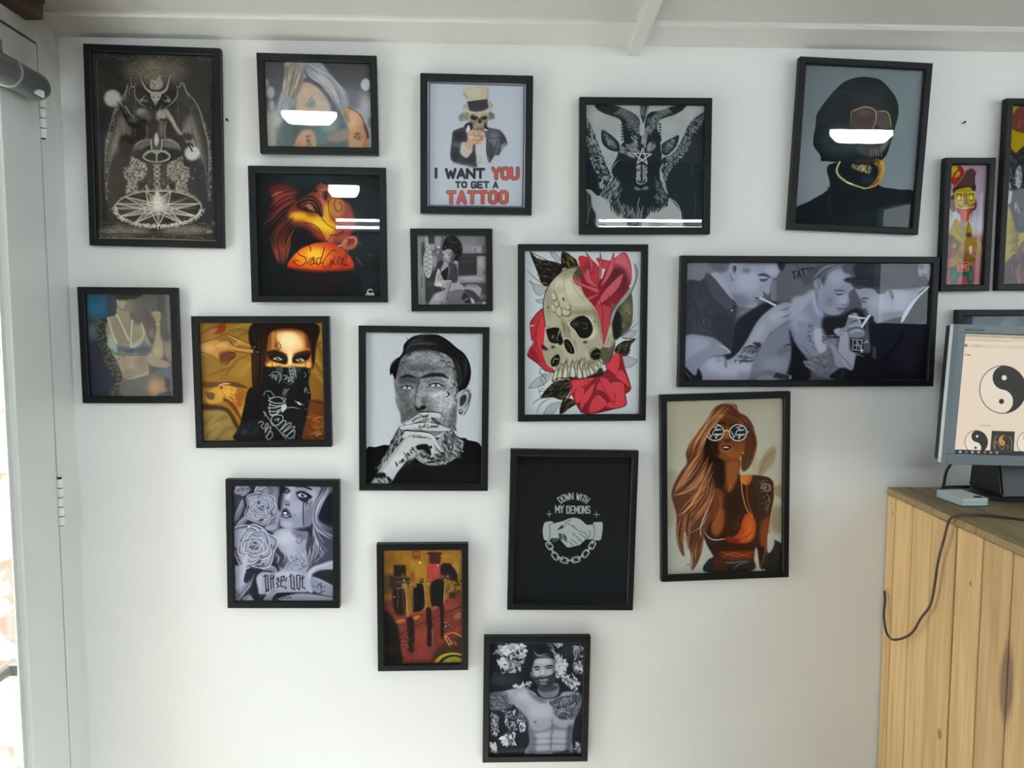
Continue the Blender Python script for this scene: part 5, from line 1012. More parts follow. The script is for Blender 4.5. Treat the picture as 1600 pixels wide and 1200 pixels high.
    A.f('470 910 560 905 650 900 720 880 800 840 850 900 860 1090 475 1090', '66625f', 1, 6); A.l('470 900 540 915 620 895 720 850', 'aaa299', 12, .9, 3, 1); A.l('475 920 700 925 800 900', '7d7975', 6, .6, 2); A.l('480 1070 520 1030 560 1080', '7d7975', 6, .5, 3)
    A.e(790, 1000, 85, 90, '9a7b60', 1, 34); A.e(780, 1010, 50, 60, 'ad8a6a', .8, 24); A.f('820 1060 920 1040 920 1090 800 1090', '3a3d3d', .9, 12); A.e(890, 960, 26, 60, '45413f', .8, 16)
    A.noise(80, .05)
    return A

def art_bandana():
    A = Art('110 98 1142 98 1155 1088 140 1102', 5.333, '8d6a26', seed=15)
    K = '14100e'
    A.grad((150, 150), '7d6026', (500, 600), '84601e'); A.e(450, 480, 120, 80, '94703a', .6, 60); A.f('130 830 400 850 430 1100 130 1110', '86703e', 1, 20); A.l('160 1070 260 930 330 900|250 1090 330 1000 400 1000|140 960 200 900', '5f4a1e', 30, .6, 16); A.l('200 1000 260 950', 'a58c52', 26, .6, 14)
    for M in ('340 180 440 150 560 190', '320 560 420 420 550 360', '130 180 220 130 330 100', '400 230 500 180 560 130', '160 560 300 500 420 470'): A.l(M, '5d451c', 16, .7, 8, 1)
    A.l('380 150 480 110 560 110|430 560 520 460 550 420', 'a98238', 20, .6, 10, 1)
    A.f('1060 100 1150 100 1155 800 1040 760 1030 520', '8d6420', 1, 4); A.l('1080 280 1120 330 1140 420|1060 420 1100 480 1150 560|1050 320 1140 250', '5f4012', 24, .7, 12); A.l('1090 150 1130 250|1060 370 1110 450|1090 560 1150 600', 'b08a3c', 18, .6, 10)
    A.f('1010 520 1100 560 1150 650 1155 780 1040 760', '74501c', .9, 20)
    # forearm and tattooed upper arm
    A.f('130 600 300 600 420 610 520 650 480 750 460 940 420 1000 360 900 330 830 130 830', '8d5f1f', 1, 4); A.f('130 600 300 605 400 600 500 640 490 660 350 640 200 650 130 640', '4b3316', .9, 8); A.f('130 790 300 810 380 870 440 1000 400 980 320 850 130 840', '2c2012', .9, 10)
    m = A.f('180 680 300 625 420 650 500 670 490 760 460 930 400 860 320 770 200 790 150 740', 'b07f30', 1, 6); A.e(340, 690, 80, 50, 'c89848', .7, 30, clip=m); A.f('300 740 400 790 460 920 440 940 360 850', '54300f', .9, 8, clip=m); A.f('420 660 500 670 490 740 440 830 410 760', '8a4a1c', .8, 10, clip=m); A.scat('270 640 480 670 470 850 400 780 300 740', 46, ['5a2f12', '7b4618'], 40, 5, 50, 40, a=.8); A.f('160 690 230 700 220 750 170 740', '4f3a24', .9, 5); A.l('180 690 235 645|260 630 320 615 370 618', 'dcd0bc', 8, .9, 2, 1); A.e(290, 650, 12, 10, '4a240f', .9, 2)
    # black sleeve, hair and body
    A.f('520 660 620 640 700 700 1000 720 1040 900 980 1100 420 1100 440 980 480 800', K, 1, 4); A.f('440 980 600 930 640 1100 420 1100', '1d1c1e', 1, 14); A.scat('450 970 600 960 600 1060 450 1050', 14, ['3a3d42', '2a2b2e'], 40, 10, 100, 40, a=.7)
    A.f('565 98 1080 98 1085 300 1060 480 1000 480 690 480 640 700 560 680 545 400', '1b110d', 1, 3); A.hair('570 110 560 300 560 660', '690 110 660 300 640 640', 40, ['2d1a10', '0d0909', '4a2c18'], 6, .8, 4)
    # upper hand
    A.f('110 190 200 140 270 130 330 100 335 150 300 180 240 190 160 200', '8d5a26', 1, 6); A.f('270 110 330 100 325 160 280 190 230 190 260 150', '75310f', 1, 6); A.l('115 190 200 145 300 130', '4a2c10', 8, .8, 3)
    H = A.f('120 270 240 230 280 195 330 190 400 230 480 260 560 280 560 305 480 300 560 325 580 345 530 355 400 335 350 345 400 350 405 390 370 410 330 450 280 430 220 390 120 360', 'a87a3c', 1, 4)
    A.f('240 230 330 190 420 240 400 280 300 260', '6b4422', .7, 12, clip=H); A.f('280 350 400 335 410 390 340 440 280 420', '55301c', .85, 10, clip=H); A.e(180, 310, 60, 34, 'bf9456', .8, 20, clip=H); A.e(300, 290, 50, 24, 'c59a5e', .7, 14, clip=H); A.f('440 280 560 300 560 320 440 310', '6b4626', .6, 8, clip=H)
    A.l('120 270 240 232 330 190 480 258 560 282|360 260 420 300 560 320|280 430 330 452 370 412 400 395|350 345 405 352 405 390 350 390|280 410 330 360|400 335 530 355 580 348', '3a200f', 6, .9, 1); A.l('330 190 420 240 500 270|300 258 355 265 360 285|430 318 520 325', 'e0c08a', 5, .8, 1, 1); A.l('120 345 220 385 290 430', '5d3a1a', 12, .7, 6); A.f('530 275 580 270 600 300 560 310', K, 1, 2); A.f('560 330 600 320 610 350 570 355', K, 1, 2); A.l('560 300 580 300|580 345 605 345', 'c5c0b8', 4, .8)
    # face
    F = A.f('700 190 780 150 900 150 990 180 1030 260 1045 400 1020 490 690 480 670 400 680 280', 'a8692f', 1, 8)
    A.f('760 190 880 165 960 220 980 310 900 360 860 470 840 400 800 330 770 260', 'e0bd85', .95, 26, clip=F); A.e(860, 250, 70, 60, 'f0d8a8', .8, 30, clip=F); A.e(868, 400, 18, 70, 'efcfa0', .9, 14, clip=F); A.f('690 430 760 440 840 440 840 480 690 480', 'dda64e', .95, 8, clip=F); A.f('890 440 960 450 1030 430 1020 490 900 480', 'd5a04e', .95, 8, clip=F); A.l('700 150 860 140 1000 170 1030 300', '4b1f0c', 44, .85, 16, clip=F); A.l('690 180 680 300 680 420', '5d2c12', 40, .8, 14, clip=F)
    for M, cx, cy, s in (('670 350 740 340 830 370 850 410 830 450 760 435 700 410 680 380', 768, 400, 1), ('1045 340 990 350 910 370 885 410 900 440 960 435 1020 410 1040 370', 952, 410, -1)):
        A.f(M, '1f110b', .95, 8); A.f([(cx - 40, cy + 4), (cx - 6, cy - 16), (cx + 36, cy + 8), (cx, cy + 16)], 'b8a898', 1, 2); A.e(cx, cy, 14, 15, '3b444a', 1, 2); A.e(cx, cy, 6, 7, '0c0c0d', 1, 1); A.e(cx + 5, cy - 6, 5, 5, 'e8e8e8', 1, 1); A.l([(cx - 46 * s, cy + 2), (cx - 4 * s, cy - 20), (cx + 42 * s, cy + 10)], '0b0706', 9, 1, 1, 1)
    A.l('670 345 740 335 850 372|1045 335 980 345 895 368', '170b06', 16, .95, 4, 1); A.l('690 330 720 325', 'b0703a', 10, .7, 4); A.l('748 268 770 262 790 290 785 320|760 275 765 310 775 330|745 280 740 300', K, 6, .9, 1)
    A.l('705 150 708 300 706 350|748 130 750 300 752 470|690 220 660 330|990 180 1000 290|1020 220 1020 300', '120a08', 5, .85, 1, 1); A.l('1000 430 995 480|715 430 720 480', '1b0d08', 6, .8, 1)
    # scarf with lettering
    A.f('640 480 700 470 860 475 1030 485 1020 600 1040 740 1000 900 980 1100 640 1100 620 800 640 600', '141415', 1, 3); A.f('750 475 800 472 800 560 780 600', '3d4044', .95, 8); A.f('850 480 960 490 900 600 850 620', '2a2b2d', .8, 12)
    W = 'a8abab'
    A.l('700 540 720 530 715 570 735 535 740 580 755 540 750 590|720 515 770 520 790 560 770 610|690 545 705 550', W, 5, .85, 1); A.l('855 475 905 480 860 510 915 500 870 535 905 530 880 560|810 545 840 550 820 580 860 560 850 600 890 560 890 600|860 480 880 600|910 490 915 560', W, 6, .85, 1); A.l('800 480 795 570 850 620 900 600|960 490 930 500', '75787a', 4, .7, 1); A.l('985 520 1000 540 985 560|990 650 985 690 1000 650 1010 690 1030 690|1020 500 1030 520', W, 5, .8, 1)
    A.l('800 720 820 670 835 655|815 725 835 680 860 655|830 725 845 690', W, 8, .8, 1, 1); A.f('640 720 660 680 700 690 740 740 700 760 660 740', '0f0f10', 1, 2); A.l('645 715 660 682 700 680 730 720 700 745 680 715|680 760 700 745', W, 5, .9, 1)
    # big lettered forearm
    A.l('690 740 780 730 830 800 800 860|790 735 830 745 800 780', W, 7, .85, 1); A.f('800 790 835 800 830 830 790 850', 'b0b3b3', 1, 2)
    for x0, y0, x1, y1 in ((690, 790, 800, 800), (680, 820, 800, 800), (690, 850, 790, 830), (700, 880, 780, 850), (690, 760, 790, 780)): A.l([(x0, y0), ((x0 + x1) / 2, (y0 + y1) / 2 + 10), (x1, y1)], W, 9, .85, 1)
    A.l('700 770 690 830 700 880 740 880 770 840|700 930 720 890 760 880 800 890 800 930 770 960 720 970 700 930|735 925 770 910 760 935|760 970 800 930 830 940 780 1010 850 950 870 960 800 1030 880 980 900 990 830 1060 900 1010 890 1080|800 1040 860 1080 880 1060', W, 8, .85, 1); A.l('640 850 690 920 760 1000 830 1090|640 850 660 870 650 890', W, 6, .85, 1); A.l('600 950 620 935 640 950 620 980 650 1000 660 960 680 960 650 1030 690 980 700 1000 660 1070 700 1020 715 1060 680 1090 660 1060', W, 7, .85, 1); A.l('900 760 920 770 990 800|830 825 880 815 950 830', 'b5b8b8', 6, .85, 1, 1); A.p('915 765 945 775 960 800 935 790', 'c0c3c3'); A.l('1010 770 1030 765|980 830 1040 830', '6b6d6e', 5, .7, 1); A.l('910 1040 950 1060 930 1090', '55585a', 4, .6, 1)
    # shoulder lower right
    A.f('1040 760 1155 790 1158 1090 970 1090 1000 920', '5f2f14', 1, 4); A.f('1040 900 1130 880 1155 930 1155 1000 1060 980', '7b451c', .8, 20); A.scat('1010 880 1155 860 1155 1080 1000 1080', 70, ['3a1b0c', '8d5a26', '4d260f'], 50, 7, 20, 50, a=.7); A.l('1040 760 1100 770 1155 790', '1a0e08', 9, .9, 3); A.l('1050 930 1100 900 1150 890', 'b0803c', 8, .7, 3, 1); A.l('1055 1040 1080 1020 1085 1050 1100 1020 1110 1045 1130 1015|1075 1055 1130 1040', 'b08c4c', 5, .9, 1)
    return A

def art_handface():
    A = Art('84 78 880 90 872 1108 86 1108', 4.2857, 'b9bec2', seed=16)
    K = '100f10'
    A.f('84 880 150 860 210 845 250 845 300 800 720 795 780 810 875 860 880 1115 80 1115', '0d0c0d', 1, 2)
    # neck
    A.f('600 780 690 700 710 790 750 820 740 880 690 940 600 980 500 980 430 940 430 880 520 860', '8d8f92', 1, 3); A.scat('610 770 690 720 715 800 750 830 720 910 610 970 560 960 600 860', 130, ['1b1a1b', '55565a', 'c5c7ca'], 50, 9, 70, 50, a=.85); A.scat('430 880 520 900 610 880 610 960 500 980', 70, ['141314', 'b5b7ba', '3d3e40'], 44, 9, 20, 40, a=.85)
    # ear
    A.f('730 480 770 455 800 470 803 520 780 580 755 640 720 640 705 600 715 540', 'a5a7aa', 1, 2); A.l('735 500 770 470 792 500 780 560 755 590', '3d3e40', 12, .9, 3, 1); A.f('730 520 765 500 770 540 740 580 725 570', '222123', .9, 5); A.e(732, 618, 13, 17, '1c1b1c', 1, 2); A.e(732, 615, 6, 8, 'c5c7c9', 1, 1); A.l('803 500 785 580 755 640', K, 5, .9, 1)
    # head
    F = A.f('300 300 340 230 420 200 560 205 660 240 700 330 715 480 705 600 700 700 640 740 540 790 420 740 330 700 320 640 290 560 285 490 275 400', '77787b', 1, 3)
    A.f('285 300 330 260 400 260 380 380 310 400', '4a4a4d', .7, 20, clip=F); A.e(560, 270, 110, 40, '909195', .8, 30, clip=F); A.e(430, 250, 90, 34, '8a8b8e', .7, 26, clip=F); A.e(480, 320, 120, 26, '4f4f52', .7, 18, clip=F); A.e(620, 560, 80, 80, 'aeb0b3', .9, 40, clip=F); A.e(660, 400, 34, 60, '9b9da0', .8, 24, clip=F); A.e(350, 560, 50, 90, '5d5d60', .8, 34, clip=F); A.e(390, 660, 70, 60, '4b4b4e', .8, 30, clip=F); A.e(570, 500, 60, 30, 'b5b7ba', .8, 22, clip=F); A.e(470, 470, 26, 70, '8f9194', .8, 16, 10, clip=F); A.e(330, 470, 40, 40, '55565a', .8, 20, clip=F); A.e(560, 700, 80, 60, '7b7d80', .8, 30, clip=F); A.f('700 560 700 700 640 740 660 640', '5b5c5f', .8, 16, clip=F)
    A.noise(9, .2, F, 2); A.noise(40, .12, F)
    A.scat('600 560 700 600 700 720 600 740', 120, ['3d3d40', '55565a'], 16, 3, 80, 30, a=.5); A.scat('320 560 420 600 440 700 340 690', 140, ['2a2a2c', '6d6e72'], 14, 3, 80, 40, a=.5); A.scat('320 250 640 240 660 320 380 370', 150, ['3d3d40', '9a9c9f'], 14, 3, 0, 90, a=.4)
    # hair
    A.f('250 370 255 300 330 225 345 160 400 110 480 92 570 95 640 130 700 180 760 230 795 300 800 380 775 450 735 475 715 480 700 380 680 280 640 235 560 205 440 200 340 240 310 300 285 400 265 360', '0e0d0e', 1, 2); A.l('245 300 290 260 330 240|250 330 270 350 265 375|330 220 275 212|720 190 770 235|760 230 740 200', K, 5, .9, 1, 1); A.scat('680 330 715 360 715 440 690 420', 40, ['0f0e0f', '66676a'], 30, 5, 80, 20, a=.8); A.l('470 97 570 92', '8a8b8e', 4, .7, 1); A.scat('360 120 600 110 740 250 770 400', 40, ['232224'], 50, 6, 30, 30, a=.7)
    A.hair('345 230 400 130 560 108', '340 280 450 205 650 240', 60, ['2f2f31', '1d1d1f', '454548', '0a0a0a'], 5, .8, 6); A.hair('700 200 770 280 760 440', '670 260 715 360 720 470', 40, ['2a2a2c', '3a3a3d', '0a0a0a'], 5, .8, 5)
    # brows, eyes
    A.l('315 390 370 375 430 390', '161516', 24, .95, 5, 1); A.l('450 392 520 370 600 368 650 395', '161516', 26, .95, 5, 1); A.f('310 390 430 395 440 430 360 425 320 440', '3a3a3d', .75, 12); A.l('440 385 445 420 435 450', '2d2d30', 12, .7, 6)
    for M, cx, cy in (('325 455 365 440 405 455 370 468', 366, 454), ('515 440 560 425 610 440 560 452', 562, 439)):
        A.f(M, 'd5d7da', 1, 2); A.e(cx, cy, 11, 10, '5b5d60', 1, 1); A.e(cx, cy, 5, 5, '0d0d0d', 1, 1); q = pts(M); A.l(q[:3], '141314', 9, .95, 2); A.l(q[[0, 3, 2]], '3a3a3c', 5, .8, 2)
    A.l('330 420 370 405 420 425|500 420 560 398 620 420', '3a3a3d', 6, .8, 3); A.l('520 480 570 475 620 460', '55565a', 6, .6, 4)
    # nose
    A.l('430 470 420 540 418 580 440 600', '3a3a3d', 10, .8, 5); A.e(445, 550, 22, 30, '9a9c9f', .8, 12); A.f('420 580 445 595 470 575 495 580 490 600 455 610 430 610', '161516', 1, 4); A.e(480, 545, 18, 26, '4a4a4d', .7, 10); A.l('430 610 480 620 560 625', '2a2a2c', 10, .8, 5)
    A.l('640 480 655 500 630 520|645 490 650 510|690 430 710 470 690 520 705 560', '1c1b1c', 7, .85, 1); A.scat('685 430 712 440 705 600 690 560', 30, ['161516', 'a5a7aa'], 24, 5, 80, 30, a=.8)
    # hand: fingers, knuckles, wrist
    S, L = 'b8babd', K
    A.f('340 700 400 680 430 740 370 770 320 830 260 900 210 960 150 1060 125 1108 245 1108 300 1030 360 960 430 930 470 880 540 870 560 800 480 760', '9fa1a4', 1, 3)
    A.f('300 740 340 720 300 800 230 920 170 1000 140 1060 190 960 240 860', '2a292b', .9, 5); A.scat('310 740 350 760 250 920 170 1010 150 1000 250 860', 120, ['0e0d0e', '4a4b4e', '8d8f92'], 40, 8, -55, 18, a=.9)
    for M in ('350 705 430 640 470 620 560 620 600 632 595 660 530 655 480 670 440 690 370 715', '320 740 310 720 380 705 470 690 560 695 660 735 665 750 600 755 500 750 420 735 340 745', '340 745 420 745 520 760 560 800 600 860 622 900 600 905 560 860 520 800 440 785 350 790'):
        A.f(M, L, 1, 2); q = pts(M); c = q.mean(0); A.f(c + (q - c) * [.975, .86], S, 1, 2); A.l((c + (q - c) * [.95, .75])[1:5], 'd5d7d9', 9, .7, 4, 1)
    A.f('380 790 470 790 530 810 555 870 545 920 530 930 525 870 500 840 430 850 400 870 350 960 300 1030 250 1090 200 1030 260 950 320 860', S, 1, 3); A.f('430 850 500 840 525 880 525 920 480 880 440 880', '121112', 1, 4); A.e(528, 860, 9, 11, K, 1, 1); A.l('410 790 470 795 500 795', K, 6, .8, 1); A.l('350 960 420 930 470 890|400 870 430 900 420 930 370 980', '55565a', 8, .8, 3); A.l('560 800 600 870 618 900', '55565a', 6, .8, 2); A.l('370 790 430 780 530 805', '55565a', 6, .7, 3); A.e(300, 960, 50, 40, 'cccecf', .7, 20, -50)
    A.l('490 660 520 655 520 690 500 690', 'd5d7d9', 10, .8, 4); A.l('530 655 570 690 600 700', K, 12, .85, 3, 1)
    # tattooed words on the fingers and the hand
    A.l('405 672 398 680 408 686 412 676 410 690|418 678 424 668 420 664 416 674|432 655 436 675|426 664 442 660|452 668 448 644 466 640 468 652 452 656|478 648 470 652 474 660 482 646 484 658|488 644 490 656 498 640 498 656 492 668|502 640 502 652|510 632 512 650 504 650', K, 4.5, 1, 0)
    A.l('455 708 446 718 452 730 462 720 460 735|470 720 476 714 480 722 472 728|488 702 488 728|482 712 496 710|508 705 510 728 500 728 520 728|536 714 526 718 530 728 538 712 540 728|546 714 548 726 556 714 556 726|562 714 562 726|576 702 576 726 566 722 574 714', K, 4.5, 1, 0)
    A.l('285 960 292 985 300 990 296 970|310 960 318 975|318 950 330 970 330 945|332 955 342 948 336 940 334 960 346 955|352 930 370 905|345 900 372 935 360 940|372 900 384 918 372 915 368 900|384 880 398 900 388 898|396 860 412 885|394 878 410 866', K, 6, 1, 0)
    A.l('410 780 408 800|440 785 460 788', K, 4, .8)
    A.f('150 1050 180 1035 215 1040 218 1070 200 1080 165 1070 150 1085', K, 1, 3); A.f('225 1060 245 1070 260 1090 240 1105', K, 1, 3); A.scat('140 1070 250 1080 245 1108 125 1108', 40, ['c5c7ca', '3d3d40'], 22, 6, 60, 40, a=.8); A.l('325 745 330 790|300 760 300 800|320 770 345 765', K, 6, .9, 1)
    return A

def rose(A, cx, cy, r, tones, rot=0):
    """a layered open rose seen from the front, with pointed uneven petals"""
    d, m, l = tones; q = random.Random(int(cx + cy))
    for rr, n, ph in ((1, 5, 0), (.8, 5, 40), (.6, 4, 15), (.42, 3, 60), (.28, 3, 0)):
        for i in range(n):
            a = math.radians(rot + ph + i * 360 / n + q.uniform(-14, 14)); s = r * rr * q.uniform(.85, 1.12); tip = q.uniform(-.25, .25)
            T = lambda u, v: (cx + s * (u * math.cos(a) - v * math.sin(a)), cy + s * (u * math.sin(a) + v * math.cos(a)))
            M = [T(.05, -.35), T(.4, -.7), T(.82, -.5), T(1.14, tip), T(.8, .52), T(.4, .66), T(.05, .35)]
            mk = A.f(M, d, 1, 3); A.f([T(.35, -.1), T(.55, -.55), T(.85, -.4), T(1.08, tip), T(.75, .42), T(.5, .5)], m, 1, r * .07, clip=mk); A.l(M[1:6], l, r * .05, .95, 1, 1); A.l([T(.15, -.4), T(.3, 0), T(.15, .4)], d, s * .16, .85, 5)
            A.l([T(.5, .1), T(.85, tip * .5)], d, r * .03, .5, 2, 1)
    A.e(cx, cy, r * .12, r * .11, d, 1, 3); A.l([(cx - r * .1, cy), (cx, cy - r * .1), (cx + r * .1, cy), (cx - r * .02, cy + r * .06)], l, r * .04, .9, 1)

def art_roses():
    A = Art('102 110 962 108 955 1102 122 1102', 5.4545, '24252f', seed=17)
    T = ('2b2c38', '8a8ca0', 'b8bacb')
    A.e(140, 230, 60, 120, '3d3f4d', .8, 30); A.f('380 110 500 110 500 480 400 480', '6d6e80', .8, 20); A.hair('390 110 460 250 380 480', '500 110 520 300 450 520', 34, ['8a8c9e', '3a3b48', 'a8aaba'], 10, .7, 6)
    # hair on the right
    A.f('760 110 962 110 962 830 720 860 700 640 780 520 760 380 820 240', '3d3e4d', 1, 8); A.f('860 210 960 180 960 440 880 430 820 360', '15161d', .9, 16)
    A.hair('840 110 860 170 780 320 800 480 960 600', '960 110 880 220 820 380 860 450 960 480', 60, ['9a9cae', 'b5b7c7', '5d5f70', '6d6f82', '2a2b36'], 11, .8, 8); A.hair('780 420 840 560 960 680', '800 560 760 700 720 850', 60, ['8d8fa2', 'a9abbc', '55576a', '2c2d38'], 12, .75, 10); A.hair('720 600 760 680 700 850', '900 600 850 720 740 850', 30, ['777a8d', 'a0a2b4', '33343f'], 10, .7, 8)
    # face
    F = A.f('510 230 540 130 570 108 830 108 835 180 790 280 775 420 740 470 660 490 560 490 510 465 500 400', '84869a', 1, 5)
    A.f('560 110 640 110 600 230 560 290 530 250', 'a5a7b8', .8, 16, clip=F); A.e(640, 300, 80, 70, '9c9eb0', .8, 34, clip=F); A.e(780, 200, 40, 70, 'a5a7b8', .8, 26, clip=F); A.f('700 350 790 280 780 430 720 470', '6b6d80', .9, 20, clip=F); A.e(560, 450, 50, 30, 'a3a5b7', .8, 18, clip=F); A.f('500 110 545 110 520 230 505 330 480 300', '15161d', .95, 10); A.f('520 200 540 180 535 250 515 330', '55576a', .8, 8, clip=F); A.l('500 470 600 495 740 470', '2b2c36', 14, .8, 6)
    A.f('630 125 690 110 760 125 780 150 700 122', '0f1016', 1, 3)
    A.f('640 170 690 155 750 180 780 210 720 240 670 230', '181920', .95, 8); A.f('655 190 690 172 735 200 690 212', 'b5b7c6', 1, 2); A.e(698, 192, 18, 17, '3a3c4a', 1, 2); A.e(698, 192, 8, 8, '08080c', 1, 1); A.e(705, 185, 5, 5, 'f0f0f5', 1, 1); A.l('645 185 690 160 745 190 775 205', '08080c', 12, 1, 1, 1)
    A.f('530 140 560 130 590 160 560 180 535 170', '181920', .95, 6); A.e(562, 156, 14, 14, '6d6f80', 1, 2); A.e(562, 156, 6, 7, '08080c'); A.l('530 145 560 132 590 155', '08080c', 9, 1, 1, 1)
    A.f('670 220 740 220 730 260 700 250', '1c1d26', .9, 8); A.l('705 240 700 330 703 455', '2a2b36', 11, .9, 2); A.l('740 230 725 290', '22232c', 9, .9, 2); A.l('760 240 762 242|775 250 777 252|765 262 767 264|745 260 747 262|755 275 757 277', '15161d', 9)
    A.f('535 245 560 225 590 265 580 285 545 270', '6d6f82', .8, 8); A.l('540 268 560 280 590 275', '15161d', 10, .9, 3, 1); A.l('585 180 560 230', 'c0c2cf', 12, .7, 8)
    A.f('512 340 540 305 570 315 600 370 560 395 520 380', '4d4f60', 1, 3); A.f('525 330 550 320 575 350 555 362 530 350', '0d0e13', 1, 2); A.f('530 345 552 340 562 352 545 362', 'c5c7d3', 1, 1); A.l('510 375 550 392 605 378', '22232c', 9, .9, 2); A.e(550, 378, 24, 8, 'a9abbb', .8, 4); A.e(628, 368, 5, 5, '15161d')
    # neck and tattooed chest
    A.f('440 540 500 490 580 480 680 510 740 520 720 650 730 720 720 850 520 850 480 780 440 680', '8d90a3', 1, 6); A.e(560, 570, 90, 70, 'b5b8c7', .9, 40); A.e(590, 670, 50, 80, 'a5a8b8', .8, 30); A.f('430 600 470 620 520 690 560 740 520 830 440 740', '2b2c38', .9, 12); A.l('460 600 500 660 545 720 520 800|450 690 490 740 470 790', '9ea1b3', 14, .8, 4, 1); A.f('600 500 740 520 730 580 640 560', '5f6173', .8, 16); A.l('640 560 670 540 690 570 670 610 640 600 650 580', '4d4f60', 8, .8, 2); A.scat('560 730 720 660 720 850 540 850', 110, ['3a3b48', 'a5a8b8', '6b6d80'], 34, 8, 70, 50, a=.7); A.l('700 660 725 690 705 720 730 740', '9ea1b3', 8, .8, 2)
    # leaves and roses
    for M in ('110 380 150 300 180 230 190 300 150 400 110 440', '105 490 160 420 260 340 220 420 140 500', '345 840 400 810 460 820 480 860 470 890 420 850', '240 500 300 470 360 480 420 560 380 540'):
        m = A.f(M, '6f7184', 1, 3); A.l(pts(M)[:3], 'b0b2c2', 12, .8, 4, 1); A.l(pts(M)[3:], '2b2c36', 9, .7, 4)
    A.f('370 470 440 450 480 470 440 500 390 500', '8a8c9e', 1, 6)
    rose(A, 175, 140, 62, T, 20); rose(A, 340, 160, 56, T, 60); A.l('105 170 150 110|280 170 310 110|330 150 400 105', 'd5d6e0', 6, .8, 1)
    rose(A, 340, 310, 125, T, 10); rose(A, 280, 640, 185, ('343542', '8f91a5', 'c0c2d0'), -8)
    A.scat('120 640 150 760 260 820 400 760 380 800 270 850 130 780', 40, ['2b2c36', '5d5f70'], 14, 9, 30, 90, a=.8); A.scat('180 480 240 440 330 480 360 560 330 580', 26, ['33343f', '5d5f70'], 16, 8, 0, 90, a=.7)
    A.f('110 810 170 800 210 720 215 830 190 930 230 990 130 1030 120 900', '9a9cae', 1, 5); A.l('205 720 200 830 180 930', 'c5c7d3', 10, .7, 3); A.f('180 760 225 700 220 790 195 830', 'a8aaba', 1, 4)
    A.f('125 1040 180 980 250 930 285 870 275 960 220 1020 160 1102 122 1102', '7d7f92', 1, 4); A.f('180 1102 220 1060 270 1050 275 1102', '9496a8', 1, 4); A.f('290 870 330 880 310 950 310 1102 240 1040', '1f2029', .9, 8); A.l('125 1080 200 1010 280 880|200 1102 240 1060', '3a3b48', 8, .8, 3)
    # scroll with gothic lettering
    A.f('300 920 350 860 470 870 500 845 600 840 740 865 740 1000 700 1040 480 1040 330 1050 320 1000', '8f91a4', 1, 4); A.f('300 910 340 890 340 1040 320 1030', 'a5a7b7', .8, 10); A.e(560, 880, 120, 24, 'b0b2c2', .7, 14); A.f('480 1040 720 1035 720 1060 520 1090 490 1080', '181920', 1, 4)
    A.f('720 880 770 820 850 790 955 760 955 830 850 840 780 880 770 960 780 1030 740 1030 720 960', '9c9eb0', 1, 5); A.l('740 900 790 830 880 800 955 775', 'c0c2d0', 12, .8, 5); A.f('780 900 955 980 955 1060 900 1065 770 1010', '7d7f92', 1, 6); A.f('770 880 860 850 955 850 955 960 800 890', '1d1e27', .95, 6); A.l('780 905 955 985', 'b5b7c6', 6, .7, 2); A.f('500 1102 560 1060 660 1040 800 1050 955 1075 955 1102', '8b8d9f', 1, 4); A.l('510 1090 600 1050 720 1040 955 1075', '23242d', 6, .9, 1)
    K = '14151b'
    for x in (380, 400, 425, 445): A.l([(x, 890 - (x - 380) * .1), (x - 6, 920), (x + 2, 1010), (x + 12, 1025)], K, 10, .95, 1)
    A.l('360 900 380 885|375 1030 395 1010|425 920 450 905|470 930 485 910 490 940 470 960 490 980 470 1000|510 900 505 980 530 990|510 900 535 895 530 930 505 940|545 985 550 1000|555 910 545 940|590 880 595 1000 625 1010|615 890 620 1000|580 900 600 880|640 890 645 1000 665 1010 670 890 645 885|690 890 690 990 710 1000|680 920 705 905', K, 10, .95, 1, sm=0)
    A.l('545 1000 548 1002', K, 12); A.l('815 1000 830 960 850 990 880 985|850 950 850 1040|830 1040 880 1020|780 980 800 985|550 1085 590 1080 580 1070', K, 6, .9, 1); A.l('360 1102 400 1040 440 1010 490 1010 440 1060 420 1102', 'a5a7b7', 10, .8, 3); A.f('360 1102 420 1030 500 1010 440 1060 410 1102', '7d7f92', 1, 3)
    return A

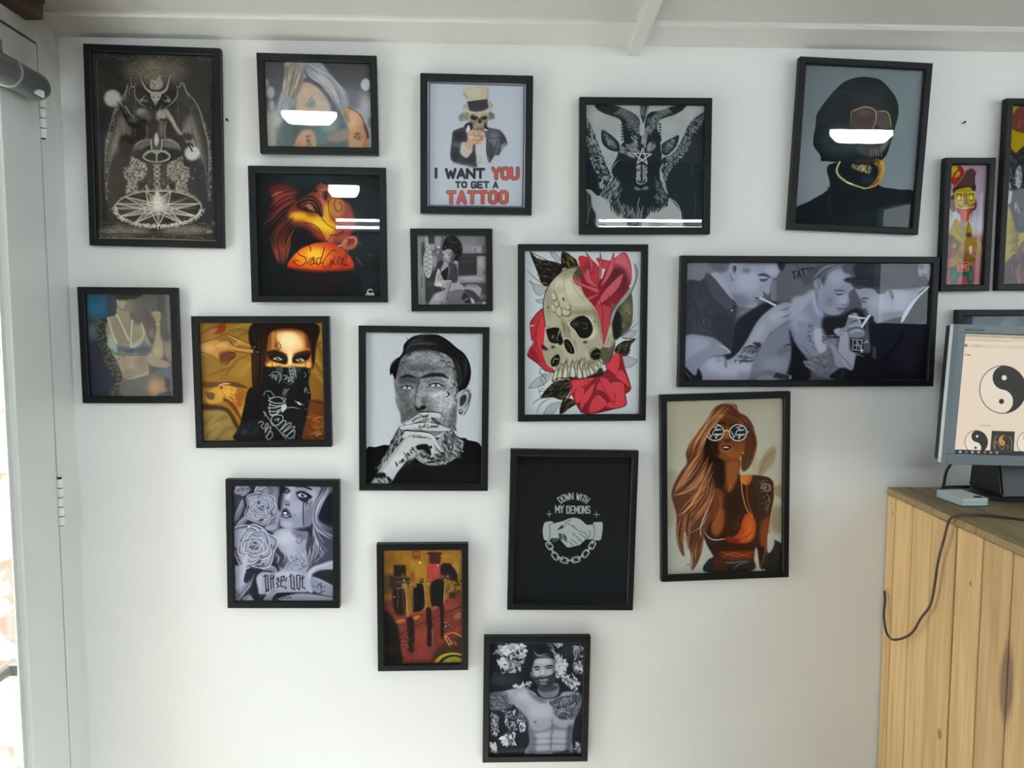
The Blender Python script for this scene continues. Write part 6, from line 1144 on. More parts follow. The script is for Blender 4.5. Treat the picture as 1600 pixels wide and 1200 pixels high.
def art_machines():
    A = Art('103 110 780 110 780 1088 88 1092', 5.4545, '4a3220', seed=18)
    A.grad((400, 110), '855e1c', (400, 420), '7b5618'); A.e(640, 180, 120, 60, '94691f', .7, 40); A.e(170, 200, 70, 80, '6b4a16', .7, 40); A.f('100 330 200 330 160 480 100 470', '4b3a24', .9, 20)
    # bottles
    A.f('350 120 400 112 425 125 425 200 355 200', '6d3a1e', 1, 4); A.e(392, 145, 30, 14, '8d5a2c', .8, 6); A.f('350 200 430 200 465 240 470 420 330 420 330 250', '946a22', .9, 10); A.l('355 200 355 160|430 200 428 140|470 240 465 300', 'b58a40', 4, .7, 1); A.e(418, 222, 8, 8, 'e8d8a8', 1, 3); A.e(350, 340, 24, 50, '6d3420', .8, 14)
    A.f('480 142 540 132 608 140 600 155 490 155', '2a1712', 1, 2); A.f('505 150 590 150 588 232 505 232', '3d1a18', 1, 4); A.f('482 260 500 234 590 234 606 262 600 380 485 378', '8a3330', 1, 4); A.e(560, 300, 30, 50, '9a413a', .8, 16); A.e(570, 243, 7, 7, 'e8c0b0', 1, 2); A.l('482 240 606 238', 'a85a4a', 5, .7, 1)
    A.p('185 240 292 240 292 335 185 335', '1f1511', 1, 4); A.p('145 330 330 345 330 420 150 450', '2c2018', .95, 10); A.e(265, 325, 14, 20, '5b4a3a', .7, 6); A.e(275, 370, 9, 7, 'b5a58a', .9, 3); A.l('210 385 330 378', '6b5238', 8, .8, 3)
    A.f('605 235 690 235 730 290 735 380 605 330', '17100e', 1, 4); A.f('690 235 760 235 750 330 735 300', '8d7034', .9, 6); A.scat('730 360 778 360 778 480 700 490', 40, ['2a1a10', '6b4a20', '17100c'], 26, 10, a=.8)
    # red case
    A.f('100 560 200 640 400 640 600 560 780 500 780 1090 240 1090 210 760 100 640', '662920', 1, 6); A.f('100 540 160 545 190 600 100 620', '5d2a2c', .9, 10); A.e(420, 820, 70, 90, '7a332a', .8, 40); A.e(420, 1020, 80, 60, '743030', .8, 40); A.e(700, 600, 70, 60, '7a382a', .7, 30); A.f('88 640 200 740 230 860 240 1092 88 1092', '14110f', 1, 10); A.l('225 840 450 730 620 660 778 595', '231110', 11, .9, 3); A.f('560 960 780 860 780 1000 560 1050 520 1090', '2c1d16', .8, 24); A.f('240 760 420 720 600 660 620 740 400 790 240 860', '5a2a1e', .5, 20)
    # tattoo machines: coils, frames and cords
    A.f('360 430 440 410 450 600 350 640', '0e0b0a', 1, 6); A.f('510 400 620 370 620 560 520 590', '0e0b0a', 1, 6); A.f('180 440 270 430 290 640 200 660 170 560', '17100e', 1, 10)
    for x, y in ((330, 412), (350, 412), (372, 412), (440, 372), (470, 370), (505, 368)): A.e(x, y, 14, 22, '6b4c24', 1, 3); A.e(x - 3, y - 6, 5, 8, 'a98348', .8, 3)
    for x, y in ((430, 375), (620, 345), (660, 345)): A.e(x, y, 20, 22, '3d2a18', 1, 3); A.e(x - 4, y - 6, 6, 6, 'b5955a', .8, 3)
    A.l('290 400 300 500 298 600 310 690', '7d5a34', 20, 1, 2); A.l('283 410 292 520 295 680', 'b08a5c', 5, .8, 1); A.l('455 370 460 470 470 620', '7b5a36', 15, 1, 2); A.l('450 375 455 500 462 620', 'a98658', 4, .8, 1); A.l('635 360 630 450 622 570', '7b6a58', 11, 1, 2); A.l('350 440 352 620', '55483a', 9, .9, 2); A.l('265 430 262 540 280 660|220 450 215 600', '4d3420', 12, .8, 3)
    A.f('255 400 290 395 300 430 265 440', '8d6a3c', 1, 4); A.l('205 440 260 430', '8d6070', 12, .8, 4); A.f('200 715 270 700 275 725 210 740', '8a5a2a', 1, 3); A.f('345 690 400 670 405 695 350 715', '8a5a2c', 1, 3); A.l('370 680 375 705|385 676 390 700', 'b5854a', 4, .8); A.f('500 610 560 590 560 615 500 630', '7d4f28', 1, 3); A.l('300 660 440 640', '7d4a28', 14, .8, 5); A.e(185, 510, 5, 5, 'd0c5b5', 1, 1); A.e(490, 400, 5, 5, 'c5b095', 1, 1)
    A.f('650 420 700 380 690 460 720 490 690 530 640 470', '5b4424', 1, 5); A.e(700, 500, 30, 26, '2a1c14', 1, 5); A.l('680 400 690 450 660 470', 'a5854a', 6, .8, 2)
    # hanging needle tubes
    for x, y0, y1, w in ((330, 700, 1000, 66), (495, 620, 950, 52), (610, 570, 880, 40)):
        A.f([(x - w / 2 - 5, y0), (x + w / 2 - 12, y0), (x + w / 2 - 4, (y0 + y1) / 2), (x + w / 2 - 14, y1 - 20), (x, y1), (x - w / 2, y1 - 30), (x - w / 2 + 4, (y0 + y1) / 2)], '191110', 1, 6)
        A.scat([(x + w * .3, y0 + 60), (x + w * .6, y0 + 60), (x + w * .6, y1), (x + w * .2, y1)], 24, ['120c0b', '8a3a30'], 20, 6, 20, 40, a=.7)
    A.l('520 790 525 940|518 880 530 900', '8d6a60', 5, .7, 2)
    A.scat('225 850 300 850 300 1040 250 1080', 60, ['2a1512', '7a3428'], 40, 9, 20, 40, a=.6)
    # rings, wires and a dial in the corner
    A.f('705 690 740 655 775 650 775 690 730 710', '7d5436', 1, 4); A.e(660, 765, 34, 26, '3d2a20', 1, 6); A.e(640, 770, 6, 5, 'd8c8b0', 1, 1); A.l('620 730 650 740|660 750 690 770', '8d7460', 6, .8, 2); A.scat('670 890 750 900 720 960 680 950', 20, ['8d6030', '241610'], 20, 8)
    A.l('775 860 720 828 660 835 630 860 670 935', 'b58a4c', 8, .95, 1); A.l('635 855 660 870 690 930', 'c5a870', 6, .9, 1); A.l('720 810 775 780', '8d4a38', 7, .8, 2)
    A.e(700, 1120, 175, 118, '9a8c34', 1, 3); A.e(705, 1125, 140, 106, '26200f', 1, 3); A.e(710, 1130, 118, 92, '968830', 1, 3); A.e(720, 1090, 50, 30, '857a2a', .7, 14)
    A.noise(30, .08)
    return A

def art_demons():
    A = Art('118 98 925 106 893 1142 97 1132', 4.4444, '16181b', seed=19)
    A.grad((300, 100), '1a1815', (500, 1100), '14181d'); W, K = 'bcc5c6', '17191c'
    A.text('DOWN', 0, 0, 44, 18, W, 7, .32, warp=lambda x, y: (516 + math.sin((x - 96) / 150) * (190 - y), 552 - math.cos((x - 96) / 150) * (190 - y)))
    A.text('WITH', 117, 0, 44, 16, W, 7.5, .42, warp=lambda x, y: (516 + math.sin((x - 96) / 150) * (190 - y), 552 - math.cos((x - 96) / 150) * (190 - y)))
    A.text('MY', 390, 452, 50, 21, W, 8, .35, slant=.02); A.text('DEMONS', 470, 456, 50, 19, W, 8, .46)
    A.l('328 511 362 511|346 490 346 530|660 514 702 514|681 494 681 534', W, 4.5, 1)
    # clasped hands
    A.f('312 575 340 563 372 566 366 600 360 640 356 692 325 698 306 680 301 620', W, 1, 1); A.f('655 574 690 568 722 572 724 620 712 690 690 698 652 690 664 640 668 600', W, 1, 1)
    A.f('350 585 372 578 440 562 480 545 525 537 570 552 610 586 660 588 668 630 655 685 610 690 590 705 560 730 520 740 480 748 462 735 430 700 412 680 350 670', W, 1, 1)
    A.l('440 612 470 580 500 590 530 610 560 632 600 642|452 575 500 552|515 590 525 612|600 642 612 665 608 690|560 650 590 670 600 690|520 655 560 690 580 715|500 690 530 710 545 730|490 712 520 735|560 690 550 700|630 630 635 660 620 680|344 590 352 640 344 690|366 578 345 590|655 576 668 640 655 690|520 645 510 655', K, 3.2, 1, 0)
    A.f('400 625 420 605 436 588 444 592 438 610 412 622', K, 1); 
    for x, y in ((418, 650), (430, 652), (448, 655), (462, 665)): A.f([(x - 5, y), (x + 2, y - 4), (x + 8, y + 26), (x + 10, y + 48), (x, y + 30)], K, 1, .5)
    A.l('370 690 395 680 408 690 372 705|360 680 400 676|440 690 470 720', W, 3.5, 1); A.l('365 700 395 684', K, 2)
    # chain
    for x, y, r in ((348, 735, 55), (390, 808, 50), (453, 838, 18), (535, 834, -14), (603, 792, -50), (650, 732, -62)):
        a = math.radians(r); t = np.linspace(0, 2 * math.pi, 21); X = np.sign(np.cos(t)) * np.abs(np.cos(t)) ** .6 * 28; Y = np.sign(np.sin(t)) * np.abs(np.sin(t)) ** .6 * 18
        A.l(np.c_[x + X * math.cos(a) - Y * math.sin(a), y + X * math.sin(a) + Y * math.cos(a)], W, 9, 1)
    A.l('358 752 380 785|405 815 440 832|470 840 520 838|550 828 588 802|615 775 640 748|340 705 345 725|655 705 652 720', W, 11, 1)
    A.l('100 1130 500 1136 890 1140|925 110 910 600 893 1140', '2e3135', 4, .6)
    return A

def art_shades():
    A = Art('84 82 788 64 788 1132 96 1138', 3.871, 'aaa492', seed=20)
    A.grad((300, 80), 'a8a08b', (200, 1100), 'b2b6ae'); A.e(700, 300, 120, 200, 'b5b1a4', .7, 70)
    A.f('640 520 660 440 720 370 750 380 740 460 690 520 650 560', '8a7a5f', .8, 14); A.l('650 530 690 440 745 390', '7d6a48', 12, .5, 6); A.f('740 620 790 600 790 680 740 660', '85755a', .8, 14); A.f('720 760 790 740 790 900 730 880', '87795f', .8, 20); A.f('90 520 150 510 140 620 90 600', '8d886f', .7, 20); A.f('90 660 140 640 150 800 90 860', '938b72', .6, 24); A.e(620, 480, 20, 50, '9a8a78', .6, 14)
    D, M_, L, S = '1f100b', '6b3a25', 'b0784a', '8a4a22'
    # hair mass at back
    A.f('340 200 370 130 430 98 500 105 520 150 570 180 610 240 630 340 620 420 580 500 540 500 530 300 420 170', '4b291b', 1, 3)
    A.f('420 110 340 180 300 260 240 320 205 400 210 460 170 520 135 590 120 660 150 780 150 900 170 990 200 1030 180 900 215 890 225 980 250 1040 245 1120 290 1050 310 950 290 860 350 700 380 560 420 430 360 340 380 200', '54301f', 1, 3)
    A.f('330 260 400 280 430 420 420 600 370 620 330 560 310 420', D, 1, 8)
    # body
    A.f('430 430 520 420 525 530 600 535 690 550 735 590 740 680 720 800 705 960 690 1110 660 1110 640 990 620 1030 610 1120 440 1120 360 1010 320 930 300 860 360 700 370 610 430 590', '2b1710', 1, 3)
    A.f('400 460 525 440 525 520 490 620 460 650 430 590 430 500', '5b3018', 1, 8); A.f('450 480 520 450 520 540 470 640', '8d4f24', .85, 12); A.f('380 480 430 440 440 590 400 610', '1a0d08', 1, 10); A.l('465 640 475 600', 'c58a50', 5, .7, 2)
    A.f('535 545 600 535 605 560 580 600 545 590', 'b06a22', 1, 5); A.f('370 620 430 640 440 700 420 760 350 830 330 880 310 860 360 720', '6b3520', .9, 10)
    A.f('360 850 390 780 430 740 440 800 430 870 400 910 370 900', '8f4a24', .9, 14); A.e(500, 700, 60, 60, '22120d', .9, 24); A.f('520 900 560 790 600 780 630 840 620 930 570 960 500 950 460 930', 'a3421c', 1, 4); A.e(590, 850, 30, 50, 'c25a20', .8, 18); A.scat('480 800 555 780 545 870 500 900', 40, ['4b3428', '150b08', '6b5040'], 24, 4, -50, 30, a=.6); A.hair('610 830 560 890 480 940', '630 880 600 940 540 960', 14, ['d5803c', '7a2a10'], 3, .7, 3)
    A.l('310 870 340 915 380 935 440 930 470 920', 'd8c8b8', 6, .9, 1, 1); A.f('440 925 470 915 540 940 520 960 460 950', '6b2014', .9, 6); A.l('410 670 415 720 400 800 360 850', 'b5653a', 4, .7, 1); A.l('540 560 545 640 570 740 610 800', 'c57a40', 7, .9, 1); A.l('600 545 575 600 580 700 615 800', '8d4420', 7, .9, 1); A.l('530 540 600 535 690 548', 'e0cdb8', 3, .8, 1)
    # arm at the right with tattoo
    A.f('620 570 690 555 735 590 742 660 720 800 700 900 660 860 640 700', '33211a', 1, 4); A.f('660 850 710 800 705 960 690 1010 660 980', '7a3c1e', .95, 12); A.l('738 600 742 680 720 810 705 940 700 1010', 'c58a60', 6, .85, 2); A.scat('650 570 720 570 735 640 700 790 670 720', 50, ['6b5548', '140c09', '8a7868'], 26, 5, 60, 60, a=.7); A.l('660 620 690 595 715 610 715 635 690 640 680 622 695 612', '9a8a7c', 6, .9, 1); A.l('700 660 715 700 705 740', '8a7868', 5, .8, 1); A.f('640 960 660 980 690 1000 685 1110 660 1115 650 1050', '24110b', 1, 4); A.l('690 1000 680 1060 662 1110|700 990 692 1100', 'b0866a', 4, .7, 1)
    # belt, trousers, rucksack
    A.f('410 1010 500 1005 615 1010 610 1060 520 1070 430 1050', '5f2412', 1, 4); A.l('420 1010 520 1040 610 1020|430 1040 500 1020 610 1050|480 1010 500 1070|530 1015 540 1060|570 1010 560 1060', 'b0603a', 6, .85, 2, 1); A.f('340 1060 400 1040 440 1075 600 1060 610 1132 330 1132', '17161a', 1, 4); A.l('440 1070 480 1080 600 1065|500 1125 530 1090 600 1075|480 1120 510 1080|540 1120 590 1085|350 1070 345 1120', '9aa0a0', 5, .85, 2, 1); A.f('380 1060 420 1040 460 1110 420 1132 380 1120', '3d1a10', 1, 5)
    A.f('705 900 740 940 790 980 790 1132 690 1132 700 1010', '17181c', 1, 3); A.f('705 900 745 945 735 1000 705 1020', 'b5b5b0', 1, 3); A.l('745 960 785 990|740 990 780 1050|750 1020 790 1080', '6d7074', 7, .8, 2, 1)
    # face
    F = A.f('380 200 450 170 510 190 560 230 565 340 545 410 500 450 440 450 390 420 360 360 365 260', '6b3a1c', 1, 4)
    A.f('400 190 470 180 520 210 520 240 400 240', '4b2814', .9, 10, clip=F); A.e(490, 410, 50, 30, '8d4f26', .8, 20, clip=F); A.f('360 280 400 340 400 420 360 400', '1f100a', .9, 12, clip=F); A.e(450, 290, 14, 40, '94582c', .8, 10, clip=F); A.e(455, 325, 26, 10, '33190d', .8, 5); A.e(540, 380, 16, 40, '7d4520', .8, 12, clip=F)
    A.l('380 230 420 215 440 225|470 235 500 222 540 232', '1a0c07', 9, .9, 2); A.f('402 365 430 345 455 350 480 355 482 375 445 392 415 385', '7d4a30', 1, 3); A.f('418 360 445 352 475 360 470 380 440 388 420 378', '2a1510', 1, 2); A.l('425 372 445 366 465 372', 'dcc8b8', 8, .9, 2, 1); A.l('420 386 445 394 475 384', 'b57a5c', 6, .8, 3); A.l('545 400 555 405', 'd0b090', 5, .9, 1)
    # sunglasses with script on the lenses
    for cx, cy in ((379, 275), (518, 278)):
        A.e(cx, cy, 55, 53, 'c5c8c5', 1, 0); A.e(cx, cy, 49, 47, '14191a', 1, 0)
        q = lambda s_: '|'.join(' '.join('%g %g' % (x + cx, y + cy) for x, y in pts(k)) for k in s_.split('|'))
        A.l(q('-14 -30 8 -36 26 -40|6 -36 2 -22 -4 -10|8 -22 6 -12 12 -14 14 -22 16 -12 22 -20 26 -14 32 -20 36 -14'), 'd5d8d8', 4, 1); A.l(q('-38 -6 -32 14 -26 30 -16 10 -8 -12|-8 8 -4 20 4 8 8 18 14 8 14 20 8 34 2 34 20 12 24 18 30 8 34 16 42 6'), 'd5d8d8', 4, 1)
    A.l('434 268 450 264 464 268|324 270 316 266|573 276 580 272', 'c0c0b8', 6, 1)
    # hair strands
    A.hair('430 105 340 200 240 340 210 460', '500 120 400 200 330 300 280 430', 60, [L, 'c58a5a', M_, '8d5230', D], 5, .8, 5); A.hair('300 380 200 520 130 650', '400 440 320 620 160 660', 70, [L, 'c9955f', M_, D, '8d4a2a'], 5, .8, 6); A.hair('330 520 260 650 150 790', '380 560 350 720 200 900', 80, [L, 'c08850', M_, D, '9a5530'], 5, .8, 7); A.hair('180 780 150 900 190 1020', '240 720 230 850 215 1000', 34, [M_, L, D], 5, .8, 5); A.hair('250 860 240 980 245 1110', '320 800 310 940 280 1050', 40, ['7d3a22', L, D, M_], 5, .8, 5); A.hair('520 170 590 240 620 360 580 480', '560 180 620 280 630 380 560 490', 40, [L, M_, D, '8d5538'], 4, .8, 4)
    A.l('430 100 480 105 510 140|380 130 340 190 310 260|125 660 200 640 270 600|150 790 230 730 320 650|230 890 300 850 350 760', 'd5a878', 5, .8, 1, 1); A.l('240 1120 230 1080 200 1100', M_, 5, .8, 1, 1)
    return A

def art_bearded():
    A = Art('110 122 940 118 925 1102 98 1098', 5.5814, '14171f', seed=21)
    A.e(250, 450, 120, 60, '262a33', .8, 40); A.e(800, 200, 60, 60, '2a2d35', .8, 30)
    LF = ['b5b8c2', '8d919c', 'd0d2d8', '5b5f6b', '2b2f39']
    A.scat('240 125 390 125 430 180 400 250 320 270 150 210 180 160', 120, LF, 46, 20, 40, 90); A.scat('170 260 250 260 260 350 180 330', 50, LF, 42, 18, 70, 70); A.scat('280 280 420 280 380 370 200 390', 60, LF[1:], 40, 16, 50, 80, a=.7); A.scat('310 500 470 470 440 530 320 520', 26, LF[:3], 40, 14, 40, 60)
    A.scat('660 120 750 125 740 160 680 150', 24, LF, 40, 16); A.scat('670 200 760 260 800 320 760 430 700 430 670 340', 100, LF, 46, 19, 60, 90); A.scat('740 430 840 400 900 480 870 540 800 500', 60, LF, 46, 17, 50, 80); A.scat('840 300 935 280 935 390 870 400', 36, LF, 42, 16, 60, 80); A.scat('850 150 935 160 930 260 860 270', 40, LF[2:], 42, 14, 60, 80, a=.7); A.e(900, 485, 16, 14, 'b5b8c2', 1, 3)
    A.scat('220 720 440 720 430 800 250 830', 60, LF[1:], 40, 14, 60, 80, a=.8); A.scat('110 740 180 760 170 930 120 930', 60, LF[1:], 40, 14, 80, 60, a=.8); A.scat('360 830 420 830 410 900 370 890', 24, LF[:3], 34, 14); A.scat('190 940 330 900 330 1010 240 1020', 46, LF, 46, 16, 50, 80, a=.9); A.f('185 965 215 940 245 960 215 975', 'd0d2d8', 1, 2); A.scat('110 1000 160 1000 160 1080 115 1060', 26, LF[:3], 46, 16, 60, 40); A.scat('250 820 340 820 340 900 260 900', 26, LF[2:], 36, 12, a=.7); A.scat('860 1010 930 1020 925 1100 870 1080', 26, LF, 40, 14, 40, 60); A.scat('600 125 700 125 690 250 650 230', 24, LF[2:], 46, 10, 50, 20, a=.7); A.scat('100 400 230 390 220 480 110 480', 40, ['262a33', '363a45'], 40, 14, a=.6)
    # body
    B = A.f('100 580 200 555 300 530 400 520 500 560 540 600 620 620 720 600 760 560 860 560 925 600 920 680 880 760 850 880 840 980 820 1110 440 1110 460 1000 450 880 430 790 340 690 300 640 240 700 110 700', '8f929e', 1, 6)
    A.e(420, 590, 80, 50, 'b0b3be', .9, 30, clip=B); A.e(560, 720, 110, 70, 'aaadb8', .9, 40, clip=B); A.e(500, 660, 100, 50, 'a5a8b3', .8, 36, 25, clip=B); A.f('340 680 440 790 460 880 420 800', '33363f', .9, 10); A.f('440 540 540 600 620 640 560 650 480 600', '4d505b', .8, 16, clip=B)
    A.f('440 840 520 900 620 880 680 840 760 870 840 860 840 900 700 890 620 900 540 920 450 900', '5d606b', .85, 14, clip=B); A.e(510, 820, 14, 9, '4a4d57', 1, 4); A.e(530, 855, 60, 26, '8a8d98', .7, 18, clip=B); A.e(760, 850, 60, 24, '8d909b', .7, 18, clip=B)
    A.l('660 800 665 880 655 960 650 1060', '5b5e69', 16, .8, 8); 
    for y, d in ((935, 26), (985, 18), (1050, 16)):
        A.e(580, y, 62, 24, 'a0a3ae', .8, 16, clip=B); A.e(730, y, 62, 24, '989ba6', .8, 16, clip=B); A.l([(490, y + 30), (570, y + 36), (660, y + 30), (760, y + 34), (820, y + 24)], '4d505b', 11, .75, 7)
    A.f('450 900 520 960 500 1110 440 1110', '4a4d57', .7, 20, clip=B); A.f('800 880 850 860 830 1110 790 1110', '3d4049', .8, 16, clip=B); A.f('680 1090 760 1080 800 1060 810 1110 660 1110', '33363f', .8, 8)
    # tattooed arm and chest
    A.f('105 570 240 555 300 590 330 650 260 700 110 700', '4d505b', .9, 8); A.scat('110 570 290 570 320 650 250 695 110 695', 130, ['2b2e37', '6d707b', '90939e', '3d4049'], 36, 9, 10, 40, a=.8); A.f('300 540 340 640 300 660 260 590', '9a9da8', .7, 14)
    A.f('640 650 700 610 800 590 900 560 925 620 900 740 850 800 780 800 690 770 670 700', '5b5e69', .95, 8); A.scat('640 650 760 600 920 570 900 740 800 810 690 770 670 690', 170, ['2b2e37', '8d909b', '3d4049', '23252d'], 44, 9, 30, 80, a=.8); A.l('700 720 740 690 790 700 780 750 740 750|680 630 720 615 780 600|700 760 760 790 820 780|840 600 880 660 850 740', '1f2129', 8, .8, 2, 1); A.l('720 740 760 720 800 740', 'a5a8b3', 8, .8, 3)
    # neck, head
    A.f('540 520 700 480 720 560 680 600 600 610 550 580', '6d707b', 1, 8); A.f('540 520 700 500 690 540 600 560 550 545', '2d3039', .9, 14); A.l('590 570 620 590 650 575', '4d505b', 9, .7, 4)
    F = A.f('480 300 520 265 600 255 660 270 685 330 690 420 670 480 620 525 570 520 520 480 490 420', '8f929d', 1, 4); A.e(580, 290, 70, 26, 'b5b8c2', .9, 20, clip=F); A.e(530, 390, 30, 26, 'b0b3be', .9, 14, clip=F); A.e(630, 390, 34, 30, 'a3a6b1', .9, 16, clip=F); A.e(572, 385, 18, 36, 'b8bbc5', .9, 10, clip=F); A.f('660 280 690 330 690 430 670 450', '5d606b', .8, 12, clip=F)
    A.f('490 420 520 430 540 420 580 425 640 410 660 400 690 380 680 480 630 525 570 522 520 480', '23252c', .95, 6); A.f('540 449 582 447 622 440 612 455 582 461 556 458', 'b5b7bf', 1, 4); A.l('520 440 580 445 645 428', '33363f', 6, .9, 1); A.l('520 455 570 475 640 455', '5d606b', 8, .8, 3); A.e(580, 485, 34, 10, '8a8d98', .8, 6); A.scat('500 430 540 470 620 500 680 430 670 500 600 525 530 490', 60, ['15171d', '4d505b'], 16, 3, 80, 40, a=.6)
    A.l('490 345 520 338 550 345|590 340 640 328 675 335', '17191f', 16, .95, 3, 1); A.l('500 358 525 364 550 358|600 355 635 348 665 350', '17191f', 13, .95, 3, 1); A.l('555 405 572 415 595 408', '3d4049', 8, .8, 3, 1); A.l('555 360 550 395', '5d606b', 9, .6, 5)
    A.f('470 320 480 220 520 190 580 180 640 200 680 250 690 330 670 270 600 258 540 262 500 280 485 340', '14161c', 1, 4); A.hair('490 220 560 230 650 220', '500 260 560 260 640 250', 16, ['6d707b', '8d909b', '2b2e37'], 6, .8, 6); A.l('490 200 520 230 560 240 600 230', '9a9da8', 9, .8, 3, 1); A.f('465 390 480 380 485 430 475 430', '6d707b', 1, 4)
    A.l('845 1092 880 1090 920 1095|850 1085 855 1095|890 1085 900 1098', 'b5b8c2', 4, .7)
    return A

def art_clouds():
    # top strip of a picture mostly hidden by the monitor; the rest continues as the same dark sky over water
    A = Art('460 165 1500 200 1440 1400 430 1400', 8, '303842', seed=22)
    A.grad((500, 170), '323a46', (500, 900), '232a33'); A.e(600, 260, 140, 60, '48525e', .7, 40); A.e(1060, 280, 130, 90, '5d6878', .8, 50); A.e(1120, 300, 60, 40, '3d4654', .6, 24); A.p('930 160 950 160 950 340 930 340', '2c3440', .7, 8); A.e(1350, 300, 120, 90, '55606e', .7, 50); A.e(860, 240, 90, 50, '434d5a', .7, 40)
    A.f('400 1000 700 960 1100 1000 1500 970 1500 1420 400 1420', '1b2129', 1, 20); A.noise(90, .15)
    return A

def yinyang(A, cx, cy, r, rot, dark, light, line=None):
    T = lambda x, y: (cx + r * (x * math.cos(rot) - y * math.sin(rot)), cy + r * (x * math.sin(rot) + y * math.cos(rot)))
    t = np.linspace(0, 2 * math.pi, 64); A.p([T(math.cos(a), math.sin(a)) for a in t[:-1]], light)
    P = [T(math.sin(a), -math.cos(a)) for a in np.linspace(0, math.pi, 30)] + [T(.5 * math.sin(a), .5 + .5 * math.cos(a)) for a in np.linspace(0, math.pi, 16)][0:] + [T(-.5 * math.sin(a), -.5 + .5 * math.cos(a)) for a in np.linspace(0, math.pi, 16)]
    A.p(P, dark); A.l([T(math.cos(a), math.sin(a)) for a in t], line or dark, r * .02 + 3, 1, sm=0)
    A.e(*T(0, -.5), r * .11, r * .11, light); A.e(*T(0, .5), r * .11, r * .11, dark)

def art_screen():
    A = Art('455 415 2825 440 2697 1990 327 1973', 8, 'cbbda6', dens=1.6, seed=30)
    A.grad((400, 1000), 'd2c1ac', (2600, 1000), 'c9c0ad')
    A.l('450 423 2830 448', '14161a', 14, 1, sm=0); A.p('452 434 2830 460 2826 500 450 474', 'a9a08c'); A.p('452 480 2830 500 2826 530 450 522', 'c0b6a0'); A.p('448 560 2824 585 2820 625 446 604', 'c3b7a1')
    A.l('472 452 560 455|590 450 690 455|730 458 780 460|830 456 950 462|1090 466 1200 470', '8a8274', 14, .7); A.l('600 508 1050 516', 'a39a88', 10, .8); A.l('455 500 475 500|545 503 570 504', '8a8274', 8, .7)
    A.e(484, 580, 19, 19, '6b4a40'); A.e(484, 580, 8, 8, 'a58a7c'); A.l('558 572 580 572 582 590 560 590 558 572', '9a9080', 4); A.l('608 582 680 584', '9a9080', 12, .8)
    A.l('482 686 474 697 482 708', '3a3632', 5); A.l('500 698 545 700', '5b554d', 12, .9)
    yinyang(A, 978, 1131, 305, .10, '1b1613', 'd0c5b2')
    A.l('685 1600 820 1602', '9a8d7c', 12, .8)
    yinyang(A, 640, 1815, 150, .12, '1d1815', 'd5cab8')
    A.p('842 1664 1146 1668 1136 1922 826 1920', '261d1b'); A.l('880 1900 870 1820 900 1740 920 1720|890 1900 900 1800 960 1880|1080 1730 1110 1800 1100 1900|1060 1890 1050 1820 1000 1890 970 1900', 'b5a58f', 6, .9, 1); yinyang(A, 1005, 1790, 72, .5, '1a1412', 'b07f3a', '5d3d1a')
    yinyang(A, 1330, 1815, 150, .12, '1d1815', 'd5cab8'); yinyang(A, 1900, 1815, 150, .12, '1d1815', 'd5cab8'); A.p('1520 1668 1720 1670 1716 1922 1510 1920', '6b5a48')
    A.p('330 1918 2705 1930 2700 1995 322 1976', '15181c')
    for i, (x, c) in enumerate(((350, '4a6068'), (428, 'b5b0a5'), (508, '5b6a75'), (590, 'a5a8a8'), (672, '9aa5a8'), (755, 'a5554a'), (835, '8a8a5a'), (915, '7a9a7a'))): A.e(x, 1946, 20, 17, c, .9, 4)
    return A

# ---------------------------------------------------------------- framed pictures
def sheet(name, A, w, h, m, parent, loc, gain):
    """a sheet of printed paper: a fine grid whose vertices carry the ink colours"""
    H, Wd = A.H, A.W
    X, Z = np.meshgrid(np.linspace(-w / 2, w / 2, Wd), np.linspace(h / 2, -h / 2, H))
    co = np.stack([X, np.zeros_like(X), Z], -1).reshape(-1, 3)
    i = np.arange((H - 1) * Wd).reshape(H - 1, Wd)[:, :-1].reshape(-1)
    f = np.stack([i, i + Wd, i + Wd + 1, i + 1], 1).astype(np.int32)
    me = bpy.data.meshes.new(name); me.vertices.add(len(co)); me.vertices.foreach_set('co', co.reshape(-1).astype(np.float32))
    me.loops.add(f.size); me.loops.foreach_set('vertex_index', f.reshape(-1)); me.polygons.add(len(f)); me.polygons.foreach_set('loop_start', np.arange(0, f.size, 4, dtype=np.int32))
    me.update(calc_edges=True)
    c = np.ones((H * Wd, 4), np.float32); c[:, :3] = np.clip(lin(A.im) * gain, 0, .95).reshape(-1, 3)
    at = me.color_attributes.new('ink', 'FLOAT_COLOR', 'POINT'); at.data.foreach_set('color', c.reshape(-1))
    me.materials.append(m); o = bpy.data.objects.new(name, me); COL.objects.link(o); o.parent = parent; o.location = loc
    return o

def moulding(w, h, b=.0152, d=.018):
    # mitred profile: (inset from the outer edge, depth y with the front face at -d)
    pr = [(0, 0), (0, -d + .0015), (.0015, -d), (b - .002, -d), (b, -d + .002), (b, -d + .0085), (b - .004, -d + .0085), (b - .004, 0)]
    bm = bmesh.new(); rings = []
    for (s, y) in pr: rings.append([bm.verts.new((sx * (w / 2 - s), y, sz * (h / 2 - s))) for sx, sz in ((-1, 1), (1, 1), (1, -1), (-1, -1))])
    n = len(pr)
    for k in range(n):
        A, B = rings[k], rings[(k + 1) % n]
        for i in range(4): bm.faces.new((A[i], A[(i + 1) % 4], B[(i + 1) % 4], B[i]))
    return bm

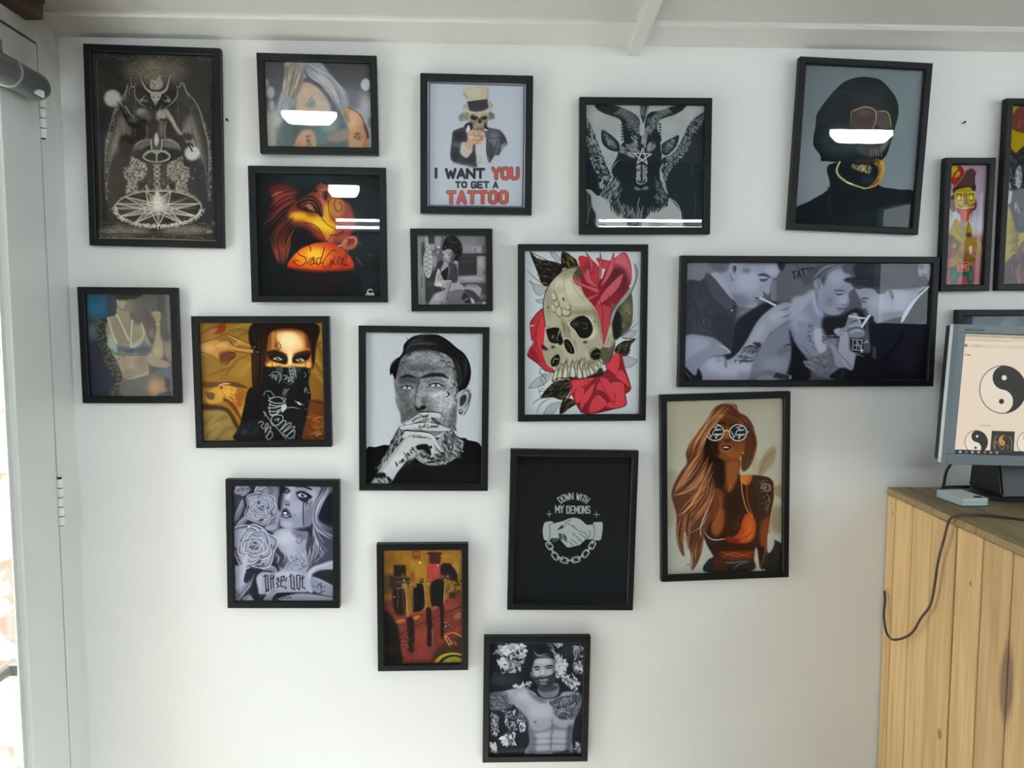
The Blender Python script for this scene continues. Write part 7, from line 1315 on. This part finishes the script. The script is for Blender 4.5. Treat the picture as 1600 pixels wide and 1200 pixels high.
FR = [
    ('winged', -0.6995, 1.8797, 0.2870, 0.4242, -1.07, 1.0, 0.0),
    ('blonde', -0.3448, 1.9733, 0.2536, 0.2092, 0.34, 1.7, 2.9),
    ('sadgirl', -0.3502, 1.6943, 0.2958, 0.2945, 0.04, 0.2, 2.3),
    ('poster', -0.0027, 1.8931, 0.2470, 0.3007, -0.53, 0.6, 0.0),
    ('goat', 0.3740, 1.8500, 0.2964, 0.2989, 0.26, 0.3, 0.0),
    ('seated', -0.0588, 1.6187, 0.1821, 0.1827, 0.25, 1.2, 0.0),
    ('skullrose', 0.2357, 1.4773, 0.2930, 0.3992, 0.12, 0.8, 0.0),
    ('goldface', 0.8596, 1.8964, 0.3019, 0.3781, -2.02, 1.2, 0.0),
    ('monster', 1.1176, 1.7244, 0.1171, 0.3004, 0.48, 1.0, 0.0),
    ('beast', 1.3497, 1.7922, 0.3102, 0.4309, 0.36, 0.8, 0.0),
    ('smokers', 0.7556, 1.5037, 0.5985, 0.2975, -0.07, 0.8, 0.0),
    ('bralette', -0.7694, 1.4513, 0.2125, 0.2560, -0.38, 1.2, 0.0),
    ('bandana', -0.4825, 1.3693, 0.3004, 0.2940, 0.10, 0.8, 0.0),
    ('handface', -0.1233, 1.3069, 0.2918, 0.3737, -0.76, 0.8, 0.0),
    ('roses', -0.4444, 0.9999, 0.2532, 0.2985, -0.99, 1.0, 0.0),
    ('machines', -0.1301, 0.8473, 0.2086, 0.3018, -0.32, 1.2, 0.0),
    ('demons', 0.2153, 1.0235, 0.2938, 0.3767, -1.21, 0.7, 0.0),
    ('shades', 0.5702, 1.1218, 0.3018, 0.4387, 1.37, 0.7, 0.0),
    ('bearded', 0.1325, 0.6214, 0.2485, 0.3062, -0.81, 1.0, 0.0),
    ('clouds', 1.2188, 1.3970, 0.2300, 0.2702, 0.21, 0.8, 0.0),
]
LAB = {
 'winged': 'tall framed print of a horned winged figure above a glowing star circle',
 'blonde': 'framed photo of a blonde woman with a tattooed bare shoulder, second along the top',
 'sadgirl': 'square framed print of a glowing orange face and shoulder lettered SadGirl',
 'poster': 'framed white poster of a top-hatted skull lettered I WANT YOU TO GET A TATTOO',
 'goat': 'square framed black and white goat head with a star on its brow',
 'seated': 'smallest square frame, grey photo of a woman sitting on a bed',
 'skullrose': 'framed tattoo drawing of a bone skull among red roses and leaves',
 'goldface': 'tilted framed portrait of a black head with a gold-edged jaw on grey',
 'monster': 'narrow framed print of a yellow toothy figure in a red cap with LOVE belt',
 'beast': 'framed yellow print with black fur, cut off by the right edge of the photo',
 'smokers': 'wide framed grey photo of three men, two smoking, one in a dark hat',
 'bralette': 'small framed photo of a woman in a pale bra with a tattooed arm',
 'bandana': 'square framed golden print of a woman with a black lettered scarf over her face',
 'handface': 'framed black and white portrait of a man with tattooed fingers over his mouth',
 'roses': 'framed grey drawing of a crying woman beside two large roses',
 'machines': 'framed brown photo of tattoo machines and bottles on a red case',
 'demons': 'framed black poster with a white handshake and the words DOWN WITH MY DEMONS',
 'shades': 'framed print of a long-haired woman in round lettered sunglasses and orange top',
 'bearded': 'lowest framed photo, a smiling bare-chested bearded man among leaves',
 'clouds': 'framed dark cloudy print half hidden behind the monitor',
}
GAIN = {'demons': .85, 'sadgirl': 1.05, 'winged': 1.05, 'goat': 1.2}
for (k, x, z, w, h, ang, lean, yaw) in FR:
    rot = Matrix.Rotation(R(yaw), 4, 'Z') @ Matrix.Rotation(R(lean), 4, 'X') @ Matrix.Rotation(R(-ang), 4, 'Y')
    back = max((rot @ Vector((sx * w / 2, 0, sz * h / 2))).y for sx in (-1, 1) for sz in (-1, 1))
    off = rot @ Vector((0, -.018, 0))                      # x, z above are those of the front face's centre
    root = thing('framed_picture', LAB[k], 'picture', (x - off.x, -back - .0008, z - off.z), 'black framed pictures on the white wall')
    root.rotation_euler = rot.to_euler()
    obj('frame', moulding(w, h), M['frame'], root)
    iw, ih = w - .0304 + .006, h - .0304 + .006
    sheet('print', globals()['art_' + k](), w - .0304, h - .0304, M['print'], root, (0, -.0078, 0), GAIN.get(k, 1.25))
    obj('glass_pane', bx(-iw / 2, iw / 2, -.0095, -.0082, -ih / 2, ih / 2), M['pane'], root)
    obj('backing_board', bx(-iw / 2, iw / 2, -.0072, -.0042, -ih / 2, ih / 2), M['back'], root)

# nails left in the wall
for x, z, lab in ((-.547, 1.943, 'small dark nail in the wall right of the horned winged figure'), (1.107, 1.956, 'small dark nail in the wall above the narrow red-cap print')):
    bm = bmesh.new(); tube(bm, [(0, -.0002, 0), (0, -.008, .001)], .0012, 10); tube(bm, [(0, -.008, .001), (0, -.0095, .001)], .0024, 12)
    o = obj('nail', bm, M['dark']); o.location = (x, 0, z); tag(o, lab, 'nail')

# ---------------------------------------------------------------- counter of pine boards (its end faces the room)
CT = thing('counter', 'pine board counter with a worn brown top below the monitor', 'counter', (.963, -.003, 0)); CT.rotation_euler = (0, 0, R(-2.9))
# local: x into the counter, y = 0 at the wall and running towards the room (negative)
knots = ((-.462, .86, .022, .075, (.16, .085, .05)), (-.262, .655, .008, .013, (.2, .11, .05)), (-.03, 1.06, .004, .008, (.3, .17, .08)), (-.34, 1.0, .004, .006, (.2, .12, .06)), (-.20, .92, .004, .006, (.25, .14, .07)))
MW = wood('pine_boards', (.46, .285, .12), (.64, .425, .20), knots, (10, 10, .55), .2)
MT = wood('worn_counter_top', (.19, .14, .075), (.36, .285, .165), (), (9, .7, 9), .1)
random.seed(5)
bm = bmesh.new(); lay = bm.verts.layers.float.new('tone'); y = 0
ed = [0, -.0385, -.117, -.198, -.287, -.374, -.462, -.55, -.64, -.73, -.82, -.91, -1.0, -1.1]
for a, b in zip(ed, ed[1:]):
    vs_ = set(bm.verts); dx = random.uniform(-.001, .001)
    box(bm, dx, .02, b + .0018, a - .0018, 0, 1.098, .0028); t = random.random()
    for v in bm.verts:
        if v not in vs_: v[lay] = t
obj('side_boards', bm, MW, CT)
bm = bmesh.new(); lay = bm.verts.layers.float.new('tone')
for i in range(8):
    vs_ = set(bm.verts); box(bm, .02 + i * .09, .108 + i * .09, -1.1, -1.08, 0, 1.098, .0014); t = random.random()
    for v in bm.verts:
        if v not in vs_: v[lay] = t
obj('end_boards', bm, MW, CT)
bm = bmesh.new(); lay = bm.verts.layers.float.new('tone'); box(bm, .002, .75, -1.102, -.002, 1.0985, 1.116, .0012)
obj('counter_top', bm, MT, CT)
bm = bmesh.new(); lay = bm.verts.layers.float.new('tone'); q = random.Random(3); y = 0
while y > -1.09:
    l = q.uniform(.03, .07); box(bm, -.0015 + q.uniform(-.0006, .0006), .0018, max(y - l, -1.1), y - .0006, 1.0992 + q.uniform(0, .001), 1.1155 - q.uniform(0, .0012), .0006); y -= l
obj('edge_strip', bm, wood('chipped_edge', (.22, .15, .07), (.42, .29, .14), (), (30, 60, 60), .2), CT)
obj('far_side', bx(.73, .75, -1.08, -.002, 0, 1.098), MW, CT)

# ---------------------------------------------------------------- monitor
art_done = art_screen()
MO = thing('monitor', 'silver flat monitor showing yin-yang symbols, standing on the counter', 'monitor', (1.152, -.225, 1.1165))
ro = Matrix.Rotation(R(2.0), 4, 'Y') @ Matrix.Rotation(R(1.2), 4, 'X')
HD = bpy.data.objects.new('head', None); COL.objects.link(HD); HD.parent = MO; HD.location = (0, -.02, .234); HD.rotation_euler = ro.to_euler()
w2, h2 = .203, .141
def ringbox(bm, w, h, b, y0, y1, bl=None):
    bl = bl or b
    for (a, b_, c, d) in ((-w, w, h - b, h), (-w, w, -h, -h + bl), (-w, -w + b, -h + bl, h - b), (w - b, w, -h + bl, h - b)): box(bm, a, b_, y0, y1, c, d, .0012)
bm = bmesh.new(); ringbox(bm, w2, h2, .0155, -.012, .006, .021); obj('bezel', bm, M['silver'], HD)
bm = bmesh.new(); ringbox(bm, w2 + .0004, h2 + .0004, .006, .0065, .017); obj('side_trim', bm, M['white'], HD)
bm = bmesh.new(); box(bm, -w2 + .002, w2 - .002, .0175, .036, -h2 + .003, h2 - .002, .004); box(bm, -.13, .13, .036, .062, -.09, .09, .012); obj('rear_casing', bm, M['black'], HD)
scr = sheet('screen', art_done, 2 * w2 - .03, 2 * h2 - .036, vcol('lit_screen', emission=1.3), HD, (0, -.006, .0027), 1.0)
def lettering(name, txt, size, loc, parent, m):
    cu = bpy.data.curves.new('tmp', 'FONT'); cu.body = txt; cu.size = size; cu.extrude = .0003; cu.resolution_u = 2
    o = bpy.data.objects.new('tmp', cu); COL.objects.link(o); dg = bpy.context.evaluated_depsgraph_get(); dg.update()
    me = bpy.data.meshes.new_from_object(o.evaluated_get(dg)); bpy.data.objects.remove(o)
    me.name = name; me.materials.clear(); me.materials.append(m); n = bpy.data.objects.new(name, me); COL.objects.link(n); n.parent = parent; n.location = loc; n.rotation_euler = (R(90), 0, 0)
    return n
lettering('model_lettering', 'SyncMaster 940n', .0062, (-w2 + .012, -.0123, h2 - .0115), HD, M['ink'])
lettering('maker_lettering', 'SAMSUNG', .0125, (-.044, -.0123, -h2 + .006), HD, M['ink'])
# stand: round foot, wedge column
bm = bmesh.new(); tube(bm, [(0, 0, 0), (0, 0, .010), (0, 0, .016), (0, 0, .019)], [.098, .098, .09, .06], 40)
bmesh.ops.scale(bm, vec=(1.15, .72, 1), verts=bm.verts); bmesh.ops.translate(bm, vec=(.055, .112, 0), verts=bm.verts); obj('foot', bm, M['black'], MO)
bm = bmesh.new(); prism(bm, [(-.055, .014), (.06, .014), (.045, .13), (-.03, .13)], 'x', -.045, .062); bmesh.ops.bevel(bm, geom=list(bm.edges), offset=.004, segments=2, affect='EDGES'); bmesh.ops.translate(bm, vec=(.01, .1, 0), verts=bm.verts); obj('column', bm, M['black'], MO)
bm = bmesh.new(); box(bm, -.03, .045, .046, .075, .10, .26, .004); obj('neck', bm, M['black'], MO)

# ---------------------------------------------------------------- clear box of cards in front of the foot
BX = thing('card_box', 'clear plastic box open at the top, holding white cards', 'box', (1.042, -.158, 1.1163)); BX.rotation_euler = (0, 0, R(1))
bw, bd, bh = .030, .049, .020
bm = bmesh.new(); box(bm, -bw, bw, -bd, bd, 0, .0012); box(bm, -bw, -bw + .0014, -bd, bd, .0013, bh); box(bm, bw - .0014, bw, -bd, bd, .0013, bh); box(bm, -bw + .0015, bw - .0015, -bd, -bd + .0014, .0013, bh); box(bm, -bw + .0015, bw - .0015, bd - .0014, bd, .0013, bh)
obj('case', bm, M['acrylic'], BX)
q = random.Random(8); z = 1.1163 + .0015
for i in range(15):
    bm = box and bmesh.new(); box(bm, -.0275, .0275, -.044, .044, 0, .0009)
    c = obj('business_card', bm, M['card']); c.location = (1.042 + q.uniform(-.0006, .0006), -.158 + q.uniform(-.002, .002), z); c.rotation_euler = (0, 0, R(1 + q.uniform(-.8, .8))); z += .00105
    tag(c, 'white card stacked inside the clear plastic box', 'card', 'white cards stacked in the clear box')
bm = bmesh.new(); prism(bm, [(-.002, -.036), (.02, -.04), (.022, -.026), (.01, -.022), (.008, -.03)], 'z', 0, .0003); o = obj('card_mark', bm, M['black'], c); o.location = (0, 0, .0010)

# ---------------------------------------------------------------- cables
bm = bmesh.new()
tube(bm, [(1.30, -.42, 1.119), (1.16, -.375, 1.119), (1.07, -.33, 1.1195), (1.02, -.295, 1.1195), (.985, -.285, 1.1205), (.955, -.292, 1.1215), (.934, -.29, 1.112), (.931, -.28, 1.073), (.934, -.257, 1.013), (.936, -.238, .925), (.934, -.207, .878), (.938, -.165, .826), (.934, -.11, .79), (.94, -.066, .787), (.946, -.04, .818), (.952, -.032, .852), (.956, -.02, .87)], .0027, 8, res=5)
tag(obj('cable', bm, M['cable'], None, True), 'thin brown cable looping over the edge of the pine counter', 'cable')
bm = bmesh.new(); tube(bm, [(1.10, -.12, 1.215), (1.075, -.09, 1.20), (1.06, -.075, 1.17), (1.057, -.07, 1.135), (1.06, -.06, 1.1205), (1.09, -.03, 1.1195), (1.2, -.025, 1.1195)], .0034, 8, res=5)
tag(obj('cable', bm, M['black'], None, True), 'short black cable dropping behind the lower corner of the monitor', 'cable')
